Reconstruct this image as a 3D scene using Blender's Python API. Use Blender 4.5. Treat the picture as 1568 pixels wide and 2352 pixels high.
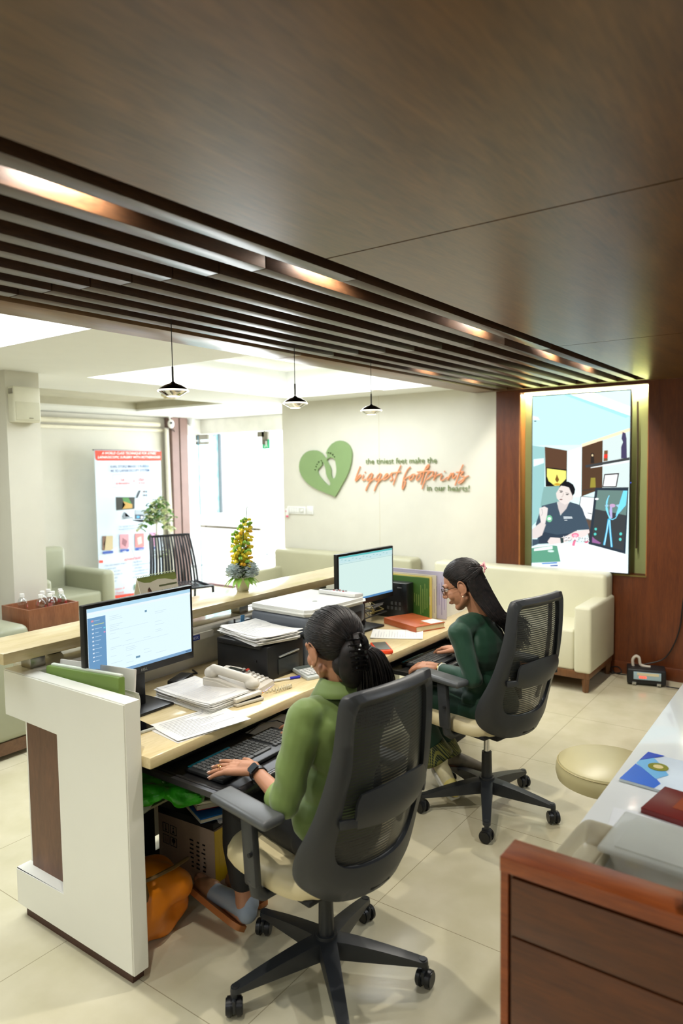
import bpy, bmesh, math, random
from mathutils import Vector, Matrix, Euler
from math import pi, sin, cos, radians
for o in list(bpy.data.objects): bpy.data.objects.remove(o)
SC = bpy.context.scene
COL = SC.collection
rnd = random.Random(7)

# ---------------------------------------------------------------- camera
YAW, PIT, ROL = 0.623944, 0.0685812, -0.013988
F = Vector((cos(YAW)*cos(PIT), sin(YAW)*cos(PIT), -sin(PIT)))
Rv = Vector((sin(YAW), -cos(YAW), 0)); Uv = Rv.cross(F)
Rv, Uv = cos(ROL)*Rv+sin(ROL)*Uv, -sin(ROL)*Rv+cos(ROL)*Uv
cam = bpy.data.cameras.new('camera'); co = bpy.data.objects.new('camera', cam); COL.objects.link(co)
co.matrix_world = Matrix(((Rv.x, Uv.x, -F.x, 0), (Rv.y, Uv.y, -F.y, 0), (Rv.z, Uv.z, -F.z, 1.7), (0, 0, 0, 1)))
cam.sensor_fit = 'VERTICAL'; cam.sensor_height = 36; cam.lens = 24.835; cam.clip_start = .05
cam.dof.use_dof = True; cam.dof.focus_distance = 2.9; cam.dof.aperture_fstop = 2.4
SC.camera = co

# ---------------------------------------------------------------- world, exposure, lamps
SC.view_settings.view_transform = 'Standard'; SC.view_settings.look = 'None'
SC.view_settings.exposure = 0.1; SC.view_settings.gamma = 1.0
w = bpy.data.worlds.new('world'); SC.world = w; w.use_nodes = True
w.node_tree.nodes['Background'].inputs[0].default_value = (.93, .97, 1, 1)
w.node_tree.nodes['Background'].inputs[1].default_value = 5.0

def lamp(kind, loc, power, col=(1, .93, .82), size=.2, size_y=None, aim=None, spot=None, blend=.6):
    d = bpy.data.lights.new('scene_light', kind); d.energy = power; d.color = col  # one name for real lamps, daylight and added fill alike
    if kind == 'AREA':
        d.size = size
        if size_y: d.shape = 'RECTANGLE'; d.size_y = size_y
        else: d.shape = 'DISK'
    else:
        d.shadow_soft_size = size
    if kind == 'SPOT': d.spot_size = radians(spot or 90); d.spot_blend = blend
    o = bpy.data.objects.new('scene_light', d); COL.objects.link(o); o.location = loc
    if aim is not None:
        o.rotation_euler = (Vector(aim)-Vector(loc)).to_track_quat('-Z', 'Y').to_euler()
    return o
WARM = (1, .95, .86); NEUT = (.93, .985, 1.05); COOL = (.90, .97, 1)
# area lights added at the coffers to light the waiting area; no panels built
lamp('AREA', (4.25, 3.65, 2.58), 62, NEUT, 1.9, 1.3)
lamp('AREA', (1.1, 3.5, 2.58), 50, NEUT, 1.5, 1.2)
lamp('AREA', (4.3, 5.9, 2.32), 16, NEUT, .5)
# added fill spots on the camera side, out of view (disc fixtures built below)
DOWN_FILL = [(-.6, -.7), (.9, -.6), (2.5, -.2), (4.3, -.5), (-.75, .75), (-.7, 2.4)]  # the spot over the side counter follows from the stool's shadow
for x, y in DOWN_FILL: lamp('SPOT', (x, y, 2.28), 72 if x == 2.5 else 46 if x == .9 else 90 if y > 2 else 56 if x == -.75 else 54, NEUT, .06, spot=140, blend=.8)
# downlights recessed above the slats
SLAT_L = [(1.0, 1.430), (1.93, 1.430), (3.2, 1.430), (4.2, 1.430), (4.95, 1.430), (4.3, 2.295), (5.02, 2.295)]
for i, (x, y) in enumerate(SLAT_L): lamp('SPOT', (x, y, 2.405), (54, 54, 50, 46, 42)[i] if i < 5 else 26, WARM, .02, spot=150, blend=.5)
# daylight through the glass entrance
lamp('AREA', (7.9, 6.5, 1.5), 60, COOL, 2.0, 2.2, aim=(4.5, 5.0, .9))
# LED strip above the screen
lamp('AREA', (5.866, 1.78, 2.262), 16, (1, .97, .78), .05, 1.0)

# ---------------------------------------------------------------- materials
def s2l(c):
    r = []
    for v in c[:3]:
        v = v/255; r.append(v/12.92 if v <= .04045 else ((v+.055)/1.055)**2.4)
    return (*r, 1)
MC = {}
def M(name, col, rough=.5, metal=0., spec=.5, var=.06, vscale=6., bump=0., bscale=80., trans=0., alpha=1., coat=0., ior=1.45, sheen=0.):
    if name in MC: return MC[name]
    m = bpy.data.materials.new(name); m.use_nodes = True; nt = m.node_tree; b = nt.nodes['Principled BSDF']
    N = nt.nodes.new; L = nt.links.new
    b.inputs['Roughness'].default_value = rough; b.inputs['Metallic'].default_value = metal
    b.inputs['Specular IOR Level'].default_value = spec; b.inputs['Transmission Weight'].default_value = trans
    b.inputs['Alpha'].default_value = alpha; b.inputs['Coat Weight'].default_value = coat; b.inputs['IOR'].default_value = ior
    b.inputs['Sheen Weight'].default_value = sheen
    c = s2l(col); tc = N('ShaderNodeTexCoord')
    nz = N('ShaderNodeTexNoise'); nz.inputs['Scale'].default_value = vscale; nz.inputs['Detail'].default_value = 4
    L(tc.outputs['Object'], nz.inputs['Vector'])
    rp = N('ShaderNodeValToRGB'); L(nz.outputs['Fac'], rp.inputs['Fac'])
    rp.color_ramp.elements[0].position = .3; rp.color_ramp.elements[1].position = .7
    rp.color_ramp.elements[0].color = tuple(max(0, v*(1-var)) for v in c[:3])+(1,)
    rp.color_ramp.elements[1].color = tuple(min(1, v*(1+var)) for v in c[:3])+(1,)
    L(rp.outputs['Color'], b.inputs['Base Color'])
    if bump:
        n2 = N('ShaderNodeTexNoise'); n2.inputs['Scale'].default_value = bscale; n2.inputs['Detail'].default_value = 3
        L(tc.outputs['Object'], n2.inputs['Vector'])
        bp = N('ShaderNodeBump'); bp.inputs['Strength'].default_value = bump; bp.inputs['Distance'].default_value = .01
        L(n2.outputs['Fac'], bp.inputs['Height']); L(bp.outputs['Normal'], b.inputs['Normal'])
    MC[name] = m; return m
def W(name, c1, c2, stretch=(1, 12, 12), scale=3., rough=.4, bump=.03, spec=.5, coat=0.):
    if name in MC: return MC[name]
    m = bpy.data.materials.new(name); m.use_nodes = True; nt = m.node_tree; b = nt.nodes['Principled BSDF']
    N = nt.nodes.new; L = nt.links.new
    b.inputs['Roughness'].default_value = rough; b.inputs['Specular IOR Level'].default_value = spec; b.inputs['Coat Weight'].default_value = coat
    tc = N('ShaderNodeTexCoord'); mp = N('ShaderNodeMapping'); mp.inputs['Scale'].default_value = stretch
    L(tc.outputs['Object'], mp.inputs['Vector'])
    a = N('ShaderNodeTexNoise'); a.inputs['Scale'].default_value = scale; a.inputs['Detail'].default_value = 8; a.inputs['Roughness'].default_value = .65
    a.inputs['Distortion'].default_value = .6
    L(mp.outputs['Vector'], a.inputs['Vector'])
    f = N('ShaderNodeTexNoise'); f.inputs['Scale'].default_value = scale*7; f.inputs['Detail'].default_value = 5
    L(mp.outputs['Vector'], f.inputs['Vector'])
    mx = N('ShaderNodeMath'); mx.operation = 'MULTIPLY_ADD'; mx.inputs[1].default_value = .35; L(f.outputs['Fac'], mx.inputs[0])
    m2 = N('ShaderNodeMath'); m2.operation = 'MULTIPLY'; m2.inputs[1].default_value = .65; L(a.outputs['Fac'], m2.inputs[0]); L(m2.outputs[0], mx.inputs[2])
    rp = N('ShaderNodeValToRGB'); L(mx.outputs[0], rp.inputs['Fac'])
    rp.color_ramp.elements[0].position = .36; rp.color_ramp.elements[1].position = .64
    rp.color_ramp.elements[0].color = s2l(c1); rp.color_ramp.elements[1].color = s2l(c2)
    L(rp.outputs['Color'], b.inputs['Base Color'])
    if bump:
        bp = N('ShaderNodeBump'); bp.inputs['Strength'].default_value = bump; bp.inputs['Distance'].default_value = .01
        L(f.outputs['Fac'], bp.inputs['Height']); L(bp.outputs['Normal'], b.inputs['Normal'])
    MC[name] = m; return m
def E(name, col, strength=1.):
    if name in MC: return MC[name]
    m = bpy.data.materials.new(name); m.use_nodes = True; nt = m.node_tree; nt.nodes.clear()
    e = nt.nodes.new('ShaderNodeEmission'); e.inputs[0].default_value = s2l(col); e.inputs[1].default_value = strength
    o = nt.nodes.new('ShaderNodeOutputMaterial'); nt.links.new(e.outputs[0], o.inputs[0]); MC[name] = m; return m
def GLASS(name, tint=(1, 1, 1), gloss=.08, rough=0.):
    if name in MC: return MC[name]
    m = bpy.data.materials.new(name); m.use_nodes = True; nt = m.node_tree; nt.nodes.clear(); N = nt.nodes.new; L = nt.links.new
    t = N('ShaderNodeBsdfTransparent'); t.inputs[0].default_value = (*tint, 1)
    g = N('ShaderNodeBsdfGlossy'); g.inputs['Roughness'].default_value = rough
    fr = N('ShaderNodeFresnel'); fr.inputs[0].default_value = 1.45; ge = N('ShaderNodeNewGeometry')
    ad = N('ShaderNodeMath'); ad.operation = 'ADD'; ad.inputs[1].default_value = gloss*.3; L(fr.outputs[0], ad.inputs[0])
    iv_ = N('ShaderNodeMath'); iv_.operation = 'SUBTRACT'; iv_.inputs[0].default_value = 1; L(ge.outputs['Backfacing'], iv_.inputs[1])
    mu = N('ShaderNodeMath'); mu.operation = 'MULTIPLY'; mu.use_clamp = True; L(ad.outputs[0], mu.inputs[0]); L(iv_.outputs[0], mu.inputs[1])
    mx = N('ShaderNodeMixShader'); L(mu.outputs[0], mx.inputs[0]); L(t.outputs[0], mx.inputs[1]); L(g.outputs[0], mx.inputs[2])
    o = N('ShaderNodeOutputMaterial'); L(mx.outputs[0], o.inputs[0]); MC[name] = m; return m

# ---------------------------------------------------------------- mesh builder
class MB:
    def __init__(s): s.bm = bmesh.new(); s.mats = []; s.mi = 0
    def m(s, mat):
        if mat not in s.mats: s.mats.append(mat)
        s.mi = s.mats.index(mat); return s
    def _merge(s, t, mat=None):
        if mat is not None: bmesh.ops.transform(t, matrix=mat, verts=t.verts)
        for f in t.faces: f.material_index = s.mi
        me = bpy.data.meshes.new('tmp'); t.to_mesh(me); t.free(); s.bm.from_mesh(me); bpy.data.meshes.remove(me); return s
    def box(s, c, size, rz=0, b=0, seg=2, rot=None):
        t = bmesh.new(); bmesh.ops.create_cube(t, size=1)
        bmesh.ops.scale(t, vec=size, verts=t.verts)
        if b: bmesh.ops.bevel(t, geom=t.edges[:], offset=min(b, min(size)*.49), segments=seg, affect='EDGES', profile=.5)
        r = Euler(rot).to_matrix().to_4x4() if rot else Matrix.Rotation(rz, 4, 'Z')
        return s._merge(t, Matrix.Translation(c) @ r)
    def bb(s, x0, x1, y0, y1, z0, z1, b=0, seg=2):
        return s.box(((x0+x1)/2, (y0+y1)/2, (z0+z1)/2), (abs(x1-x0), abs(y1-y0), abs(z1-z0)), b=b, seg=seg)
    def cyl(s, p0, p1, r, r2=None, n=20, cap=True, b=0):
        p0 = Vector(p0); p1 = Vector(p1); d = p1-p0; t = bmesh.new()
        bmesh.ops.create_cone(t, cap_ends=cap, segments=n, radius1=r, radius2=r if r2 is None else r2, depth=d.length)
        if b: bmesh.ops.bevel(t, geom=[e for e in t.edges if len(e.link_faces) == 2 and any(len(f.verts) > 4 for f in e.link_faces)], offset=b, segments=2, affect='EDGES')
        return s._merge(t, Matrix.Translation((p0+p1)/2) @ d.to_track_quat('Z', 'Y').to_matrix().to_4x4())
    def sph(s, c, r, rot=None, n=16):
        t = bmesh.new(); bmesh.ops.create_uvsphere(t, u_segments=n, v_segments=max(6, n*2//3), radius=1)
        r = (r, r, r) if not hasattr(r, '__len__') else r
        q = rot if isinstance(rot, Matrix) else (Euler(rot).to_matrix() if rot else Matrix.Identity(3))
        return s._merge(t, Matrix.Translation(c) @ q.to_4x4() @ Matrix.Diagonal((*r, 1)))
    def cap(s, p0, p1, r0, r1=None, n=14):
        r1 = r0 if r1 is None else r1
        s.cyl(p0, p1, r0, r1, n=n); s.sph(p0, r0, n=n); return s.sph(p1, r1, n=n)
    def chain(s, pts, rs, n=14):
        for i in range(len(pts)-1): s.cap(pts[i], pts[i+1], rs[i], rs[i+1], n=n)
        return s
    def lathe(s, c, prof, n=32, axis=None):
        t = bmesh.new(); rings = []
        for r, z in prof:
            rings.append([t.verts.new((max(r, 1e-5)*cos(2*pi*i/n), max(r, 1e-5)*sin(2*pi*i/n), z)) for i in range(n)])
        for a, b_ in zip(rings, rings[1:]):
            for i in range(n): t.faces.new((a[i], a[(i+1) % n], b_[(i+1) % n], b_[i]))
        bmesh.ops.remove_doubles(t, verts=t.verts, dist=2e-5)
        bmesh.ops.recalc_face_normals(t, faces=t.faces)
        m = Matrix.Translation(c)
        if axis is not None: m = m @ Vector(axis).to_track_quat('Z', 'Y').to_matrix().to_4x4()
        return s._merge(t, m)
    def tube(s, pts, r, n=8, closed=False):
        pts = [Vector(p) for p in pts]; k = len(pts); t = bmesh.new(); rings = []
        rr = r if hasattr(r, '__len__') else [r]*k
        up = Vector((0, 0, 1)); prev = None
        for i in range(k):
            a = pts[(i-1) % k] if closed or i > 0 else pts[i]; b_ = pts[(i+1) % k] if closed or i < k-1 else pts[i]
            d = (b_-a); d = d.normalized() if d.length > 1e-9 else Vector((0, 0, 1))
            if prev is None:
                u = d.cross(up); u = d.cross(Vector((1, 0, 0))) if u.length < 1e-3 else u; u.normalize()
            else:
                u = prev-d*prev.dot(d); u = u.normalized() if u.length > 1e-6 else prev
            prev = u; v = d.cross(u)
            rings.append([t.verts.new(pts[i]+(u*cos(2*pi*j/n)+v*sin(2*pi*j/n))*rr[i]) for j in range(n)])
        for i in range(k if closed else k-1):
            a = rings[i]; b_ = rings[(i+1) % k]
            for j in range(n): t.faces.new((a[j], a[(j+1) % n], b_[(j+1) % n], b_[j]))
        if not closed: t.faces.new(rings[0][::-1]); t.faces.new(rings[-1])
        bmesh.ops.recalc_face_normals(t, faces=t.faces); return s._merge(t)
    def face(s, pts):
        t = bmesh.new(); f = t.faces.new([t.verts.new(p) for p in pts])
        if len(pts) > 4: bmesh.ops.triangulate(t, faces=[f])
        return s._merge(t)
    def prism(s, pts, off, b=0):
        """closed outline pts (3-D, planar) pushed by vector off"""
        off = Vector(off); t = bmesh.new(); a = [t.verts.new(p) for p in pts]; c = [t.verts.new(Vector(p)+off) for p in pts]; n = len(pts)
        f1 = t.faces.new(a); f2 = t.faces.new(c[::-1])
        for i in range(n): t.faces.new((a[i], c[i], c[(i+1) % n], a[(i+1) % n]))
        if b: bmesh.ops.bevel(t, geom=[e for e in t.edges if f1 in e.link_faces or f2 in e.link_faces], offset=b, segments=2, affect='EDGES')
        bmesh.ops.triangulate(t, faces=[f for f in t.faces if len(f.verts) > 4])
        bmesh.ops.recalc_face_normals(t, faces=t.faces); return s._merge(t)
    def grid(s, fn, nu, nv, thick=0., closed_u=False):
        t = bmesh.new(); g = [[t.verts.new(fn(i/nu, j/nv)) for j in range(nv+1)] for i in range(nu+1)]
        for i in range(nu):
            for j in range(nv): t.faces.new((g[i][j], g[i+1][j], g[i+1][j+1], g[i][j+1]))
        bmesh.ops.remove_doubles(t, verts=t.verts, dist=1e-5)
        if thick:
            bmesh.ops.recalc_face_normals(t, faces=t.faces); bmesh.ops.solidify(t, geom=t.faces[:], thickness=thick)
        bmesh.ops.recalc_face_normals(t, faces=t.faces); return s._merge(t)
    def text(s, body, origin, ux, uy, size=None, width=None, bold=0., shear=0., extrude=0., align='LEFT', height=None, space=1.):
        """text in the built-in font; ux/uy = writing and up direction; width fits the whole line"""
        cu = bpy.data.curves.new('t', 'FONT'); cu.body = body; cu.size = 1; cu.shear = shear; cu.offset = bold; cu.extrude = 0
        cu.resolution_u = 2; cu.space_character = space
        ob = bpy.data.objects.new('t', cu); COL.objects.link(ob); dg = bpy.context.evaluated_depsgraph_get()
        me = bpy.data.meshes.new_from_object(ob.evaluated_get(dg)); bpy.data.objects.remove(ob); bpy.data.curves.remove(cu)
        if not me.vertices: return s
        xs = [v.co.x for v in me.vertices]; wd = max(xs)-min(xs); x0 = min(xs)
        k = size if size else width/wd
        ky = k if not height else height/.73
        ux = Vector(ux).normalized(); uy = Vector(uy).normalized(); nz = ux.cross(uy)
        dx = {'LEFT': 0, 'CENTER': -wd/2, 'RIGHT': -wd}[align]
        t = bmesh.new(); t.from_mesh(me); bpy.data.meshes.remove(me)
        for v in t.verts: v.co = Vector(origin)+ux*((v.co.x-x0+dx)*k)+uy*(v.co.y*ky)
        if extrude:
            r = bmesh.ops.extrude_face_region(t, geom=t.faces[:])
            bmesh.ops.translate(t, vec=nz*extrude, verts=[g for g in r['geom'] if isinstance(g, bmesh.types.BMVert)])
            bmesh.ops.recalc_face_normals(t, faces=t.faces)
        return s._merge(t)
    def build(s, name, mat=None, parent=None, world=False, smooth=True, ang=38, loc=None):
        me = bpy.data.meshes.new(name); s.bm.to_mesh(me); s.bm.free()
        if world and parent is not None: me.transform(parent.matrix_basis.inverted())
        if loc is not None: me.transform(Matrix.Translation(-Vector(loc)))
        for x in (s.mats or [mat]): me.materials.append(x)
        if smooth and len(me.polygons):
            me.polygons.foreach_set('use_smooth', [True]*len(me.polygons)); me.set_sharp_from_angle(angle=radians(ang))
        o = bpy.data.objects.new(name, me); COL.objects.link(o)
        if loc is not None: o.location = loc
        if parent is not None: o.parent = parent
        return o
def remesh(mb, voxel, smooth=3, fac=.5):
    me = bpy.data.meshes.new('r'); mb.bm.to_mesh(me); ob = bpy.data.objects.new('r', me); COL.objects.link(ob)
    r = ob.modifiers.new('r', 'REMESH'); r.mode = 'VOXEL'; r.voxel_size = voxel; r.adaptivity = 0
    q = ob.modifiers.new('s', 'SMOOTH'); q.iterations = smooth; q.factor = fac
    dg = bpy.context.evaluated_depsgraph_get(); nm = bpy.data.meshes.new_from_object(ob.evaluated_get(dg))
    bpy.data.objects.remove(ob); bpy.data.meshes.remove(me)
    mb.bm.free(); mb.bm = bmesh.new(); mb.bm.from_mesh(nm); bpy.data.meshes.remove(nm); return mb
def tag(o, label, cat, group=None, kind=None):
    o['label'] = label; o['category'] = cat
    if group: o['group'] = group
    if kind: o['kind'] = kind
    return o
def thing(name, label, cat, loc=(0, 0, 0), rz=0, group=None):
    o = bpy.data.objects.new(name, None); o.empty_display_size = .05; COL.objects.link(o)
    o.matrix_basis = Matrix.Translation(loc) @ Matrix.Rotation(rz, 4, 'Z')
    return tag(o, label, cat, group)
def struct(o): o['kind'] = 'structure'; return o
def copy_tree(o, parent=None):
    c = o.copy(); COL.objects.link(c)
    if parent is not None: c.parent = parent
    for ch in list(o.children): copy_tree(ch, c)
    return c
def lab(o, t): o['label'] = t; return o
SCRIPT_STROKES=[[(3.923,1.668),(3.957,1.599),(3.986,1.529)],[(3.984,1.533),(3.953,1.564),(3.922,1.587),(3.918,1.572),(3.944,1.549),(3.977,1.522)],[(3.881,1.589),(3.897,1.549),(3.885,1.533),(3.856,1.545)],[(3.869,1.608),(3.859,1.614)],[(3.787,1.602),(3.819,1.579),(3.842,1.541),(3.833,1.530),(3.796,1.560),(3.775,1.597)],[(3.781,1.579),(3.815,1.515),(3.853,1.438),(3.857,1.436),(3.843,1.469),(3.801,1.522),(3.747,1.553)],[(3.688,1.602),(3.719,1.579),(3.742,1.541),(3.733,1.530),(3.697,1.560),(3.676,1.596)],[(3.685,1.575),(3.716,1.515),(3.757,1.436),(3.759,1.435),(3.739,1.477),(3.702,1.523),(3.653,1.553)],[(3.653,1.553),(3.608,1.587),(3.613,1.598),(3.635,1.579),(3.653,1.549),(3.640,1.538),(3.602,1.557)],[(3.604,1.557),(3.569,1.594),(3.555,1.605),(3.562,1.575),(3.552,1.545),(3.569,1.531),(3.583,1.531)],[(3.457,1.675),(3.495,1.605),(3.545,1.487)],[(3.564,1.601),(3.456,1.616)],[(3.354,1.659),(3.384,1.634),(3.422,1.568),(3.436,1.516),(3.445,1.457),(3.436,1.453),(3.414,1.494),(3.410,1.524),(3.431,1.531),(3.397,1.557),(3.359,1.573)],[(3.317,1.593),(3.338,1.586),(3.363,1.553),(3.359,1.535),(3.334,1.546),(3.313,1.575),(3.317,1.593),(3.287,1.579)],[(3.246,1.600),(3.271,1.586),(3.289,1.549),(3.280,1.531),(3.255,1.550),(3.238,1.579),(3.246,1.600),(3.209,1.615)],[(3.196,1.629),(3.165,1.652),(3.157,1.679),(3.188,1.654),(3.209,1.604),(3.243,1.492)],[(3.283,1.611),(3.213,1.617),(3.148,1.618)],[(3.160,1.611),(3.180,1.575),(3.230,1.452)],[(3.168,1.586),(3.144,1.614),(3.111,1.611),(3.123,1.582),(3.156,1.553),(3.181,1.539)],[(3.132,1.571),(3.107,1.578)],[(3.079,1.614),(3.091,1.578),(3.108,1.532)],[(3.099,1.546),(3.079,1.575),(3.027,1.595)],[(3.019,1.585),(3.037,1.546),(3.020,1.532),(2.966,1.564)],[(2.999,1.610),(2.990,1.617)],[(2.929,1.601),(2.949,1.571),(2.968,1.536)],[(2.964,1.541),(2.925,1.589),(2.906,1.599),(2.913,1.567),(2.910,1.550),(2.875,1.578)],[(2.809,1.675),(2.836,1.623),(2.871,1.539),(2.890,1.487)],[(2.882,1.606),(2.805,1.613)],[(2.809,1.609),(2.832,1.585),(2.825,1.571),(2.802,1.567),(2.802,1.540),(2.832,1.512),(2.852,1.508),(2.852,1.520),(2.817,1.540),(2.779,1.567),(2.756,1.574)]]
HEART=[(4.354,1.765),(4.366,1.783),(4.391,1.807),(4.425,1.828),(4.461,1.838),(4.501,1.841),(4.547,1.836),(4.589,1.823),(4.631,1.796),(4.663,1.760),(4.682,1.719),(4.689,1.675),(4.684,1.630),(4.664,1.585),(4.631,1.544),(4.580,1.499),(4.519,1.463),(4.444,1.432),(4.344,1.401),(4.226,1.365),(4.186,1.419),(4.137,1.490),(4.088,1.560),(4.048,1.634),(4.024,1.707),(4.013,1.784),(4.019,1.831),(4.040,1.873),(4.077,1.905),(4.120,1.924),(4.163,1.929),(4.206,1.923),(4.256,1.901),(4.295,1.868),(4.318,1.839),(4.334,1.808),(4.321,1.790),(4.317,1.766),(4.337,1.751)]
HEART_HOLES=[[(4.393,1.716),(4.370,1.719),(4.361,1.695),(4.349,1.672),(4.339,1.632),(4.335,1.592),(4.316,1.552),(4.292,1.525),(4.282,1.501),(4.290,1.477),(4.317,1.481),(4.352,1.505),(4.396,1.544),(4.430,1.580),(4.445,1.608),(4.442,1.640),(4.419,1.660),(4.388,1.684),(4.385,1.696)],[(4.325,1.746),(4.297,1.758),(4.268,1.765),(4.234,1.749),(4.217,1.733),(4.213,1.702),(4.205,1.651),(4.207,1.607),(4.220,1.564),(4.242,1.545),(4.262,1.552),(4.274,1.584),(4.273,1.639),(4.287,1.671),(4.308,1.703),(4.323,1.727)],[(4.381,1.729),(4.385,1.723),(4.392,1.720),(4.400,1.723),(4.403,1.730),(4.400,1.737),(4.392,1.739),(4.384,1.736)],[(4.414,1.716),(4.418,1.708),(4.427,1.705),(4.436,1.708),(4.440,1.716),(4.436,1.724),(4.426,1.728),(4.417,1.724)],[(4.438,1.694),(4.441,1.688),(4.448,1.686),(4.456,1.688),(4.458,1.695),(4.455,1.701),(4.448,1.703),(4.441,1.701)],[(4.451,1.670),(4.454,1.664),(4.462,1.662),(4.469,1.664),(4.472,1.671),(4.468,1.677),(4.461,1.679),(4.454,1.677)],[(4.465,1.638),(4.468,1.632),(4.475,1.630),(4.482,1.632),(4.485,1.639),(4.482,1.645),(4.475,1.647),(4.467,1.645)],[(4.291,1.809),(4.294,1.802),(4.302,1.800),(4.309,1.803),(4.312,1.809),(4.309,1.816),(4.301,1.819),(4.294,1.816)],[(4.261,1.803),(4.265,1.794),(4.275,1.791),(4.284,1.794),(4.288,1.803),(4.284,1.812),(4.274,1.815),(4.265,1.811)],[(4.233,1.786),(4.237,1.778),(4.246,1.775),(4.255,1.779),(4.258,1.787),(4.254,1.795),(4.245,1.798),(4.236,1.794)],[(4.217,1.766),(4.219,1.760),(4.226,1.758),(4.233,1.761),(4.236,1.767),(4.233,1.773),(4.226,1.775),(4.219,1.773)]]
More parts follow.
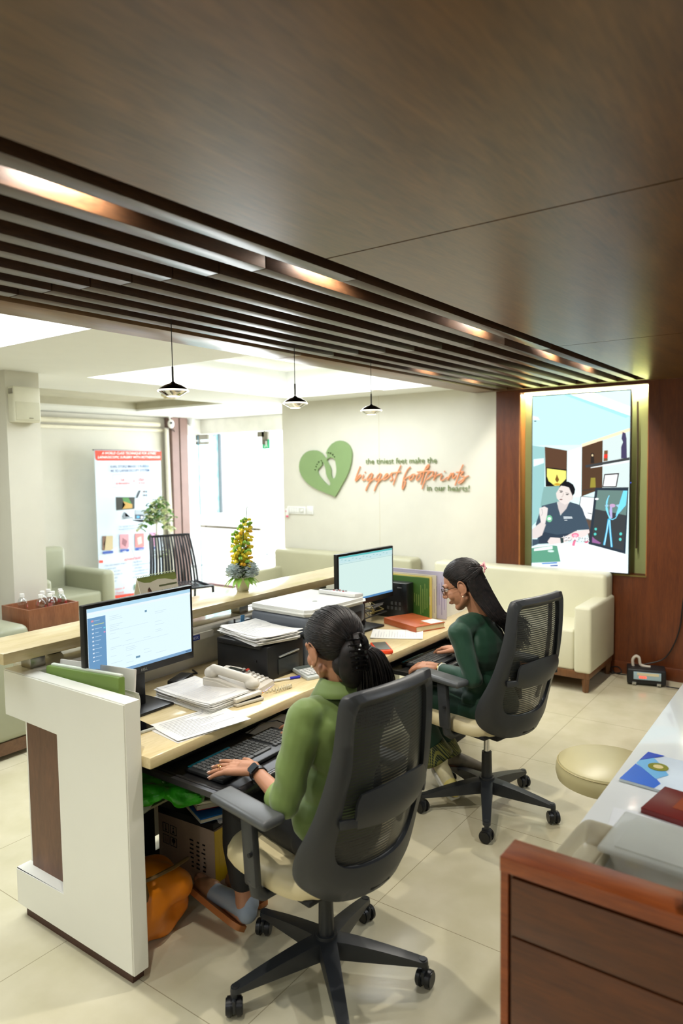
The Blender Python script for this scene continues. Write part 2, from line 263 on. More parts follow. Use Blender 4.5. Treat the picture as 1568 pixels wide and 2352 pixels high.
TV_SHAPES=[((213,242,242),[(0.000,1.000),(1.000,1.000),(1.000,0.000),(0.000,0.000)]),
((190,230,235),[(0.000,1.000),(0.475,1.000),(1.000,0.872),(1.000,0.786),(0.527,0.712),(0.001,0.715)]),
((165,222,228),[(0.336,0.998),(0.413,0.999),(1.000,0.860),(0.959,0.851)]),
((250,255,255),[(0.400,0.999),(0.636,1.000),(1.000,0.911),(1.000,0.862)]),
((235,250,252),[(0.001,0.889),(0.061,0.880),(0.082,0.862),(0.000,0.866)]),
((60,90,90),[(0.046,0.856),(0.044,0.856),(0.039,0.855),(0.034,0.854),(0.027,0.854),(0.021,0.855),(0.017,0.856),(0.016,0.858),(0.017,0.858),(0.021,0.859),(0.028,0.860),(0.034,0.860),(0.039,0.859),(0.044,0.858)]),
((150,195,195),[(0.001,0.715),(0.137,0.704),(0.138,0.313),(0.002,0.240)]),
((225,245,245),[(0.014,0.634),(0.128,0.640),(0.129,0.612),(0.015,0.591)]),
((92,66,50),[(0.137,0.706),(0.376,0.681),(0.374,0.478),(0.149,0.474)]),
((30,28,30),[(0.151,0.587),(0.376,0.572),(0.371,0.482),(0.149,0.477)]),
((236,232,118),[(0.162,0.580),(0.367,0.565),(0.367,0.520),(0.299,0.481),(0.248,0.479),(0.182,0.506),(0.162,0.534)]),
((120,84,40),[(0.270,0.546),(0.294,0.513),(0.274,0.497),(0.251,0.514)]),
((200,150,40),[(0.310,0.488),(0.306,0.486),(0.297,0.484),(0.281,0.482),(0.266,0.482),(0.250,0.484),(0.240,0.485),(0.238,0.488),(0.240,0.490),(0.250,0.492),(0.266,0.494),(0.281,0.494),(0.295,0.492),(0.306,0.491)]),
((228,246,246),[(0.378,0.678),(0.527,0.704),(0.529,0.416),(0.380,0.415)]),
((84,62,46),[(0.530,0.711),(0.738,0.733),(0.739,0.465),(0.529,0.419)]),
((208,224,222),[(0.738,0.733),(1.000,0.792),(1.000,0.469),(0.739,0.468)]),
((255,226,190),[(0.527,0.716),(1.000,0.796),(1.000,0.779),(0.530,0.699)]),
((66,68,70),[(0.565,0.596),(1.000,0.637),(1.000,0.622),(0.571,0.583)]),
((245,252,250),[(0.620,0.584),(1.000,0.621),(1.000,0.611),(0.621,0.580)]),
((70,60,52),[(0.531,0.457),(0.676,0.466),(0.676,0.459),(0.531,0.449)]),
((40,34,34),[(0.654,0.653),(0.653,0.648),(0.648,0.644),(0.641,0.642),(0.633,0.642),(0.627,0.644),(0.622,0.648),(0.619,0.653),(0.622,0.658),(0.626,0.662),(0.634,0.664),(0.641,0.664),(0.648,0.662),(0.653,0.658)]),
((210,190,150),[(0.646,0.652),(0.646,0.649),(0.644,0.646),(0.640,0.645),(0.635,0.645),(0.631,0.647),(0.628,0.649),(0.627,0.651),(0.628,0.654),(0.631,0.657),(0.635,0.658),(0.639,0.658),(0.643,0.657),(0.646,0.654)]),
((50,44,40),[(0.622,0.643),(0.654,0.642),(0.657,0.607),(0.620,0.606)]),
((120,86,60),[(0.754,0.676),(0.790,0.678),(0.790,0.620),(0.748,0.616)]),
((230,60,50),[(0.754,0.655),(0.790,0.657),(0.785,0.635),(0.753,0.634)]),
((72,66,96),[(0.931,0.775),(0.959,0.769),(0.969,0.740),(0.969,0.693),(0.960,0.650),(0.975,0.633),(0.920,0.631),(0.935,0.650),(0.919,0.694),(0.936,0.720),(0.922,0.740)]),
((150,140,60),[(0.624,0.525),(0.668,0.526),(0.666,0.489),(0.674,0.472),(0.617,0.470),(0.628,0.489)]),
((44,34,34),[(0.758,0.546),(0.903,0.552),(0.880,0.474),(0.740,0.473)]),
((244,246,248),[(0.767,0.540),(0.889,0.544),(0.871,0.480),(0.751,0.479)]),
((30,32,36),[(0.523,0.422),(0.664,0.416),(0.641,0.287),(0.575,0.294),(0.508,0.371)]),
((250,253,255),[(0.529,0.418),(0.658,0.413),(0.636,0.290),(0.580,0.297),(0.516,0.371)]),
((60,66,70),[(0.591,0.329),(0.637,0.325),(0.636,0.320),(0.591,0.325)]),
((96,80,70),[(0.579,0.293),(0.641,0.286),(0.617,0.160),(0.592,0.233)]),
((132,172,168),[(0.133,0.472),(0.306,0.479),(0.309,0.385),(0.096,0.359),(0.115,0.431)]),
((66,82,96),[(0.110,0.361),(0.273,0.385),(0.313,0.307),(0.412,0.388),(0.516,0.371),(0.544,0.349),(0.617,0.234),(0.488,0.226),(0.474,0.190),(0.346,0.150),(0.074,0.134),(0.006,0.119),(0.006,0.161),(0.059,0.162),(0.142,0.245),(0.097,0.264),(0.044,0.251)]),
((52,64,78),[(0.141,0.208),(0.274,0.195),(0.474,0.212),(0.474,0.190),(0.346,0.150),(0.074,0.134),(0.088,0.183)]),
((205,196,192),[(0.279,0.389),(0.403,0.384),(0.374,0.347),(0.313,0.310),(0.288,0.350)]),
((222,212,206),[(0.287,0.456),(0.308,0.480),(0.374,0.489),(0.430,0.470),(0.442,0.437),(0.431,0.402),(0.395,0.380),(0.360,0.370),(0.309,0.385),(0.273,0.407),(0.264,0.436)]),
((214,204,198),[(0.431,0.425),(0.448,0.421),(0.441,0.402),(0.427,0.394)]),
((28,28,32),[(0.298,0.467),(0.307,0.487),(0.345,0.503),(0.395,0.504),(0.445,0.487),(0.466,0.461),(0.460,0.437),(0.439,0.421),(0.430,0.453),(0.402,0.469),(0.360,0.477),(0.316,0.480)]),
((40,36,38),[(0.332,0.444),(0.331,0.442),(0.327,0.441),(0.321,0.440),(0.314,0.440),(0.309,0.441),(0.304,0.442),(0.303,0.444),(0.304,0.445),(0.308,0.446),(0.314,0.447),(0.321,0.447),(0.326,0.447),(0.331,0.445)]),
((40,36,38),[(0.397,0.430),(0.395,0.428),(0.391,0.427),(0.385,0.426),(0.379,0.426),(0.373,0.427),(0.370,0.428),(0.368,0.430),(0.370,0.431),(0.373,0.432),(0.379,0.433),(0.385,0.433),(0.391,0.432),(0.395,0.432)]),
((50,44,44),[(0.298,0.450),(0.320,0.451),(0.336,0.445),(0.339,0.447),(0.321,0.454),(0.298,0.453)]),
((50,44,44),[(0.363,0.439),(0.388,0.437),(0.402,0.431),(0.406,0.433),(0.389,0.439),(0.363,0.441)]),
((186,172,166),[(0.341,0.437),(0.332,0.418),(0.319,0.416),(0.321,0.413),(0.337,0.416),(0.348,0.436)]),
((120,84,84),[(0.335,0.401),(0.333,0.399),(0.328,0.397),(0.322,0.397),(0.314,0.397),(0.307,0.397),(0.302,0.399),(0.300,0.400),(0.302,0.402),(0.308,0.403),(0.314,0.404),(0.322,0.404),(0.328,0.404),(0.333,0.402)]),
((222,214,210),[(0.085,0.347),(0.141,0.358),(0.178,0.348),(0.170,0.308),(0.148,0.254),(0.104,0.259),(0.086,0.312)]),
((216,206,202),[(0.007,0.222),(0.103,0.264),(0.157,0.252),(0.116,0.188),(0.051,0.166),(0.006,0.165)]),
((150,140,138),[(0.109,0.343),(0.120,0.320),(0.106,0.304),(0.110,0.303),(0.124,0.320),(0.113,0.344)]),
((120,192,150),[(0.227,0.288),(0.224,0.279),(0.215,0.271),(0.202,0.267),(0.187,0.267),(0.174,0.271),(0.164,0.278),(0.161,0.287),(0.164,0.296),(0.173,0.303),(0.187,0.307),(0.201,0.308),(0.215,0.303),(0.224,0.296)]),
((240,250,248),[(0.214,0.287),(0.211,0.284),(0.206,0.281),(0.198,0.280),(0.189,0.279),(0.182,0.280),(0.177,0.283),(0.175,0.287),(0.177,0.290),(0.182,0.293),(0.190,0.295),(0.199,0.295),(0.206,0.294),(0.211,0.291)]),
((225,235,238),[(0.346,0.302),(0.436,0.303),(0.436,0.299),(0.348,0.296)]),
((225,235,238),[(0.348,0.293),(0.442,0.297),(0.441,0.293),(0.348,0.289)]),
((225,235,238),[(0.357,0.282),(0.387,0.283),(0.387,0.280),(0.357,0.279)]),
((224,212,208),[(0.474,0.221),(0.610,0.234),(0.619,0.218),(0.579,0.194),(0.354,0.152),(0.201,0.133),(0.177,0.153),(0.208,0.178),(0.311,0.177),(0.375,0.190)]),
((50,66,66),[(0.312,0.179),(0.348,0.178),(0.350,0.150),(0.321,0.146)]),
((246,253,255),[(0.002,0.116),(0.215,0.133),(0.346,0.149),(0.615,0.152),(0.999,0.104),(1.000,0.000),(0.003,0.001)]),
((96,156,130),[(0.002,0.109),(0.238,0.132),(0.281,0.131),(0.320,0.039),(0.003,0.020)]),
((238,248,246),[(0.030,0.106),(0.231,0.129),(0.233,0.110),(0.029,0.091)]),
((210,236,226),[(0.250,0.099),(0.246,0.095),(0.237,0.093),(0.223,0.091),(0.206,0.091),(0.192,0.092),(0.183,0.094),(0.179,0.096),(0.182,0.099),(0.192,0.102),(0.206,0.103),(0.221,0.104),(0.235,0.103),(0.246,0.101)]),
((226,238,248),[(0.003,0.019),(0.321,0.040),(0.323,0.018),(0.003,0.000)]),
((70,130,200),[(0.112,0.023),(0.281,0.035),(0.285,0.028),(0.123,0.017)]),
((60,90,150),[(0.209,0.014),(0.289,0.020),(0.292,0.011),(0.209,0.007)]),
((48,58,68),[(0.673,0.470),(0.998,0.474),(0.976,0.107),(0.608,0.151)]),
((62,66,68),[(0.696,0.457),(0.990,0.456),(0.958,0.125),(0.638,0.160)]),
((104,130,124),[(0.696,0.457),(0.990,0.456),(0.979,0.320),(0.803,0.338),(0.675,0.350)]),
((120,215,250),[(0.948,0.455),(0.986,0.455),(0.974,0.376),(0.909,0.330),(0.876,0.315)]),
((130,220,250),[(0.808,0.429),(0.782,0.394),(0.778,0.351),(0.813,0.301),(0.844,0.292),(0.880,0.302),(0.926,0.352),(0.919,0.354),(0.875,0.305),(0.844,0.296),(0.820,0.303),(0.786,0.352),(0.790,0.393),(0.816,0.427)]),
((80,190,240),[(0.802,0.299),(0.782,0.222),(0.758,0.151),(0.776,0.149),(0.799,0.221),(0.818,0.298)]),
((80,190,240),[(0.808,0.298),(0.818,0.222),(0.834,0.140),(0.852,0.141),(0.836,0.223),(0.826,0.299)]),
((190,235,252),[(0.807,0.291),(0.788,0.222),(0.767,0.151),(0.774,0.150),(0.794,0.221),(0.813,0.291)]),
((190,235,252),[(0.817,0.291),(0.824,0.222),(0.838,0.142),(0.843,0.143),(0.830,0.223),(0.822,0.291)]),
((196,160,196),[(0.873,0.372),(0.871,0.368),(0.863,0.364),(0.851,0.362),(0.837,0.362),(0.826,0.364),(0.818,0.367),(0.815,0.371),(0.818,0.376),(0.826,0.379),(0.837,0.381),(0.850,0.381),(0.862,0.380),(0.871,0.376)]),
((180,170,214),[(0.823,0.368),(0.816,0.337),(0.826,0.302),(0.845,0.303),(0.837,0.337),(0.842,0.366)]),
((150,200,220),[(0.806,0.371),(0.805,0.369),(0.800,0.366),(0.793,0.364),(0.786,0.364),(0.778,0.366),(0.774,0.368),(0.772,0.371),(0.774,0.374),(0.778,0.376),(0.786,0.378),(0.794,0.378),(0.800,0.377),(0.805,0.374)]),
((150,200,220),[(0.876,0.375),(0.916,0.381),(0.903,0.361)]),
((90,205,195),[(0.694,0.238),(0.693,0.235),(0.690,0.232),(0.685,0.230),(0.680,0.230),(0.675,0.232),(0.671,0.235),(0.670,0.238),(0.671,0.241),(0.675,0.244),(0.680,0.245),(0.685,0.245),(0.690,0.244),(0.693,0.242)]),
((90,205,195),[(0.690,0.210),(0.688,0.206),(0.685,0.204),(0.679,0.202),(0.674,0.202),(0.669,0.203),(0.665,0.206),(0.664,0.209),(0.665,0.212),(0.669,0.215),(0.675,0.217),(0.680,0.217),(0.685,0.216),(0.689,0.213)]),
((90,205,195),[(0.943,0.217),(0.942,0.214),(0.939,0.211),(0.933,0.209),(0.926,0.209),(0.921,0.210),(0.917,0.213),(0.916,0.217),(0.917,0.220),(0.921,0.223),(0.926,0.225),(0.933,0.225),(0.938,0.224),(0.942,0.221)]),
((90,205,195),[(0.939,0.187),(0.937,0.183),(0.933,0.180),(0.928,0.178),(0.922,0.178),(0.917,0.180),(0.913,0.183),(0.912,0.186),(0.913,0.190),(0.917,0.193),(0.922,0.195),(0.929,0.195),(0.934,0.193),(0.937,0.190)]),
((245,252,250),[(0.709,0.407),(0.706,0.405),(0.701,0.403),(0.695,0.401),(0.686,0.401),(0.678,0.403),(0.673,0.404),(0.670,0.407),(0.673,0.409),(0.678,0.411),(0.686,0.413),(0.694,0.413),(0.701,0.412),(0.707,0.410)]),
((150,100,150),[(0.649,0.195),(0.675,0.181),(0.737,0.161),(0.724,0.155),(0.648,0.161)]),
((236,120,150),[(0.512,0.199),(0.510,0.192),(0.498,0.188),(0.483,0.185),(0.466,0.184),(0.451,0.186),(0.439,0.191),(0.435,0.197),(0.439,0.203),(0.450,0.207),(0.465,0.210),(0.483,0.211),(0.498,0.209),(0.509,0.204)]),
((246,180,195),[(0.498,0.196),(0.496,0.193),(0.489,0.190),(0.480,0.189),(0.469,0.188),(0.460,0.190),(0.453,0.192),(0.451,0.195),(0.452,0.198),(0.460,0.201),(0.469,0.202),(0.479,0.202),(0.489,0.202),(0.496,0.200)]),
((236,120,150),[(0.458,0.174),(0.440,0.138),(0.467,0.135),(0.484,0.171)]),
((230,60,110),[(0.610,0.164),(0.608,0.161),(0.602,0.159),(0.593,0.157),(0.583,0.157),(0.574,0.158),(0.567,0.160),(0.566,0.163),(0.567,0.165),(0.574,0.167),(0.583,0.169),(0.593,0.169),(0.602,0.169),(0.607,0.167)])]
BANNER_SHAPES=[((204,220,232),[(4.995,1.890),(5.970,1.885),(5.909,0.751),(5.877,-0.054),(4.979,0.035),(4.981,0.567),(4.987,1.294)]),
((188,212,232),[(5.667,1.740),(5.762,1.739),(5.933,1.561),(5.739,1.158),(5.651,1.356),(5.791,1.564)]),
((196,214,232),[(4.975,0.659),(5.404,0.989),(5.882,0.455),(5.866,0.058),(5.588,0.395),(5.419,0.798)]),
((232,78,56),[(4.995,1.890),(5.970,1.885),(5.962,1.775),(5.934,1.765),(5.023,1.773),(5.003,1.790)]),
((150,160,190),[(5.228,1.605),(5.223,1.454),(5.704,1.434),(5.704,1.437),(5.224,1.457),(5.231,1.605)]),
((150,160,190),[(5.230,1.603),(5.710,1.593),(5.703,1.439),(5.706,1.439),(5.711,1.596),(5.230,1.606)]),
((38,42,30),[(5.262,1.337),(5.535,1.325),(5.527,1.180),(5.262,1.180)]),
((70,130,60),[(5.350,1.327),(5.441,1.323),(5.494,1.230),(5.391,1.226)]),
((190,150,70),[(5.360,1.284),(5.494,1.239),(5.492,1.192),(5.345,1.191),(5.392,1.236)]),
((160,172,182),[(5.532,1.166),(5.709,1.160),(5.708,1.063),(5.662,1.044),(5.527,1.056)]),
((60,72,84),[(5.530,1.111),(5.658,1.103),(5.656,1.045),(5.527,1.056)]),
((80,170,230),[(5.552,1.093),(5.593,1.090),(5.594,1.066),(5.551,1.066)]),
((230,236,240),[(5.646,1.069),(5.644,1.062),(5.640,1.057),(5.633,1.055),(5.626,1.055),(5.619,1.059),(5.615,1.064),(5.613,1.071),(5.615,1.078),(5.620,1.083),(5.627,1.085),(5.634,1.085),(5.641,1.081),(5.645,1.076)]),
((120,130,140),[(5.371,1.152),(5.381,1.151),(5.384,1.099),(5.454,1.090),(5.374,1.077),(5.340,1.088)]),
((40,44,52),[(5.340,1.066),(5.487,1.075),(5.496,1.041),(5.613,1.013),(5.710,1.011),(5.686,1.034),(5.614,1.029),(5.521,1.041),(5.520,1.034),(5.614,1.022),(5.685,1.027),(5.707,1.017),(5.614,1.019),(5.500,1.047),(5.488,1.081),(5.339,1.073)]),
((150,170,190),[(5.540,1.408),(5.537,1.312),(5.721,1.303),(5.726,1.401),(5.723,1.401),(5.720,1.306),(5.539,1.314),(5.544,1.408)]),
((40,50,60),[(5.594,1.401),(5.627,1.405),(5.604,1.358),(5.573,1.311),(5.550,1.314)]),
((110,60,40),[(5.687,1.385),(5.685,1.380),(5.682,1.376),(5.678,1.374),(5.673,1.374),(5.669,1.377),(5.666,1.381),(5.665,1.386),(5.667,1.391),(5.670,1.395),(5.674,1.397),(5.679,1.397),(5.683,1.394),(5.686,1.390)]),
((60,60,60),[(5.718,1.384),(5.717,1.379),(5.714,1.375),(5.710,1.373),(5.706,1.373),(5.702,1.376),(5.699,1.380),(5.699,1.385),(5.700,1.390),(5.703,1.394),(5.707,1.396),(5.711,1.396),(5.715,1.393),(5.717,1.389)]),
((90,50,40),[(5.685,1.340),(5.684,1.335),(5.680,1.331),(5.676,1.329),(5.671,1.329),(5.667,1.332),(5.664,1.336),(5.663,1.341),(5.665,1.346),(5.668,1.350),(5.672,1.352),(5.677,1.352),(5.681,1.349),(5.684,1.345)]),
((50,50,50),[(5.716,1.339),(5.715,1.334),(5.712,1.330),(5.708,1.328),(5.704,1.328),(5.700,1.330),(5.698,1.334),(5.697,1.339),(5.698,1.344),(5.701,1.348),(5.705,1.350),(5.709,1.350),(5.713,1.348),(5.715,1.344)]),
((196,180,140),[(5.050,0.889),(5.196,0.881),(5.190,0.723),(5.148,0.712),(5.043,0.725)]),
((120,90,70),[(5.050,0.889),(5.101,0.886),(5.065,0.796),(5.073,0.722),(5.043,0.725)]),
((206,150,160),[(5.293,0.888),(5.422,0.880),(5.418,0.718),(5.392,0.706),(5.291,0.717)]),
((150,100,110),[(5.330,0.845),(5.396,0.801),(5.370,0.728),(5.316,0.771)]),
((226,130,130),[(5.516,0.877),(5.650,0.873),(5.646,0.706),(5.622,0.697),(5.512,0.711)]),
((245,200,190),[(5.547,0.824),(5.606,0.838),(5.614,0.750),(5.555,0.737)]),
((214,150,190),[(5.742,0.875),(5.884,0.868),(5.877,0.694),(5.735,0.701)]),
((40,80,170),[(5.047,0.706),(5.189,0.702),(5.188,0.674),(5.045,0.681)]),
((40,80,170),[(5.291,0.706),(5.420,0.699),(5.416,0.669),(5.289,0.674)]),
((40,80,170),[(5.511,0.701),(5.645,0.695),(5.644,0.668),(5.510,0.671)]),
((40,80,170),[(5.739,0.691),(5.876,0.685),(5.875,0.655),(5.738,0.664)]),
((232,78,56),[(4.989,0.610),(5.044,0.605),(5.043,0.576),(4.990,0.581)]),
((232,78,56),[(5.017,0.176),(5.501,0.148),(5.882,0.126),(5.877,0.006),(5.485,0.034),(5.013,0.070)]),
((90,140,90),[(5.545,0.212),(5.541,0.193),(5.530,0.180),(5.516,0.173),(5.500,0.176),(5.487,0.186),(5.478,0.203),(5.475,0.222),(5.479,0.240),(5.490,0.254),(5.504,0.260),(5.519,0.258),(5.533,0.247),(5.542,0.231)])]
# ================================================================ materials in use
cream = M('cream_paint', (220, 217, 203), .55, var=.02, bump=.02, bscale=60)
white_c = M('white_ceiling', (238, 239, 234), .7, var=.01)
woodC = W('ceiling_wood', (68, 44, 16), (106, 72, 32), (1.2, 9, 9), 1.6, .33, .02, spec=.55)
woodS = W('slat_wood', (50, 32, 20), (76, 51, 32), (2, 12, 12), 2.5, .34, .02, spec=.5)
woodV = W('wall_wood', (82, 37, 12), (110, 55, 20), (14, 14, 1.4), 1.6, .38, .02)
woodD = W('drawer_wood', (74, 36, 13), (106, 56, 22), (10, 1.2, 10), 2.2, .35, .02)
woodR = W('red_wood_edge', (124, 56, 18), (164, 82, 32), (10, 1.2, 10), 2.2, .3, .02)
woodP = W('panel_wood', (88, 56, 38), (112, 74, 52), (8, 8, 1.5), 2.2, .4, .02)
woodL = W('light_wood_top', (206, 186, 138), (224, 206, 162), (1.2, 7, 7), 2.6, .22, .01, coat=.3)
woodE = W('light_wood_edge', (172, 146, 92), (206, 182, 126), (1.2, 14, 20), 3, .35, .01)
dark = M('dark_void', (20, 14, 11), .8)
whiteP = M('white_laminate', (236, 235, 224), .28, var=.01, coat=.2)
whiteG = M('white_gloss_top', (240, 240, 232), .12, var=.01, coat=.4)
steel = M('brushed_steel', (176, 172, 160), .28, 1.0, var=.05)
chrome = M('chrome', (210, 210, 210), .08, 1.0, var=.01)
black = M('black_plastic', (24, 24, 25), .35, var=.08)
blackM = M('black_matte', (18, 18, 19), .7, var=.1)
clear = GLASS('clear_glass')
olive = M('olive_leather', (184, 181, 152), .38, var=.03, bump=.03, bscale=160)
sofaM = M('ivory_leather', (214, 211, 184), .30, var=.025, bump=.03, bscale=150)
greyG = M('sage_leather', (164, 166, 142), .36, var=.03, bump=.03, bscale=160)
niche = M('niche_green_paint', (150, 160, 106), .5, var=.03)

# floor with a tile pattern
fl = bpy.data.materials.new('floor_tile'); fl.use_nodes = True; nt = fl.node_tree; b = nt.nodes['Principled BSDF']; N = nt.nodes.new; L = nt.links.new
tc = N('ShaderNodeTexCoord'); mp = N('ShaderNodeMapping'); mp.inputs['Location'].default_value = (-.61, -.64, 0); L(tc.outputs['Object'], mp.inputs['Vector'])
br = N('ShaderNodeTexBrick'); br.offset = 0; br.inputs['Scale'].default_value = 1; br.inputs['Brick Width'].default_value = .8; br.inputs['Row Height'].default_value = .8
br.inputs['Mortar Size'].default_value = .0016; br.inputs['Mortar Smooth'].default_value = .2
L(mp.outputs['Vector'], br.inputs['Vector'])
nz = N('ShaderNodeTexNoise'); nz.inputs['Scale'].default_value = 5; nz.inputs['Detail'].default_value = 8; L(tc.outputs['Object'], nz.inputs['Vector'])
rp = N('ShaderNodeValToRGB'); L(nz.outputs['Fac'], rp.inputs['Fac'])
rp.color_ramp.elements[0].position = .3; rp.color_ramp.elements[1].position = .72
rp.color_ramp.elements[0].color = s2l((196, 188, 156)); rp.color_ramp.elements[1].color = s2l((212, 204, 176))
L(rp.outputs['Color'], br.inputs['Color1']); L(rp.outputs['Color'], br.inputs['Color2']); br.inputs['Mortar'].default_value = s2l((150, 140, 112))
L(br.outputs['Color'], b.inputs['Base Color']); b.inputs['Roughness'].default_value = .2; b.inputs['Specular IOR Level'].default_value = .45

# ================================================================ room shell
struct(MB().bb(-1.6, 5.95, -1.6, 7.6, -.1, 0).bb(5.95, 7.0, 4.9, 7.6, -.1, 0).build('floor', fl))
struct(MB().bb(5.95, 16, 7.6, 16, -.12, -.02).bb(7.0, 16, 2, 7.6, -.12, -.02).build('floor', M('outside_paving', (225, 225, 220), .6)))
struct(MB().m(M('mauve_granite', (118, 84, 88), .25, var=.25, vscale=60)).bb(6.36, 6.98, 7.36, 7.5, 0, .03).bb(6.98, 7.3, 4.9, 7.5, -.1, .03).build('trim_1'))
struct(MB().bb(-1.7, 6.36, 7.45, 7.6, 0, 2.34).build('wall_back', cream))
struct(MB().bb(6.36, 7.1, 7.45, 7.6, 2.12, 2.34).bb(6.98, 7.1, 4.8, 7.6, 2.14, 2.34).build('wall_back', M('white_lintel', (236, 236, 228), .6)))
struct(MB().bb(5.79, 5.95, 2.504, 4.93, 0, 2.345).build('wall_right', cream))
struct(MB().bb(5.7895, 5.79, 3.7075, 3.7105, 0, 2.345).build('trim_2', M('panel_seam', (196, 186, 152), .6)))
# timber wall with the screen niche
NY0, NY1, NZ0, NZ1 = 1.262, 2.296, .795, 2.275
struct(MB().bb(5.79, 5.95, -1.6, NY0, 0, 2.3).bb(5.79, 5.95, NY1, 2.504, 0, 2.3).bb(5.79, 5.95, NY0, NY1, 0, NZ0).bb(5.79, 5.95, NY0, NY1, NZ1, 2.3).build('wall_right', woodV))
struct(MB().bb(5.90, 5.949, NY0, NY1, NZ0, NZ1).build('wall_niche', niche))
struct(MB().m(W('niche_timber_lit', (150, 92, 44), (176, 112, 58), (14, 14, 1.4), 2, .35)).bb(5.79, 5.90, NY1-.012, NY1, NZ0, NZ1).bb(5.79, 5.90, NY0, NY0+.006, NZ0, NZ1).m(M('brass_ledge', (150, 132, 78), .3, .7)).bb(5.785, 5.90, NY0, NY1, NZ0-.012, NZ0).build('trim_3'))  # niche sides: wall timber with the LED glow put into a lighter colour
struct(MB().m(woodV).bb(5.775, 5.79, -1.6, 2.504, 0, .10, b=.003).build('baseboard_right'))
struct(MB().m(E('led_strip', (255, 240, 200), 9)).bb(5.86, 5.885, NY0+.02, NY1-.02, NZ1-.012, NZ1-.002).build('trim_4'))
struct(MB().bb(-1.7, -1.6, -1.7, 7.6, 0, 2.4).build('wall_left', cream))
struct(MB().bb(-1.6, 5.95, -1.7, -1.6, 0, 2.4).build('wall_front', cream))
# free-standing pillar
struct(MB().bb(2.525, 2.765, 4.53, 4.95, 0, 2.345).build('wall_pillar', cream))

# timber ceiling, slats and dark void above them
g = .0035
for i, (x0, x1) in enumerate([(-1.6, 1.70-g), (1.70+g, 3.74-g), (3.74+g, 5.79)]):
    struct(MB().bb(x0, x1, -1.6, 1.265, 2.3, 2.325).build('ceiling', woodC))
struct(MB().m(dark).bb(-1.6, 5.79, -1.6, 1.27, 2.326, 2.345).build('ceiling'))
struct(MB().m(woodC).bb(5.69, 5.79, 1.265, 2.70, 2.3, 2.325).build('ceiling'))
void = MB().m(M('void_paint', (26, 18, 14), .75)).bb(-1.6, 5.79, 1.235, 1.265, 2.326, 2.62).bb(-1.6, 5.79, 2.47, 2.49, 2.33, 2.62).bb(-1.6, 5.79, 1.235, 2.49, 2.60, 2.62).bb(5.69, 5.72, 1.265, 2.49, 2.326, 2.62)
struct(void.build('ceiling'))
for i, (x0, x1) in enumerate([(-1.6, 1.05-g), (1.05+g, 3.1-g), (3.1+g, 5.69)]):
    struct(MB().bb(x0, x1, 2.488, 2.70, 2.3, 2.34, b=.001).build('ceiling', W('beam_wood', (104, 76, 48), (134, 100, 66), (1.2, 9, 9), 1.8, .3)))
SY = [1.33, 1.475, 1.626, 1.784, 1.925, 2.078, 2.222, 2.362]
JX = [1.95, 1.67, 1.62, 1.57, 1.52, 1.47, 1.42, 1.38]
for i, y in enumerate(SY):
    m_ = MB().m(woodS)
    xs = [-1.6, JX[i], JX[i]+1.85, 5.69]
    for a, b_ in zip(xs, xs[1:]): m_.bb(a+.002, b_-.002, y, y+.057, 2.3, 2.40, b=.0015)
    struct(m_.build('trim_%d' % (10+i)))
for i, (x, y) in enumerate(SLAT_L):
    tag(MB().m(M('lamp_housing', (60, 58, 54), .4, .6)).cyl((x, y, 2.45), (x, y, 2.6), .036).m(E('downlight_lens', (255, 232, 196), 8)).cyl((x, y, 2.444), (x, y, 2.45), .028).build('recessed_downlight', loc=None),
        ['small round downlight above the slat ceiling, nearest the left frame edge', 'small round downlight above the slats by the second lit patch from the left', 'small round downlight above the slats near the loose cables', 'small round downlight above the slats before the tall screen, farther of two', 'small round downlight above the slats nearest the tall screen', 'small round downlight in the last slat gap above the lettered wall', 'small round downlight in the last slat gap beside the wood column'][i], 'downlight', 'downlights in the slat ceiling')
cb = M('cable_grey', (92, 96, 100), .5)
def pxw(c): return c
tag(MB().m(cb).tube([(2.55, 1.44, 2.47), (2.58, 1.43, 2.40), (2.70, 1.425, 2.385), (2.82, 1.43, 2.375), (2.90, 1.44, 2.38), (2.86, 1.43, 2.40), (2.82, 1.43, 2.385), (2.93, 1.43, 2.37), (3.0, 1.44, 2.42)], .0045, 6).build('loose_cable'), 'grey loose cable hanging in the widest gap of the slat ceiling', 'cable')
tag(MB().m(M('cable_yellow', (150, 128, 66), .5)).tube([(2.33, 2.33, 2.45), (2.36, 2.335, 2.37), (2.48, 2.335, 2.345), (2.62, 2.335, 2.38), (2.66, 2.335, 2.45)], .0045, 6).build('loose_cable'), 'yellowish cable sagging between the last slats near the first pendant', 'cable')

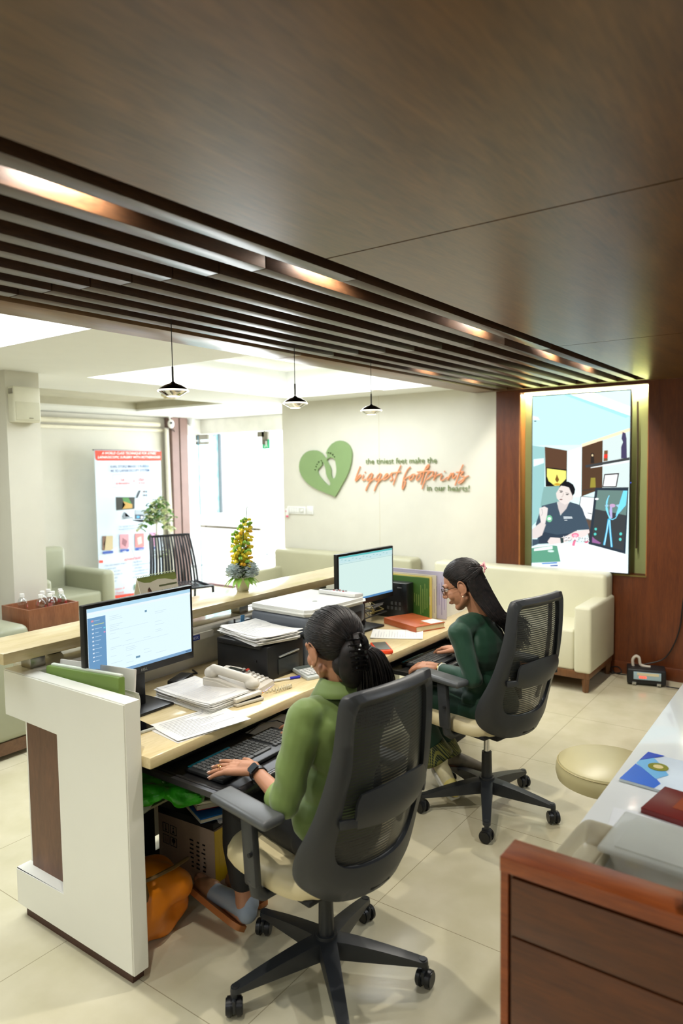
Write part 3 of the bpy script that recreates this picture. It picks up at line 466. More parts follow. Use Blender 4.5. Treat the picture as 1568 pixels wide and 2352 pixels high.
# white ceiling of the waiting area with two coffers and one shallow coffer
def ceil_with_holes(holes, x0, x1, y0, y1, z, th, mat):
    xs = sorted({x0, x1, *[h[0] for h in holes], *[h[1] for h in holes]}); ys = sorted({y0, y1, *[h[2] for h in holes], *[h[3] for h in holes]})
    mb = MB().m(mat)
    for a, b_ in zip(xs, xs[1:]):
        for c, d in zip(ys, ys[1:]):
            cx_, cy_ = (a+b_)/2, (c+d)/2
            if not any(h[0] < cx_ < h[1] and h[2] < cy_ < h[3] for h in holes): mb.bb(a, b_, c, d, z, z+th)
    return mb
H1 = (3.12, 5.38, 2.86, 4.5); H2 = (.15, 2.05, 2.86, 3.95); H3 = (3.0, 5.37, 5.36, 6.8)
cm = ceil_with_holes([H1, H2, H3], -1.6, 7.1, 2.70, 7.6, 2.345, .02, white_c)
struct(cm.build('ceiling'))
for (a, b_, c, d), top, e in ((H1, 2.62, .10), (H2, 2.62, .10)):
    mb = MB().m(white_c).bb(a-e, b_+e, c-e, d+e, top, top+.02)
    mb.bb(a-e-.02, a-e, c-e, d+e, 2.365, top).bb(b_+e, b_+e+.02, c-e, d+e, 2.365, top).bb(a-e, b_+e, c-e-.02, c-e, 2.365, top).bb(a-e, b_+e, d+e, d+e+.02, 2.365, top)
    struct(mb.build('ceiling'))
    mb = MB().m(E('cove_led', (248, 250, 240), 5.5))
    mb.bb(a-e+.01, a-e+.03, c, d, 2.367, 2.38).bb(b_+e-.03, b_+e-.01, c, d, 2.367, 2.38).bb(a, b_, c-e+.01, c-e+.03, 2.367, 2.38).bb(a, b_, d+e-.03, d+e-.01, 2.367, 2.38)
    struct(mb.build('trim_20'))
a, b_, c, d = H3
struct(MB().m(M('coffer_shade', (196, 192, 170), .7)).bb(a, b_, c, d, 2.44, 2.46).bb(a-.02, a, c, d, 2.365, 2.44).bb(b_, b_+.02, c, d, 2.365, 2.44).bb(a, b_, c-.02, c, 2.365, 2.44).bb(a, b_, d, d+.02, 2.365, 2.44).build('ceiling'))  # greyer than the ceiling: shade of the unlit recess is in the colour

# fixtures on the white ceiling
def round_light(x, y, z, r, label, mat=None):
    t = thing('ceiling_light', label, 'ceiling light', (x, y, z))
    MB().m(M('fixture_white', (236, 234, 226), .4)).lathe((0, 0, 0), [(0, 0), (r, 0), (r, -.012), (r*.8, -.014)]).build('fixture_ring', parent=t)
    MB().m(mat or E('fixture_glow', (255, 250, 236), 6)).lathe((0, 0, 0), [(r*.8, -.012), (r*.6, -.018), (0, -.02)]).build('diffuser', parent=t)
round_light(4.55, 3.55, 2.62, .06, 'round glowing ceiling spot in the bright coffer, beside the air vent')
for i, (x, y) in enumerate(DOWN_FILL): struct(MB().m(M('fixture_white', (236, 234, 226), .4)).cyl((x, y, 2.294), (x, y, 2.3), .07).m(E('fixture_glow', (255, 250, 236), 6)).cyl((x, y, 2.292), (x, y, 2.294), .055).build('trim_30'))  # unseen discs added where the fill spots hang
t = thing('ceiling_vent', 'square white ceiling vent inside the bright coffer', 'vent', (4.2, 3.75, 2.62))
MB().m(M('vent_white', (238, 236, 226), .5)).bb(-.22, .22, -.22, .22, -.012, 0, b=.004).build('frame', parent=t)
MB().m(M('vent_grey', (206, 204, 194), .5)).bb(-.17, .17, -.17, .17, -.018, -.012).build('grille', parent=t)
t = thing('dome_light', 'white dome light on the shallow shaded coffer near the pillar', 'ceiling light', (3.97, 5.75, 2.44))
MB().m(M('dome_white', (232, 230, 222), .35)).lathe((0, 0, 0), [(0, 0), (.09, 0), (.095, -.015), (.085, -.02)]).build('base', parent=t)
MB().m(M('dome_opal', (240, 238, 230), .25)).lathe((0, 0, 0), [(.085, -.018), (.07, -.04), (.035, -.052), (0, -.055)]).build('diffuser', parent=t)
t = thing('smoke_detector', 'cream smoke detector with dark slots, seen just under the first pendant', 'smoke detector', (4.23, 4.89, 2.345))
MB().m(M('detector_cream', (226, 216, 182), .45)).lathe((0, 0, 0), [(0, 0), (.075, 0), (.078, -.03), (.06, -.04), (.05, -.055), (0, -.058)]).build('body', parent=t)
mb = MB().m(blackM)
for k in range(8): mb.box((.053*cos(k*pi/4), .053*sin(k*pi/4), -.047), (.012, .003, .007), rz=k*pi/4+pi/2)
mb.build('slot', parent=t)
tag(MB().m(M('detector_white', (232, 230, 220), .45)).lathe((0, 0, 0), [(0, 0), (.06, 0), (.06, -.006), (0, -.008)]).build('ceiling_rose', loc=None), 'flat white ceiling disc above the lettered wall', 'ceiling disc').location = (5.3, 3.42, 2.345)
# pipe along the back wall
tag(MB().m(M('pipe_cream', (226, 220, 196), .5)).cyl((-1.6, 7.40, 2.245), (6.2, 7.40, 2.245), .03).bb(-1.6, 6.3, 7.41, 7.45, 2.15, 2.19, b=.004).build('wall_pipe'), 'cream pipe running along the top of the back wall', 'pipe')

# pendants
for i, (x, y, s) in enumerate([(2.0, 2.292, 'nearest, at the left over the calendar'), (2.83, 2.32, 'the middle of three'), (3.54, 2.32, 'farthest, in front of the lettered wall')]):
    t = thing('pendant_lamp', 'small chrome and black saucer pendant lamp, '+s, 'pendant lamp', (x, y, 2.01), group='pendant lamps over the counter')
    MB().m(M('cord_black', (40, 38, 36), .5)).cyl((0, 0, .10), (0, 0, .42), .0018, n=6).cyl((0, 0, .03), (0, 0, .10), .004, n=8).build('cord', parent=t)
    MB().m(M('shade_black', (30, 28, 28), .12, .6)).lathe((0, 0, 0), [(.006, .038), (.012, .032), (.035, .024), (.055, .012), (.062, .004)]).build('shade', parent=t)
    MB().m(E('pendant_ring', (255, 246, 220), 2.2)).lathe((0, 0, 0), [(.062, .005), (.066, .001), (.064, -.003), (.058, -.002), (.062, .005)]).build('light_ring', parent=t)
    MB().m(chrome).lathe((0, 0, 0), [(.06, -.002), (.045, -.012), (.03, -.02), (.028, -.021)]).build('reflector', parent=t)
    lamp('SPOT', (x, y, 1.975), 5, WARM, .02, spot=150, blend=.9)
    MB().m(E('pendant_lens', (255, 244, 214), 2.5)).lathe((0, 0, 0), [(.028, -.02), (.026, -.024), (0, -.025)]).build('lens', parent=t)

# ================================================================ entrance
struct(MB().m(M('mauve_frame', (138, 112, 104), .4)).bb(6.33, 6.445, 7.30, 7.45, 0, 2.34).bb(6.47, 6.60, 7.30, 7.45, 0, 2.34).m(steel).bb(6.445, 6.47, 7.32, 7.45, 0, 2.34).build('door_1'))
tag(MB().m(M('white_curtain', (236, 232, 218), .7, bump=.1, bscale=20)).tube([(6.29, 7.36, 2.2), (6.295, 7.36, 1.5), (6.31, 7.36, .8), (6.32, 7.36, .05)], [.028, .034, .036, .04], 10).build('white_conduit'), 'white conduit pipe beside the mauve door post', 'pipe')
fit = M('fitting_steel', (128, 124, 110), .5, .2)
t = thing('glass_door', 'frameless glass entrance door with steel push bar', 'door', (6.93, 6.22, .03)); t['kind'] = 'structure'; t.name = 'door_2'
MB().m(clear).bb(-.005, .005, 0, 1.20, 0, 2.06).build('pane', parent=t)
MB().m(fit).bb(-.05, -.02, .06, 1.18, .80, .835).bb(-.05, 0, .14, .16, .80, .83).bb(-.05, 0, 1.06, 1.08, .80, .83).build('push_bar', parent=t)
MB().m(fit).bb(-.018, .018, 1.02, 1.25, 1.96, 2.0).bb(-.018, .018, 1.02, 1.25, 2.03, 2.10).bb(-.018, .018, 1.20, 1.27, 1.96, 2.10).build('patch_fitting', parent=t)
MB().m(fit).bb(-.018, .018, -.02, .10, 2.03, 2.10).bb(-.018, .018, -.08, .02, 1.93, 2.10).build('patch_fitting', parent=t)
struct(MB().m(clear).bb(6.925, 6.935, 4.93, 6.205, .03, 2.14).m(M('glass_edge', (70, 110, 120), .1)).bb(6.924, 6.936, 6.205, 6.212, .03, 2.14).build('window_1'))
struct(MB().m(clear).bb(6.60, 6.92, 7.425, 7.435, .03, 2.12).m(MC['glass_edge']).bb(6.905, 6.912, 7.42, 7.44, .03, 2.12).build('window_2'))
t = thing('exit_sign', 'small green running-man sign on the glass beside the door', 'sign', (6.915, 6.17, 1.965))
MB().m(M('sign_green', (70, 190, 140), .4)).bb(-.003, .003, -.065, .065, -.06, .06).build('plate', parent=t)
mb = MB().m(M('sign_white', (240, 248, 244), .4))
mb.cyl((-.004, -.005, .03), (-.0045, -.005, .03), .011).prism([(-.004, .01, .018), (-.004, -.02, .018), (-.004, -.012, -.012), (-.004, .0, -.012)], (-.001, 0, 0)).prism([(-.004, 0, -.01), (-.004, .028, -.04), (-.004, .02, -.044), (-.004, -.012, -.01)], (-.001, 0, 0)).prism([(-.004, -.01, -.01), (-.004, -.02, -.045), (-.004, -.028, -.042), (-.004, -.016, -.005)], (-.001, 0, 0))
mb.build('pictogram', parent=t)
# building across the forecourt with a patterned window
struct(MB().m(M('outside_white', (238, 240, 238), .7)).bb(6.0, 7.57, 9.0, 9.2, 0, 3.4).bb(8.9, 16, 9.0, 9.2, 0, 3.4).bb(7.57, 8.9, 9.0, 9.2, 0, .86).bb(7.57, 8.9, 9.0, 9.2, 2.27, 3.4).build('wall_outside'))
fm = bpy.data.materials.new('patterned_film'); fm.use_nodes = True; nt = fm.node_tree; b = nt.nodes['Principled BSDF']
v = nt.nodes.new('ShaderNodeTexVoronoi'); v.inputs['Scale'].default_value = 9; tc = nt.nodes.new('ShaderNodeTexCoord'); nt.links.new(tc.outputs['Object'], v.inputs['Vector'])
rp = nt.nodes.new('ShaderNodeValToRGB'); nt.links.new(v.outputs['Distance'], rp.inputs[0]); rp.color_ramp.elements[0].color = s2l((120, 196, 200)); rp.color_ramp.elements[1].color = s2l((196, 226, 228)); rp.color_ramp.elements[0].position = .1
nt.links.new(rp.outputs[0], b.inputs['Base Color'])
t = thing('window_3', 'window outside with teal patterned film and dark frame, beyond the glass door', 'window'); t['kind'] = 'structure'
MB().m(M('grey_frame', (96, 104, 108), .4)).bb(7.57, 8.9, 9.0, 9.06, 2.25, 2.28).bb(8.86, 8.9, 8.98, 9.06, .86, 2.27).build('frame', parent=t)
MB().m(fm).bb(7.57, 8.86, 9.04, 9.06, .86, 2.25).build('pane', parent=t)
struct(MB().m(M('ledge_white', (226, 224, 214), .6)).bb(7.0, 8.95, 8.85, 9.0, .70, .86).build('trim_21'))

# ---------------------------------------------------------------- things on walls and posts
t = thing('security_camera', 'small white indoor camera on the mauve door post', 'security camera', (6.28, 7.26, 2.25))
MB().m(M('cam_white', (236, 236, 230), .3)).sph((0, 0, 0), (.045, .04, .06)).cyl((0, .01, .05), (0, .03, .09), .012).bb(-.03, .03, -.0, .05, .085, .095, b=.004).build('body', parent=t)
MB().m(black).cyl((-.025, -.03, .01), (-.032, -.045, .01), .014).build('lens', parent=t)
MB().m(black).tube([(0, .03, -.05), (-.04, .02, -.07), (-.06, .03, -.03), (-.07, .04, .06)], .004, 6).tube([(0, 0, -.05), (.05, .0, -.08), (.08, .02, -.10), (.03, .03, -.07)], .004, 6).build('cable', parent=t)
t = thing('dome_camera', 'pale dome camera on a bracket right of the mauve door post', 'security camera', (6.66, 7.30, 2.28))
MB().m(M('dome_cam', (200, 202, 200), .35)).cyl((0, 0, 0), (0, 0, .05), .055, .06).sph((0, 0, 0), (.05, .05, .045)).build('body', parent=t)
t = thing('wall_speaker', 'cream rectangular wall speaker high on the pillar', 'speaker', (2.63, 4.53, 2.12))
MB().m(M('speaker_cream', (228, 226, 206), .4)).box((0, -.04, 0), (.19, .08, .235), b=.012, seg=3).build('housing', parent=t)
MB().m(M('speaker_grille', (216, 214, 190), .6, bump=.3, bscale=400)).box((.0, -.082, -.045), (.168, .006, .12), b=.002).build('grille', parent=t)
mb = MB().m(steel).box((-.098, -.05, .085), (.006, .05, .035), b=.002); mb.build('bracket', parent=t)
mb = MB().m(M('speaker_mark', (150, 146, 120), .5)).box((.02, -.0865, -.09), (.03, .002, .005)); mb.build('badge', parent=t)
t = thing('switch_panel', 'long white switch panel with round dial below the heart', 'switch panel', (5.79, 4.75, 1.212))
sw = M('switch_white', (240, 240, 236), .3)
MB().m(sw).box((-.006, 0, 0), (.012, .25, .08), b=.003).build('plate', parent=t)
MB().m(M('switch_grey', (214, 214, 206), .4)).box((-.0125, .0, 0), (.002, .21, .055)).build('rocker_row', parent=t)  # slightly greyer strip behind the rockers
MB().m(sw).cyl((-.012, -.08, 0), (-.024, -.08, 0), .014).build('dial', parent=t)
for k in range(4): MB().m(sw).box((-.014, .08-k*.034, 0), (.004, .028, .045), b=.001).build('rocker', parent=t)
t = thing('light_switch', 'square white light switch right of the long switch panel', 'switch', (5.79, 4.567, 1.217))
MB().m(sw).box((-.006, 0, 0), (.012, .085, .085), b=.003).build('plate', parent=t)
MB().m(sw).box((-.014, 0, .004), (.006, .055, .05), b=.002).build('rocker', parent=t)
t = thing('hanging_tag', 'small white tag with pink edge hanging off the switch panel', 'tag', (5.77, 4.87, 1.19))
MB().m(sw).box((0, 0, 0), (.006, .045, .075), b=.002).build('card', parent=t)
MB().m(M('tag_pink', (232, 110, 140), .5)).box((-.004, .012, .01), (.002, .012, .015)).box((-.004, -.005, -.045), (.004, .03, .022), b=.003).build('fringe', parent=t)

# heart with the two footprints cut out
def curve_plate(outer, holes, x, depth, mats, name):
    cu = bpy.data.curves.new('h', 'CURVE'); cu.dimensions = '2D'; cu.fill_mode = 'BOTH'; cu.extrude = depth/2
    for pts in [outer]+holes:
        sp = cu.splines.new('POLY'); sp.points.add(len(pts)-1); sp.use_cyclic_u = True
        for p, q in zip(sp.points, pts): p.co = (-q[0], q[1], 0, 1)
    ob = bpy.data.objects.new('h', cu); COL.objects.link(ob); dg = bpy.context.evaluated_depsgraph_get()
    me = bpy.data.meshes.new_from_object(ob.evaluated_get(dg)); bpy.data.objects.remove(ob)
    for v_ in me.vertices: v_.co = Vector((x-v_.co.z, -v_.co.x, v_.co.y))
    me.materials.clear(); me.materials.append(mats); o = bpy.data.objects.new(name, me); COL.objects.link(o); return o
def smooth_loop(p, it=1):
    for _ in range(it):
        q = []
        for i in range(len(p)):
            a, b_ = p[i], p[(i+1) % len(p)]; q += [(a[0]*.75+b_[0]*.25, a[1]*.75+b_[1]*.25), (a[0]*.25+b_[0]*.75, a[1]*.25+b_[1]*.75)]
        p = q
    return p
hp = curve_plate(HEART, [smooth_loop(h) for h in HEART_HOLES], 5.772, .02, M('heart_green', (134, 160, 108), .4, var=.03), 'heart_plaque')
tag(hp, 'sage green heart plaque with two baby footprints cut out', 'wall decoration')
lt = M('letter_green', (122, 140, 90), .4); lo = M('letter_orange', (236, 158, 114), .35)
tag(MB().m(lt).text('the tiniest feet make the', (5.782, 3.862, 1.692), (0, -1, 0), (0, 0, 1), width=.785, extrude=.005).build('lettering', smooth=False), 'green raised lettering reading the tiniest feet make the', 'lettering')
tag(MB().m(lt).text('in our hearts!', (5.782, 3.182, 1.436), (0, -1, 0), (0, 0, 1), width=.43, extrude=.005).build('lettering', smooth=False), 'green raised lettering reading in our hearts', 'lettering')
mb = MB().m(lo)
def catmull3(p, n=6):
    q = [Vector(p[0])]+[Vector(v) for v in p]+[Vector(p[-1])]; r = []
    for i in range(1, len(q)-2):
        a, b_, c, d = q[i-1:i+3]
        for k in range(n):
            s = k/n; r.append(.5*((2*b_)+(c-a)*s+(2*a-5*b_+4*c-d)*s**2+(3*b_-a-3*c+d)*s**3))
    return r+[Vector(p[-1])]
def catmull(p, n=5):
    if len(p) < 3: return p
    q = [p[0]]+list(p)+[p[-1]]; r = []
    for i in range(1, len(q)-2):
        for k in range(n):
            t_ = k/n; a, b_, c, d = (Vector(v) for v in q[i-1:i+3])
            r.append(tuple(.5*((2*b_)+(c-a)*t_+(2*a-5*b_+4*c-d)*t_**2+(3*b_-a-3*c+d)*t_**3)))
    return r+[tuple(p[-1])]
for k, st in enumerate(SCRIPT_STROKES): mb.tube(catmull([(5.776-.0012*(k % 3), y, z) for y, z in st]), .0068, 6)
tag(mb.build('script_lettering'), 'orange handwritten lettering reading biggest footprints', 'lettering')

# standing banner against the back wall
t = thing('roll_up_banner', 'tall pale blue roll-up banner with red header by the back wall', 'banner', (5.55, 7.1, 0))
def P2(mb, cache, col, pts, y, nm, mat=None):
    mb.m(mat or M('%s_%d_%d_%d' % ((nm,)+col), col, .5, var=.01)); mb.face([(a, y, c) for a, c in pts])
mb = MB()
for k, (col, pts) in enumerate(BANNER_SHAPES):
    if k == 0: mb.m(M('banner_sheet', (206, 222, 234), .45, var=.03, vscale=3)).bb(4.99, 5.955, 7.1, 7.104, .03, 1.895)
    else: P2(mb, None, col, pts, 7.0985-.0004*k, 'ban')
red = M('ban_red', (226, 60, 52), .5); blu = M('ban_blue', (40, 66, 130), .5); wh = M('ban_white', (248, 248, 248), .5); gr = M('ban_grey', (92, 112, 140), .5)
ty = 7.08
def bt(s_, x, z, w_, mat, **k): mb.m(mat).text(s_, (x, ty, z), (1, 0, 0), (0, 0, 1), width=w_, **k)
bt('A WORLD CLASS TECHNIQUE FOR GYNEC', 5.075, 1.846, .80, wh, bold=.02, shear=.25); bt('LAPAROSCOPIC SURGERY WITH MOTHERHOOD', 5.02, 1.798, .915, wh, bold=.02, shear=.25)
bt('KARL STORZ IMAGE1 S RUBINA', 5.19, 1.687, .565, blu, bold=.008); bt('4K 3D LAPAROSCOPY SYSTEM', 5.19, 1.636, .565, blu, bold=.008)
bt('1st', 5.331, 1.528, .05, red, bold=.02); bt('in Ahmedabad', 5.26, 1.489, .195, red, bold=.02); bt('&', 5.506, 1.508, .03, red); bt('15th', 5.593, 1.52, .083, red, bold=.02); bt('in India', 5.59, 1.485, .095, red, bold=.02)
bt('The Optimal Standard for NIR/ICG', 5.274, .972, .385, gr); bt('Fluorescence Imaging in 4K 3D/2D', 5.274, .940, .375, gr)
bt('ADVANTAGES', 5.332, .562, .262, red, bold=.02, shear=.25)
for k, s_ in enumerate(['\u2022 Fine and complex surgery', '  is more easy', '  in very good view', '  safer option next to', '  nerves, glands', '  with difficult', '  zone']): mb.m(blu).text(s_, (5.05+(.02 if k else 0), ty, .528-k*.0395), (1, 0, 0), (0, 0, 1), size=.029)
for k, s_ in enumerate(['1 Big fibroids', '2 Grade 4 endometriosis', '   adhesions', '3 Hysterectomy with', '   surgeries (cancer)', '4 Safe']): mb.m(blu).text(s_, (5.453+(.03 if s_[0] == ' ' else 0), ty, .522-k*.0375), (1, 0, 0), (0, 0, 1), size=.029)
bt('Migration &', 5.13, .226, .20, red, shear=.3); bt('and Trendz', 5.13, .176, .19, red, shear=.3)
bt('CONSULTANCY  Mumbai', 5.09, .098, .45, wh, bold=.01, shear=.15); bt('Surgery, Advanced Center', 5.09, .060, .45, wh, shear=.15)
for k, s_ in enumerate(['Fluorescence', 'NIR', 'Endoscopy', 'Scope']): bt(s_, 5.085+k*.236, .658+.008*k, [.12, .05, .09, .06][k], wh)
mb.build('printed_sheet', parent=t, world=True, smooth=False)
MB().m(black).cyl((4.975, 7.11, 1.897), (5.965, 7.11, 1.89), .006).build('top_rail', parent=t, world=True)
MB().m(steel).bb(4.97, 5.97, 7.02, 7.18, 0, .05, b=.01).build('base', parent=t, world=True)
# ================================================================ reception desk
t = thing('reception_desk', 'long reception desk with white end panel, pale timber top and raised counter', 'desk', (2.6, 2.2, 0))
def dk(mb, n, l=None):
    o = mb.build(n, parent=t, world=True)
    if l: lab(o, l)
    return o
C_ = [(1.84, .045), (1.84, .95), (2.555, .95), (2.555, .775), (2.215, .775), (2.215, .187), (2.53, .187), (2.53, .045)]
dk(MB().m(whiteP).prism([(1.366, y, z) for y, z in C_], (.064, 0, 0), b=.004), 'end_panel', 'white C-shaped end panel')
dk(MB().m(woodP).bb(1.412, 1.432, 2.20, 2.49, .187, .775), 'wood_inset', 'brown wood infill of the end panel')
dk(MB().m(M('dark_plinth', (74, 46, 34), .5)).bb(1.385, 1.43, 1.87, 2.5, 0, .046), 'plinth')
dk(MB().m(woodL).bb(1.43, 4.25, 1.802, 2.47, .722, .762, b=.006), 'worktop', 'pale timber worktop')
dk(MB().m(whiteP).bb(1.43, 3.77, 2.475, 2.53, .05, .93).bb(3.74, 4.22, 1.985, 2.0, .05, .72).bb(3.15, 3.77, 2.28, 2.30, .05, .722), 'modesty_wall')
dk(MB().m(whiteG).bb(1.43, 3.77, 2.42, 2.60, .93, .95, b=.003), 'ledge', 'glossy white ledge under the counter')
dk(MB().m(whiteP).bb(3.77, 4.25, 1.957, 2.02, .04, .99, b=.004), 'end_cabinet', 'white block at the far end')
dk(MB().m(woodL).bb(1.31, 3.66, 2.445, 2.70, .993, 1.035, b=.003), 'raised_counter', 'pale timber raised counter')
for x in (1.46, 1.62): pass
for x, y in ((1.452, 2.495), (1.60, 2.62), (2.17, 2.51), (2.585, 2.51), (3.25, 2.51)):
    dk(MB().m(steel).bb(x-.032, x+.032, y-.032, y+.032, .95, .994, b=.004), 'standoff')
dk(MB().m(M('shelf_board', (150, 142, 112), .5)).bb(1.44, 1.82, 2.02, 2.14, .460, .468).bb(1.50, 3.1, 2.25, 2.46, .50, .515).m(M('label_rail', (222, 220, 210), .4)).bb(1.96, 2.30, 2.405, 2.42, .90, .93), 'shelf')
t2 = thing('name_strip', 'blue lettered strip stuck on the ledge edge beside the near monitor', 'label', (2.13, 2.41, .915))
MB().m(M('strip_blue', (46, 66, 160), .4)).box((0, -.008, 0), (.16, .002, .024)).build('strip', parent=t2)
MB().m(M('strip_txt', (200, 210, 240), .4)).text('RECEPTION DESK', (-.072, -.0095, -.006), (1, 0, 0), (0, 0, 1), width=.145, bold=.01).build('lettering', parent=t2, smooth=False)

def tray(x0, x1, y0, y1, z, label):
    t = thing('keyboard_tray', label, 'keyboard tray', ((x0+x1)/2, (y0+y1)/2, z))
    MB().m(black).bb(x0, x1, y0, y1, z-.014, z, b=.003).bb(x0, x0+.012, y0, y1, z, z+.014, b=.002).bb(x1-.012, x1, y0, y1, z, z+.014, b=.002).bb(x0, x1, y1-.012, y1, z, z+.02, b=.002).build('tray', parent=t, world=True)
    for x in (x0-.012, x1+.012): MB().m(M('rail_steel', (70, 70, 72), .35, .8)).bb(x-.008, x+.008, y0+.02, y1+.12, z-.006, z+.014).bb(x-.002, x+.002, y1, y1+.1, z, .722).build('slide_rail', parent=t, world=True)
    MB().m(M('wrist_rest', (32, 32, 33), .28, bump=.05)).cyl((x0+.03, y0+.012, z+.006), (x1-.03, y0+.012, z+.006), .018, b=.004).build('wrist_rest', parent=t, world=True)
    return t
tray(1.545, 2.25, 1.545, 1.93, .645, 'black pull-out keyboard tray under the near end of the desk')
tray(2.97, 3.66, 1.60, 1.90, .655, 'black pull-out keyboard tray under the far end of the desk')

def keyboard(loc, rz, label, teal=True):
    t = thing('keyboard', label, 'keyboard', loc, rz, group='black keyboards on the pull-out trays')
    mb = MB().m(M('kb_body', (38, 40, 42), .35)).box((0, 0, .008), (.46, .18, .014), b=.005); mb.build('body', parent=t)
    mb = MB().m(M('kb_key', (78, 80, 80), .3, var=.2, vscale=40))
    for r in range(6):
        y = .062-r*.0215
        x = -.215
        while x < .20:
            wk = .0175 if not (r == 5 and -.12 < x < -.02) else .09
            if abs(x+wk/2-.075) > .004 and abs(x+wk/2-.145) > .004: mb.box((x+wk/2, y, .0175), (wk-.003, .0175, .006), b=.0012, seg=1)
            x += wk+.0015
    mb.build('key_field', parent=t)
    if teal: MB().m(M('kb_teal', (38, 150, 178), .3)).box((-.12, .081, .0165), (.2, .010, .004), b=.001).build('media_strip', parent=t)
    return t
keyboard((1.83, 1.745, .647), radians(1), 'black keyboard with teal strip under the hands in the olive shirt')
keyboard((3.30, 1.757, .657), radians(-2), 'black keyboard with teal strip at the far workplace')
t = thing('mouse_mat', 'pale mouse mat and paper sticking out behind the near keyboard', 'mouse mat', (2.10, 1.81, .647), radians(4))
MB().m(M('mat_pale', (206, 204, 196), .5)).box((0, 0, .002), (.24, .2, .003), b=.001).build('sheet', parent=t)
t = thing('computer_mouse', 'black computer mouse under the right hand in the olive shirt', 'computer mouse', (2.115, 1.76, .652), radians(10))
MB().m(black).sph((0, 0, .012), (.03, .052, .02)).build('body', parent=t)
MB().m(black).tube([(0, .05, .012), (.02, .1, .01), (-.03, .14, .012), (-.15, .13, .01)], .0022, 6).build('cable', parent=t)

# ---------------------------------------------------------------- monitors
def monitor(loc, rz, wd, hg, label, style, logo):
    t = thing('computer_monitor', label, 'monitor', loc, rz)   # origin: desk level under the screen centre; screen faces -Y
    zc = .148+hg/2
    MB().m(black).box((0, .012, zc), (wd, .026, hg), b=.004).box((0, .035, zc-.02), (wd*.6, .03, hg*.6), b=.01).build('casing', parent=t)
    bz = .014; sw_, sh = wd-2*bz, hg-bz-.030; zs = zc+.008
    mb = MB().m(E('screen_pale' if style else 'screen_mint', (222, 243, 250) if style else (208, 232, 226), 1.03)).box((0, -.0015, zs), (sw_, .002, sh))
    x0, z1 = -sw_/2, zs+sh/2
    def R(u0, u1, v0, v1, nm, c, k=1): mb.m(E(nm, c, 1.0)).box((x0+sw_*(u0+u1)/2, -.003-.0004*k, z1-sh*(v0+v1)/2), (sw_*(u1-u0), .0006, sh*(v1-v0)))
    if style:
        R(0, 1, 0, .05, 's_top', (176, 216, 238)); R(0, 1, .05, .085, 's_bar', (232, 244, 250)); R(0, .155, .13, .94, 's_side', (108, 152, 192)); R(0, 1, .955, 1, 's_task', (130, 168, 204))
        for k in range(11):
            v = .17+k*.056; R(.035, .05, v, v+.018, 's_dot', (210, 226, 240), 2); R(.058, .058+.03+.05*rnd.random(), v+.004, v+.012, 's_line', (170, 200, 224), 2)
        R(.03, .05, .165, .19, 's_r', (220, 150, 160), 3); R(.055, .14, .227, .235, 's_y', (200, 214, 140), 3); R(.135, .15, .29, .31, 's_c', (120, 210, 226), 3); R(.135, .15, .35, .37, 's_r2', (214, 150, 190), 3)
        for k in range(30):
            v = .16+k*.025; u = rnd.choice([.19, .19, .33, .5, .62]); R(u, u+.04+.08*rnd.random(), v, v+.004, 's_txt', (196, 216, 226), 2)
        R(.19, .19+.36, .37, .373, 's_txt', (196, 216, 226), 2); R(.3, .75, .62, .623, 's_txt', (196, 216, 226), 2)
        R(.52, .54, .18, .21, 's_btn', (112, 150, 176), 3); R(.42, .46, .83, .86, 's_btn', (112, 150, 176), 3)
        R(.93, .99, .965, .985, 's_tl', (90, 124, 160), 3)
    else:
        R(0, 1, 0, .035, 's_teal', (94, 190, 190)); R(0, 1, .035, .14, 's_rib', (196, 226, 228)); R(0, 1, .155, .162, 's_l', (150, 190, 196)); R(0, 1, .955, 1, 's_task2', (86, 136, 184))
        for k in range(14): R(.03+k*.065, .03+k*.065+.03, .06+.02*(k % 3), .075+.02*(k % 3), 's_ic', (150, 196, 200), 2)
    mb.build('screen', parent=t, smooth=False)
    if logo: MB().m(M('logo_grey', (170, 172, 172), .3, .6)).text(logo, (0, -.0025, zc-hg/2+.010), (1, 0, 0), (0, 0, 1), width=.03, bold=.03, align='CENTER').build('logo', parent=t, smooth=False)
    MB().m(black).box((0, .055, .11), (.075, .03, .21), b=.006).build('neck', parent=t)
    MB().m(black).box((0, .05, .006), (.21, .19, .012), b=.004).build('foot', parent=t)
    return t
monitor((1.712, 2.175, .762), 0, .508, .302, 'near black monitor showing a pale web page with a blue side menu', 1, 'DELL')
monitor((3.29, 2.20, .762), radians(-4), .515, .302, 'far black monitor showing a pale mint spreadsheet with a teal bar', 0, None)

# ---------------------------------------------------------------- machines
t = thing('label_printer', 'low black printer carrying a fanned pile of papers', 'printer', (2.36, 2.17, .762), radians(-1))
MB().m(M('printer_black', (26, 27, 30), .38, var=.05)).bb(-.115, .125, -.155, .16, 0, .15, b=.006, seg=3).bb(-.125, .135, -.12, .15, .135, .158, b=.006).build('housing', parent=t)
MB().m(M('printer_panel', (50, 54, 54), .4)).bb(-.05, .085, -.160, -.153, .015, .085, b=.002).build('tray_door', parent=t)
MB().m(M('slot_metal', (196, 200, 200), .3, .6)).box((.02, -.16, .098), (.135, .008, .007), rot=(0, radians(-3), 0), b=.002).build('paper_slot', parent=t)
MB().m(blackM).bb(-.118, -.1145, -.09, -.075, .075, .085).build('button', parent=t)
t = thing('multifunction_printer', 'large grey printer scanner with white curved lid', 'printer', (2.72, 2.17, .762), radians(-2))
mfg = M('mfp_grey', (92, 97, 104), .45, var=.03)
MB().m(mfg).bb(-.215, .215, -.165, .17, 0, .135, b=.012, seg=3).build('lower_body', parent=t)
MB().m(mfg).bb(-.225, .225, -.19, .18, .14, .235, b=.02, seg=3).build('scanner_body', parent=t)
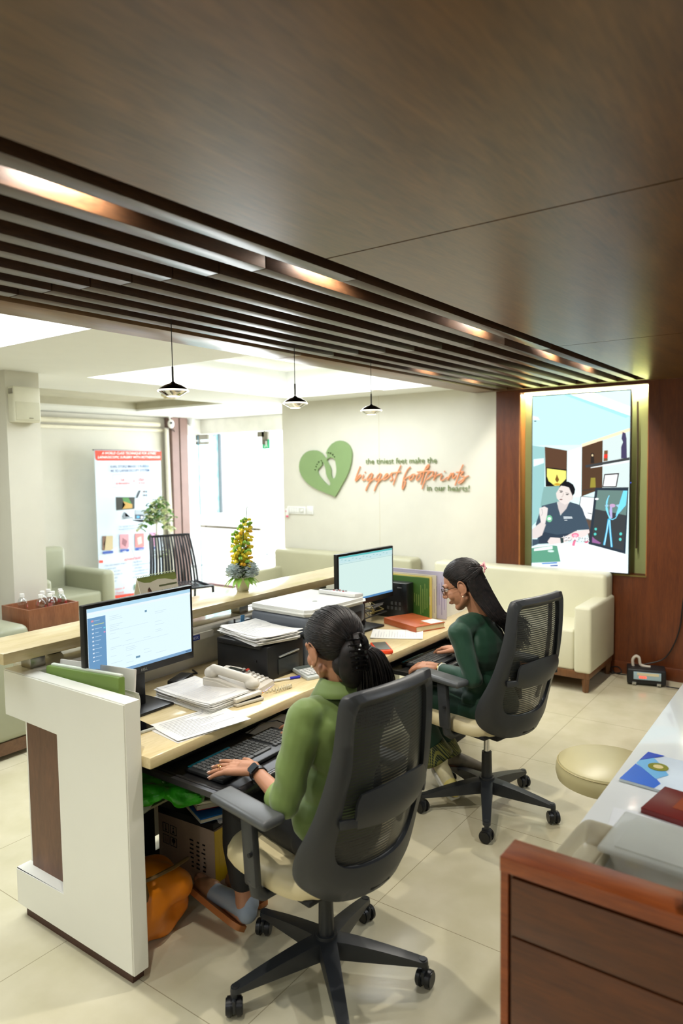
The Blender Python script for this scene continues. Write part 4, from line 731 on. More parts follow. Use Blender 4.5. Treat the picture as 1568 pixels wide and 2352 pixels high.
MB().m(black).bb(-.14, .19, -.192, -.12, .14, .20, b=.004).bb(.13, .20, -.17, -.16, .02, .12).build('output_slot', parent=t)
mb = MB().m(M('mfp_lid', (222, 222, 216), .28, var=.01)); mb.prism([(-.235, -.17, .235), (-.20, -.205, .235), (.19, -.215, .235), (.235, -.18, .235), (.235, .185, .235), (-.235, .185, .235)], (0, 0, .032), b=.014).build('lid', parent=t)
MB().m(M('mfp_panel', (232, 232, 228), .3)).box((.185, -.06, .275), (.075, .24, .022), rot=(0, radians(6), 0), b=.008).build('control_panel', parent=t)
mb = MB().m(M('mfp_lcd', (90, 96, 92), .2)).box((.183, .02, .288), (.045, .05, .004), rot=(0, radians(6), 0))
for k in range(8): mb.m(M('mfp_btn', (168, 170, 170), .3) if k % 3 else M('mfp_btnr', (190, 60, 60), .3)).cyl((.17+.022*(k % 2), -.03-.02*(k//2), .286), (.17+.022*(k % 2), -.03-.02*(k//2), .291), .006, n=10)
mb.build('button_pad', parent=t)
MB().m(M('badge_grey', (160, 162, 162), .3, .5)).cyl((-.02, -.06, .267), (-.02, -.06, .2685), .012).build('badge', parent=t)
t = thing('pen_holder', 'small clear pen and brochure holder behind the paper pile', 'holder', (2.45, 2.385, .762))
MB().m(M('holder_grey', (150, 156, 158), .3)).bb(-.05, .06, -.025, .025, 0, .19, b=.004).build('holder', parent=t)
t = thing('brochure', 'blue and white brochure standing in the holder', 'brochure', (2.43, 2.35, .80), radians(10))
MB().m(M('broch_blue', (90, 150, 196), .4)).box((0, 0, .09), (.03, .003, .18), rot=(0, radians(8), 0)).build('sheet', parent=t)
t = thing('desk_pen', 'black pen standing beside the blue brochure', 'pen', (2.39, 2.352, .80))
MB().m(black).cyl((0, 0, 0), (-.004, 0, .17), .0045).build('barrel', parent=t)

# telephone
t = thing('desk_telephone', 'cream office telephone with handset, display and coiled cord', 'telephone', (2.10, 2.055, .762), radians(14))
ph = M('phone_cream', (214, 208, 196), .35, var=.02)
MB().m(ph).prism([(-.10, -.115, 0), (-.10, .115, 0), (-.10, .115, .065), (-.10, .05, .062), (-.10, -.115, .022)], (.205, 0, 0), b=.008).build('base', parent=t)
mb = MB().m(ph)
for k in range(12):
    u, v_ = k % 3, k//3; mb.m(M('phone_key', (232, 228, 220), .35)).box((.015+u*.022, -.085+v_*.02, .034+v_*.0052), (.016, .013, .006), rot=(radians(15), 0, 0), b=.002, seg=1)
for k in range(6): mb.m(M('phone_key2', (180, 176, 168), .35)).box((.082, -.09+k*.022, .033+k*.0055), (.014, .010, .005), rot=(radians(15), 0, 0))
mb.build('keypad', parent=t)
MB().m(M('phone_lcd', (58, 62, 54), .15)).box((.03, .05, .0635), (.085, .06, .006), rot=(radians(8), 0, 0), b=.002).build('display', parent=t)
MB().m(M('phone_red', (206, 70, 50), .3)).box((.085, .004, .058), (.022, .010, .006), rot=(radians(15), 0, 0)).m(black).box((.045, .006, .058), (.05, .008, .004), rot=(radians(15), 0, 0)).build('function_key', parent=t)
hs = MB().m(ph).sph((-.055, .095, .078), (.03, .032, .026)).sph((-.055, -.095, .05), (.028, .032, .024)).cap((-.055, .085, .095), (-.055, -.085, .066), .019, .019)
remesh(hs, .004, 2); hs.m(ph); hs.build('handset', parent=t)
co_ = []
for k in range(150):
    a = k*.9; u = k/149
    px = -.02+.10*sin(u*pi)+.015*u; py = -.125-.11*u if u < .0 else -.13-.06*sin(u*pi*.9)-.02*u
    co_.append((px+.006*cos(a), py+.004*sin(a)*.5, .010+.006*sin(a)))
MB().m(M('cord_cream', (206, 196, 164), .45)).tube(co_, .0022, 5).build('coiled_cord', parent=t)
t = thing('power_adapter', 'black power adapter lying behind the near monitor foot', 'adapter', (2.0, 2.30, .762), radians(22))
MB().m(black).box((0, 0, .02), (.13, .06, .038), b=.006).build('brick', parent=t)
MB().m(black).tube([(.06, 0, .02), (.12, .02, .01), (.16, .0, .006), (.20, .04, .006)], .004, 6).build('cable', parent=t)

# papers
paper = M('paper', (236, 235, 230), .6, var=.015, vscale=20); paper2 = M('paper_shade', (218, 216, 212), .6, var=.03, vscale=20); ink = M('paper_ink', (176, 178, 186), .6)
def sheets(name, label, cat, loc, rz, w_, l_, n, th=.0012, jit=.006, curl=.0, ink_lines=0, ang=2., drift=(0, 0)):
    t = thing(name, label, cat, loc, rz); mb = MB(); z = 0
    for k in range(n):
        mb.m(paper if k % 3 else paper2); a = radians(rnd.uniform(-ang, ang)); dx = rnd.uniform(-jit, jit)+drift[0]*k/n; dy = rnd.uniform(-jit, jit)+drift[1]*k/n; top = k == n-1; zz = z
        def fn(u, v, a=a, dx=dx, dy=dy, zz=zz, k=k):
            x = (u-.5)*w_; y = (v-.5)*l_
            return Vector((x*cos(a)-y*sin(a)+dx, x*sin(a)+y*cos(a)+dy, zz+curl*(k/n)*(abs(2*v-1)**3+.4*abs(2*u-1)**4)))
        mb.grid(fn, 8, 10, thick=th*.95); z += th*1.02
    mb.build('sheet_stack', parent=t)
    if ink_lines:
        mb = MB().m(ink)
        for k in range(ink_lines):
            y = (.42-.84*k/ink_lines)*l_; x0 = -w_*.40; x1 = w_*rnd.uniform(-.1, .40)
            cz = curl*(abs(2*y/l_)**3)
            mb.box(((x0+x1)/2+drift[0], y+drift[1], z+.0008+cz), (x1-x0, .0018, .0004))
        mb.build('printed_lines', parent=t)
    return t
sheets('paper_stack', 'thick stack of printed sheets in front of the near monitor foot', 'papers', (1.925, 2.09, .763), radians(-3), .20, .33, 16, .0022, .006, .006, 16, 2.5)
sheets('loose_papers', 'two loose white sheets overhanging the near desk edge', 'papers', (1.735, 1.895, .763), radians(-8), .30, .205, 2, .0012, .012, .004, 14, 5)
sheets('paper_pile', 'fanned pile of printed sheets on top of the black printer', 'papers', (2.35, 2.17, .922), radians(-14), .215, .33, 12, .0022, .012, .010, 16, 7, (.01, .0))
sheets('loose_papers', 'white form lying beside the tan diary', 'papers', (3.265, 1.985, .763), radians(30), .20, .28, 2, .001, .004, .004, 16, 2)
t = thing('envelope', 'small printed slip beside the telephone cord', 'paper slip', (2.17, 1.975, .763), radians(20))
MB().m(M('slip', (214, 204, 226), .5)).box((0, 0, .001), (.11, .05, .002)).m(M('slip_o', (226, 160, 80), .5)).box((-.06, .0, .0005), (.05, .04, .001)).build('sheet', parent=t)
t = thing('stapler', 'pale stapler with dark slot near the desk edge', 'stapler', (1.995, 1.90, .762), radians(-12))
MB().m(ph).box((0, 0, .008), (.13, .032, .012), b=.004).build('base', parent=t)
MB().m(ph).box((-.004, 0, .028), (.125, .026, .016), rot=(0, radians(-4), 0), b=.005).build('lever', parent=t)
MB().m(blackM).box((.0, 0, .0175), (.11, .018, .006)).build('magazine', parent=t)
t = thing('ballpoint_pen', 'white ballpoint pen with blue cap beside the black printer', 'pen', (2.30, 1.968, .768), radians(-27.6))
MB().m(M('pen_white', (226, 226, 222), .3)).cyl((-.055, 0, 0), (.02, 0, 0), .0052).build('barrel', parent=t)
MB().m(M('pen_blue', (36, 40, 170), .3)).cyl((.02, 0, 0), (.068, 0, 0), .0062, b=.001).cyl((-.07, 0, 0), (-.055, 0, 0), .003, .0052).build('cap', parent=t)
t = thing('calculator', 'pale desk calculator beside the blue pen', 'calculator', (2.42, 1.935, .762), radians(-22))
MB().m(M('calc_grey', (190, 196, 192), .35)).box((0, 0, .010), (.095, .155, .018), rot=(radians(3), 0, 0), b=.006).build('case', parent=t)
mb = MB().m(M('calc_lcd', (96, 104, 100), .2)).box((0, .05, .023), (.075, .03, .002), rot=(radians(3), 0, 0))
for k in range(16): mb.m(M('calc_key', (226, 228, 226), .4)).box((-.03+.02*(k % 4), .015-.022*(k//4), .021), (.015, .015, .004), b=.001, seg=1)
mb.build('key_field', parent=t)
t = thing('mobile_phone', 'black mobile phone with pale rim at the near end of the desk', 'mobile phone', (1.575, 2.065, .762), radians(-8))
MB().m(M('phone_rim', (196, 198, 190), .3)).box((0, 0, .006), (.078, .155, .011), b=.004, seg=3).build('case', parent=t)
MB().m(M('phone_glass', (10, 10, 13), .06)).box((0, 0, .0122), (.070, .147, .001), b=.0004, seg=1).build('screen', parent=t)
t = thing('mobile_phone', 'mobile phone in a bright orange case beside the far form', 'mobile phone', (2.945, 1.885, .762), radians(-46))
MB().m(M('orange_case', (236, 76, 36), .4)).box((0, 0, .011), (.085, .17, .021), b=.007, seg=3).build('case', parent=t)
MB().m(M('scratched_glass', (104, 100, 88), .15)).box((0, 0, .0225), (.070, .145, .0015), b=.0005, seg=1).build('screen', parent=t)
t = thing('white_box', 'small white box behind the head in the olive shirt, beside the orange phone', 'box', (2.985, 2.10, .762), radians(-20))
MB().m(M('tape_white', (222, 216, 206), .35)).sph((0, 0, .022), (.05, .035, .022)).bb(-.045, .05, -.03, .03, 0, .02, b=.006).build('body', parent=t)
t = thing('diary', 'tan leather diary with cream pages and a pale card on it', 'diary', (3.50, 2.015, .762), radians(-22))
tan = M('tan_leather', (176, 88, 46), .35, var=.06, bump=.05)
MB().m(tan).bb(-.105, .105, -.15, .15, .030, .035, b=.002).bb(-.105, .105, -.15, .15, 0, .005, b=.002).bb(-.108, -.100, -.15, .15, 0, .035, b=.003).build('cover', parent=t)
MB().m(M('page_cream', (226, 210, 168), .6)).bb(-.10, .101, -.145, .145, .005, .030).build('page_block', parent=t)
MB().m(M('card_pale', (206, 210, 202), .4)).bb(.01, .10, -.14, -.05, .035, .0362).m(M('clasp', (200, 170, 90), .3, .6)).bb(-.04, -.02, -.11, -.10, .035, .037).build('card', parent=t)
# computer tower and files at the far end
t = thing('computer_tower', 'slim black computer standing before the green file', 'computer', (3.655, 2.25, .762))
MB().m(M('tower_black', (22, 24, 26), .3)).bb(-.04, .04, -.12, .14, 0, .215, b=.004).build('case', parent=t)
mb = MB().m(M('port_grey', (70, 72, 72), .4))
for k in range(7): mb.bb(-.0425, -.04, -.08+.028*(k % 4), -.065+.028*(k % 4), .05+.03*(k//4), .068+.03*(k//4))
mb.m(M('badge_l', (170, 176, 180), .3, .5)).bb(-.0425, -.04, -.085, -.055, .185, .19).build('port_panel', parent=t)
def file(name, label, x, y0, y1, z1, col, th, lines, lc, lean=0.):
    t = thing(name, label, 'file', (x, y0, .762), 0, group='upright files at the far end of the desk')
    MB().m(M('file_%d%d%d' % col, col, .4, var=.05)).bb(0, th, 0, y1-y0, 0, z1, b=.002).build('cover', parent=t)
    mb = MB().m(M('fline_%d%d%d' % lc, lc, .5))
    for k in range(lines):
        y = .012+k*(.10/lines); a = rnd.uniform(.02, .09); b_ = rnd.uniform(.13, z1-.03)
        mb.bb(-.0008, 0, y, y+.0022, a, b_)
    mb.build('printed_lines', parent=t); return t
file('green_file', 'green folder with pale upright print behind the black computer', 3.705, 2.03, 2.36, .245, (72, 116, 48), .006, 7, (170, 196, 110))
file('yellow_folder', 'thin yellow and cream folder behind the green one', 3.713, 2.015, 2.37, .253, (226, 206, 110), .004, 1, (250, 250, 220))
file('cream_folder', 'cream folder edge between the green and the lilac one', 3.722, 1.99, 2.37, .262, (214, 206, 182), .006, 2, (150, 130, 130))
file('lilac_folder', 'tall lilac folder with purple print, right of the green one', 3.735, 1.93, 2.40, .285, (192, 186, 206), .010, 6, (120, 110, 160))
t = thing('cable_tangle', 'tangle of grey and yellow cables behind the far monitor foot', 'cables', (3.50, 2.33, .762))
for c, nm in (((70, 70, 72), 'cable_dk'), ((176, 160, 96), 'cable_yl'), ((120, 120, 118), 'cable_gr')):
    pts = [(rnd.uniform(-.12, .12), rnd.uniform(-.08, .08), rnd.uniform(.01, .10)) for _ in range(9)]
    MB().m(M(nm, c, .5)).tube(pts, .0035, 6).build('cable', parent=t)

# green files and papers leaning inside the near end panel
t = thing('green_binder', 'green folder leaning inside the white end panel', 'folder', (1.452, 2.19, .762), radians(1))
MB().m(M('binder_green', (112, 138, 66), .4, var=.06)).box((0, -.01, .112), (.030, .42, .215), rot=(radians(-3), radians(4), 0), b=.008).build('cover', parent=t)
MB().m(M('binder_pages', (214, 222, 206), .5)).box((.010, -.012, .222), (.014, .40, .010), rot=(radians(-3), 0, 0), b=.003).build('page_block', parent=t)
t = thing('magazine', 'glossy magazine with an orange portrait behind the green folder', 'magazine', (1.505, 2.20, .762), radians(2))
MB().m(M('mag_white', (216, 212, 204), .3)).box((0, -.01, .114), (.008, .42, .226), rot=(radians(-3), radians(8), 0), b=.002).build('cover', parent=t)
MB().m(M('mag_photo', (214, 150, 96), .3)).box((-.012, .0, .180), (.003, .10, .07), rot=(radians(-3), radians(8), 0)).m(M('mag_hair', (40, 24, 20), .4)).box((-.018, .035, .20), (.002, .10, .025), rot=(radians(-3), radians(8), 0)).build('portrait', parent=t)
t = thing('curled_sheet', 'curled white sheet between the green folder and the near monitor', 'paper', (1.50, 2.0, .762))
MB().m(paper).grid(lambda u, v: Vector((-.03+.05*sin(u*2.2), -.03+.13*(1-v)-.02*u, .165*u*(1-.0*v))), 8, 6, thick=.001).build('sheet', parent=t)

# ---------------------------------------------------------------- on the raised counter
t = thing('flower_vase', 'small white pot with yellow blossoms and grey-blue carnations', 'flower pot', (2.705, 2.60, 1.035))
pot = M('pot_cream', (226, 222, 198), .35)
MB().m(pot).lathe((0, 0, 0), [(0, 0), (.030, 0), (.033, .004), (.042, .05), (.046, .068), (.046, .074), (.041, .074), (.036, .05), (0, .045)], 12).build('pot', parent=t)
lf = M('leaf_green', (150, 200, 80), .45, var=.2, vscale=30); lf2 = M('leaf_dark', (62, 96, 48), .5, var=.2, vscale=30); yl = M('petal_yellow', (252, 226, 60), .5, var=.12, vscale=40); og = M('petal_orange', (240, 184, 40), .5)
cb_ = M('carnation_blue', (218, 230, 230), .6, var=.12, vscale=60)
def leaf(mb, base, d, ln_, wd, droop=.3, nrm=None):
    d = Vector(d).normalized(); s_ = d.cross(Vector((0, 0, 1))); s_ = s_.normalized() if s_.length > .01 else Vector((1, 0, 0)); up = s_.cross(d)
    def fn(u, v):
        k = u; wv = wd*sin(pi*min(1, k*.96+.03))**.8*(v-.5)
        return Vector(base)+d*ln_*k+s_*wv+up*(abs(v-.5)*wd*.3)-Vector((0, 0, 1))*droop*ln_*k*k
    mb.grid(fn, 6, 2, thick=.0006)
mb = MB().m(lf)
for k in range(16):
    a = k*2.4; r_ = .03; leaf(mb, (r_*cos(a), r_*sin(a), .07), (cos(a), sin(a), .15), .05+.02*rnd.random(), .024, .9)
mb.m(lf2)
for k in range(26):
    a = k*2.4; leaf(mb, (.015*cos(a), .015*sin(a), .08+.05*rnd.random()), (cos(a), sin(a), .9), .06, .014, .2)
mb.build('foliage', parent=t)
def carnation(c, r):
    mb = MB().m(cb_)
    for k in range(42):
        th = math.acos(1-2*(k+.5)/42*.85); ph_ = k*2.399
        d = Vector((sin(th)*cos(ph_), sin(th)*sin(ph_), cos(th))); s_ = d.cross(Vector((.3, .2, 1))).normalized(); q = d.cross(s_)
        def fn(u, v, d=d, s_=s_, q=q):
            return Vector(c)+d*r*(.35+.65*u)+s_*(v-.5)*r*.85*(.5+u*.6)+q*r*.10*sin(v*9+k)*u
        mb.grid(fn, 3, 6, thick=.0005)
    mb.sph(c, r*.55, n=10)
    mb.build('carnation', parent=t)
carnation((.022, -.035, .108), .047); carnation((-.055, .01, .106), .043); carnation((.045, .045, .13), .040)
st = MB().m(lf2); yb = MB().m(yl)
for k in range(9):
    a = k*2.4; rr = .006+.012*rnd.random(); H_ = .13+.20*((k*5) % 9)/8; 
    if k == 0: H_ = .385
    lean = Vector((cos(a)*.03, sin(a)*.03, 0)); pts = [Vector((rr*cos(a), rr*sin(a), .06))+lean*(u/5)**1.5+Vector((0, 0, H_*u/5)) for u in range(6)]
    st.tube(pts, .0022, 5)
    for q in range(19):
        u = .30+.70*(q+rnd.random())/19; 
        if k == 0 and u > .8: continue
        i_ = min(4, int(u*5)); p = pts[i_].lerp(pts[i_+1], u*5-i_)
        b_ = q*2.4; sp = .052*(1.03-u)**.8*(.35+.65*min(1, u*1.6))+.003; d = Vector((cos(b_), sin(b_), .5)); e = p+d*sp
        st.tube([p, e], .0008, 3)
        yb.m(yl if (q+k) % 6 else og)
        if u > .9 or (q % 7 == 0): yb.m(lf)
        for h in range(3):
            c_ = h*2.1+q; yb.sph(e+Vector((cos(c_), sin(c_), .3*sin(c_*2)))*.0055, (.0105, .008, .006), rot=(c_, q, k), n=6)
st.build('stem', parent=t); yb.build('yellow_blossom', parent=t)
t = thing('desk_calendar', 'cream spiral desk calendar with a mother and child picture', 'calendar', (2.15, 2.60, 1.036), radians(2)); t.scale = (1, 1, 1.2)
calc = M('cal_cream', (244, 242, 228), .5, var=.01)
mb = MB().m(calc); mb.prism([(-.115, -.028, 0), (-.115, -.026, 0), (-.115, .018, .13), (-.115, .016, .13)], (.23, 0, 0)).prism([(-.115, .066, 0), (-.115, .064, 0), (-.115, .016, .13), (-.115, .018, .13)], (.23, 0, 0)); mb.build('card', parent=t)
cd = Vector((0, .045, .132)).normalized(); cn = Vector((0, -.132, .045)).normalized()
def C2(u, v, k=1): return Vector((-.115+.23*u, -.028, 0))+cd*(.138*v)+cn*(.0008*k)
mb = MB().m(M('cal_green', (140, 156, 84), .5)).face([C2(0, 1), C2(1, 1), C2(1, .80), C2(.9, .78), C2(.7, .86), C2(.5, .88), C2(.3, .82), C2(.15, .84), C2(0, .93)])
mb.m(M('cal_bar', (110, 118, 84), .5)).face([C2(.50, .70), C2(.98, .70), C2(.98, .65), C2(.50, .65)]).face([C2(.60, .06), C2(.88, .06), C2(.88, .12), C2(.60, .12)])
mb.m(M('cal_skin', (196, 150, 124), .5)).face([C2(*p) for p in ((.12, .12), (.17, .5), (.2, .64), (.25, .66), (.28, .5), (.34, .35), (.36, .15), (.25, .06))])
mb.m(M('cal_hair', (90, 62, 50), .5)).face([C2(*p, 2) for p in ((.20, .62), (.24, .70), (.28, .6), (.32, .36), (.27, .42))])
mb.m(M('cal_brown', (150, 124, 90), .5)).face([C2(*p) for p in ((.40, .5), (.45, .5), (.47, .4), (.53, .32), (.52, .2), (.46, .1), (.44, .3), (.40, .4))])
mb.m(M('cal_ink', (170, 172, 160), .5))
for k in range(30): u = .55+.068*(k % 6); v_ = .56-.085*(k//6); mb.face([C2(u, v_), C2(u+.02, v_), C2(u+.02, v_-.03), C2(u, v_-.03)])
mb.build('printed_page', parent=t, smooth=False)
mb = MB().m(M('spiral', (150, 160, 120), .3, .6))
for k in range(24): mb.tube([Vector((-.11+.22*k/23, .017+.006*cos(a), .131+.006*sin(a))) for a in [j*pi/4 for j in range(8)]], .001, 4, closed=True)
mb.build('spiral_binding', parent=t)
# ================================================================ tall screen in the niche
t = thing('television', 'tall portrait screen showing a man in dark scrubs at a white desk', 'television', (5.77, 1.776, 1.52))
MB().m(black).bb(5.752, 5.79, 1.380, 2.172, .803, 2.240, b=.004).bb(5.79, 5.83, 1.42, 2.13, .9, 2.1, b=.01).bb(5.83, 5.90, 1.6, 1.95, 1.3, 1.7).build('casing', parent=t, world=True)
mb = MB(); ty0, ty1, tz0, tz1 = 2.164, 1.388, .812, 2.232
def tvp(u, v, k): return (5.7515-.0002*k, ty0+(ty1-ty0)*u, tz0+(tz1-tz0)*v)
for k, (col, pts) in enumerate(TV_SHAPES):
    mb.m(E('tv_%d_%d_%d' % col, col, 1.25)); mb.face([tvp(u, v, k+1) for u, v in pts])
K = len(TV_SHAPES)+2
mb.m(E('tv_cap_dark', (90, 90, 96), 1)).text("'SO AFTER", (5.7515-.0002*K, ty0+(ty1-ty0)*.352, tz0+(tz1-tz0)*.163), (0, -1, 0), (0, 0, 1), width=.212, bold=.03)
mb.m(E('tv_cap', (255, 255, 255), 1.1)).text("'SO AFTER", (5.7515-.0002*(K+2), ty0+(ty1-ty0)*.35, tz0+(tz1-tz0)*.166), (0, -1, 0), (0, 0, 1), width=.212, bold=.015)
mb.build('picture', parent=t, world=True, smooth=False)
MB().m(E('standby_blue', (90, 120, 255), 2)).cyl((5.76, 1.3795, 1.52), (5.76, 1.379, 1.52), .006).build('indicator_light', parent=t, world=True)
MB().m(M('cable_brown', (70, 60, 40), .5)).tube([(5.86, 1.36, 2.15), (5.85, 1.352, 1.8), (5.86, 1.355, 1.4), (5.85, 1.352, 1.0)], .008, 6).build('cable', parent=t, world=True)

# ================================================================ sofas and armchairs
def sofa(name, label, x0, x1, y0, y1, mat, base, arms=(1, 1), aw=.125, seat_z=.455, arm_z=.635, back_z=.815, cat='sofa', nseat=2, legm=None, group=None):
    """faces -X; x0 front, x1 rear, y0..y1 width"""
    t = thing(name, label, cat, ((x0+x1)/2, (y0+y1)/2, 0))
    B_ = lambda n, *a, **k: MB().m(mat).bb(*a, **k).build(n, parent=t, world=True)
    a0 = y0+(aw if arms[0] else 0); a1 = y1-(aw if arms[1] else 0)
    B_('backrest', x1-.20, x1, y0+(.02 if arms[0] else 0), y1-(.02 if arms[1] else 0), .16, back_z, b=.035, seg=4)
    if arms[0]: B_('arm', x0, x1-.02, y0, y0+aw, .145, arm_z, b=.022, seg=3)
    if arms[1]: B_('arm', x0, x1-.02, y1-aw, y1, .145, arm_z, b=.022, seg=3)
    for k in range(nseat): B_('seat_cushion', x0+.02, x1-.16, a0+(a1-a0)*k/nseat+.002, a0+(a1-a0)*(k+1)/nseat-.002, .15, seat_z, b=.022, seg=3)
    lm = legm or W('sofa_leg_wood', (96, 62, 34), (124, 82, 46), (10, 10, 2), 2, .4)
    MB().m(lm).bb(x0+.012, x1-.03, y0+.015, y1-.015, base-.045, base+.01, b=.004).build('base_rail', parent=t, world=True)
    for (lx, ly) in ((x0+.035, y0+.045), (x0+.035, y1-.045), (x1-.06, y0+.045), (x1-.06, y1-.045)):
        MB().m(lm).cyl((lx, ly, 0), (lx, ly, base), .021, .032, n=4).build('leg', parent=t, world=True)
    return t
sofa('sofa', 'ivory leather sofa with timber base in front of the tall screen', 5.12, 5.79-.015, 1.485, 3.03, sofaM, .145)
sofa('sofa', 'grey-beige leather sofa along the lettered wall, behind the far monitor', 5.10, 5.785, 3.22, 4.93, olive, .145)

def armchair(label, x, y, rz, wd=.78, dp=.82, mat=greyG, arm_z=.64, back_z=.86, seat_z=.44, aw=.15):
    t = thing('armchair', label, 'armchair', (x, y, 0), rz)   # local: faces -Y
    MB().m(mat).bb(-wd/2+aw-.01, wd/2-aw+.01, dp/2-.20, dp/2, .12, back_z, b=.05, seg=4).build('backrest', parent=t)
    for s_ in (-1, 1):
        MB().m(mat).bb(min(s_*wd/2, s_*(wd/2-aw)), max(s_*wd/2, s_*(wd/2-aw)), -dp/2, dp/2-.02, .10, arm_z, b=.045, seg=4).build('arm', parent=t)
    MB().m(mat).bb(-wd/2+aw, wd/2-aw, -dp/2+.03, dp/2-.18, .12, seat_z, b=.03, seg=3).build('seat_cushion', parent=t)
    MB().m(W('plinth_wood', (92, 64, 44), (116, 84, 60), (2, 10, 10), 2, .4)).bb(-wd/2+.01, wd/2-.01, -dp/2+.01, dp/2-.03, .03, .105).build('plinth', parent=t)
    return t
armchair('sage leather armchair between the pillar and the banner', 4.08, 6.55, 0, wd=.86, dp=.85)
armchair('sage leather armchair in the left foreground, side panel toward the desk', 1.98, 4.33, radians(-90), wd=.78, dp=.78, back_z=.74, arm_z=.615, aw=.15)
t = thing('pouf', 'low sage upholstered seat end right of the bottle table', 'seat', (3.0, 4.94, 0))
MB().m(greyG).bb(-.19, .20, -.32, .32, .08, .61, b=.05, seg=4).build('cushion', parent=t)
MB().m(MC['plinth_wood']).bb(-.18, .18, -.30, .30, .02, .09).build('plinth', parent=t)

# bottle table
t = thing('side_table', 'brown wooden side table with a tray top full of water bottles', 'side table', (2.60, 4.35, 0))
tw = W('table_wood', (122, 74, 48), (152, 98, 66), (8, 8, 1.5), 2, .35)
MB().m(tw).bb(-.18, .18, -.16, -.148, .66, .80, b=.002).bb(-.18, .18, .148, .16, .66, .80, b=.002).bb(-.18, -.168, -.148, .148, .66, .80, b=.002).bb(.168, .18, -.148, .148, .66, .80, b=.002).bb(-.168, .168, -.148, .148, .72, .732).bb(-.17, .17, -.15, .15, .66, .67).build('tray_top', parent=t)
for s_ in (-1, 1): MB().m(tw).bb(s_*.171-.009, s_*.171+.009, -.16, .16, 0, .66, b=.002).build('side_panel', parent=t)
MB().m(M('table_inside_shade', (40, 22, 16), .5)).bb(-.162, .162, .14, .15, 0, .66).bb(-.162, .162, -.14, .14, .02, .035).build('back_panel', parent=t)  # darker than the table wood: shade of the opening is in the colour
def bottle(loc, rz):
    t = thing('water_bottle', 'small water bottle with white cap', 'water bottle', loc, rz, group='water bottles in the table tray')
    MB().m(GLASS('bottle_plastic', (.93, .95, .96), .35, .08)).lathe((0, 0, 0), [(0, .003), (.028, 0), (.030, .01), (.028, .03), (.030, .045), (.028, .06), (.030, .075), (.029, .09), (.020, .112), (.0125, .12), (.0125, .132)], 16).build('body', parent=t)
    MB().m(M('cap_white', (244, 244, 240), .4)).lathe((0, 0, 0), [(.0145, .126), (.0145, .146), (0, .147)], 16).build('cap', parent=t)
    MB().m(M('label_red', (206, 66, 62), .5)).box((-.0, -.0302, .062), (.026, .002, .022)).m(M('label_white', (240, 240, 238), .5)).box((0, -.0315, .062), (.014, .001, .008)).build('label', parent=t)
    return t
b0 = None
BL_ = ['at the left end of the tray, standing apart', 'at the front, left of the nearest one', 'in the middle front of the tray', 'behind the front pair', 'back right of the centre', 'tall-looking one at the right middle', 'at the right front, red label showing', 'at the far right rim']
for i, (x, y) in enumerate([(-.14, .03), (-.08, -.13), (-.01, -.15), (.02, .0), (.06, -.08), (.10, .04), (.12, -.11), (.165, -.03)]):
    loc = (2.60+x*.80, 4.35+y*.85, .733)
    if b0 is None: b0 = bottle(loc, 1.0); o = b0
    else: o = copy_tree(b0); o.matrix_basis = Matrix.Translation(loc) @ Matrix.Rotation(i*1.3, 4, 'Z')
    o['label'] = 'small water bottle with white cap, '+BL_[i]

# slatted black chair and the plant behind it
t = thing('slatted_chair', 'black plastic chair with a slatted back before the banner', 'chair', (5.05, 5.75, 0), radians(-20))
bk = M('chair_black', (30, 33, 40), .3)
def bpt(u, v): # back surface: u across, v up
    wd_ = .27-.05*v; return Vector(((u-.5)*2*wd_, .20+.10*v-.03*sin(v*pi), .42+.52*v))
mb = MB().m(bk)
mb.tube([bpt(0, v/8) for v in range(9)]+[bpt(u/8, 1) for u in range(1, 9)]+[bpt(1, 1-v/8) for v in range(1, 9)], .014, 8)
mb.build('back_frame', parent=t)
mb = MB().m(bk)
for k in range(14):
    u = .06+.88*k/13; mb.grid(lambda a, v, u=u: bpt(u+(a-.5)*.046, v), 1, 8, thick=.008)
mb.build('back_slats', parent=t); lab(t.children[-1], 'vertical black slats of the backrest')
mb = MB().m(bk)
for k in range(14):
    x = -.23+.46*k/13; mb.grid(lambda a, v, x=x: Vector((x+(a-.5)*.020, -.24+.44*v, .43-.015*sin(v*pi)+.01*v)), 1, 6, thick=.008)
mb.bb(-.26, .26, -.26, -.23, .415, .44, b=.01).bb(-.26, -.235, -.25, .22, .415, .44, b=.008).bb(.235, .26, -.25, .22, .415, .44, b=.008); mb.build('seat', parent=t)
for sx in (-1, 1):
    MB().m(bk).tube([(sx*.26, -.25, .0), (sx*.255, -.24, .43)], .015, 8).build('leg', parent=t)
    MB().m(bk).tube([(sx*.26, .30, 0), (sx*.25, .22, .43)], .015, 8).build('leg', parent=t)
t = thing('potted_ivy', 'variegated ivy climbing a white pole beside the mauve post', 'plant', (5.45, 6.62, 0))
MB().m(M('planter_white', (226, 222, 210), .4)).lathe((0, 0, 0), [(0, 0), (.10, 0), (.14, .28), (.145, .30), (.13, .30), (.12, .26), (0, .26)]).build('planter', parent=t)
MB().m(M('pole_white', (232, 230, 220), .5)).cyl((0, 0, .2), (.02, 0, 1.25), .012).build('pole', parent=t)
ig = M('ivy_green', (88, 130, 62), .45, var=.25, vscale=30); iv = M('ivy_pale', (214, 222, 170), .45, var=.2, vscale=30)
mb = MB().m(M('ivy_stem', (120, 110, 80), .6)); fo = MB()
rr = random.Random(3)
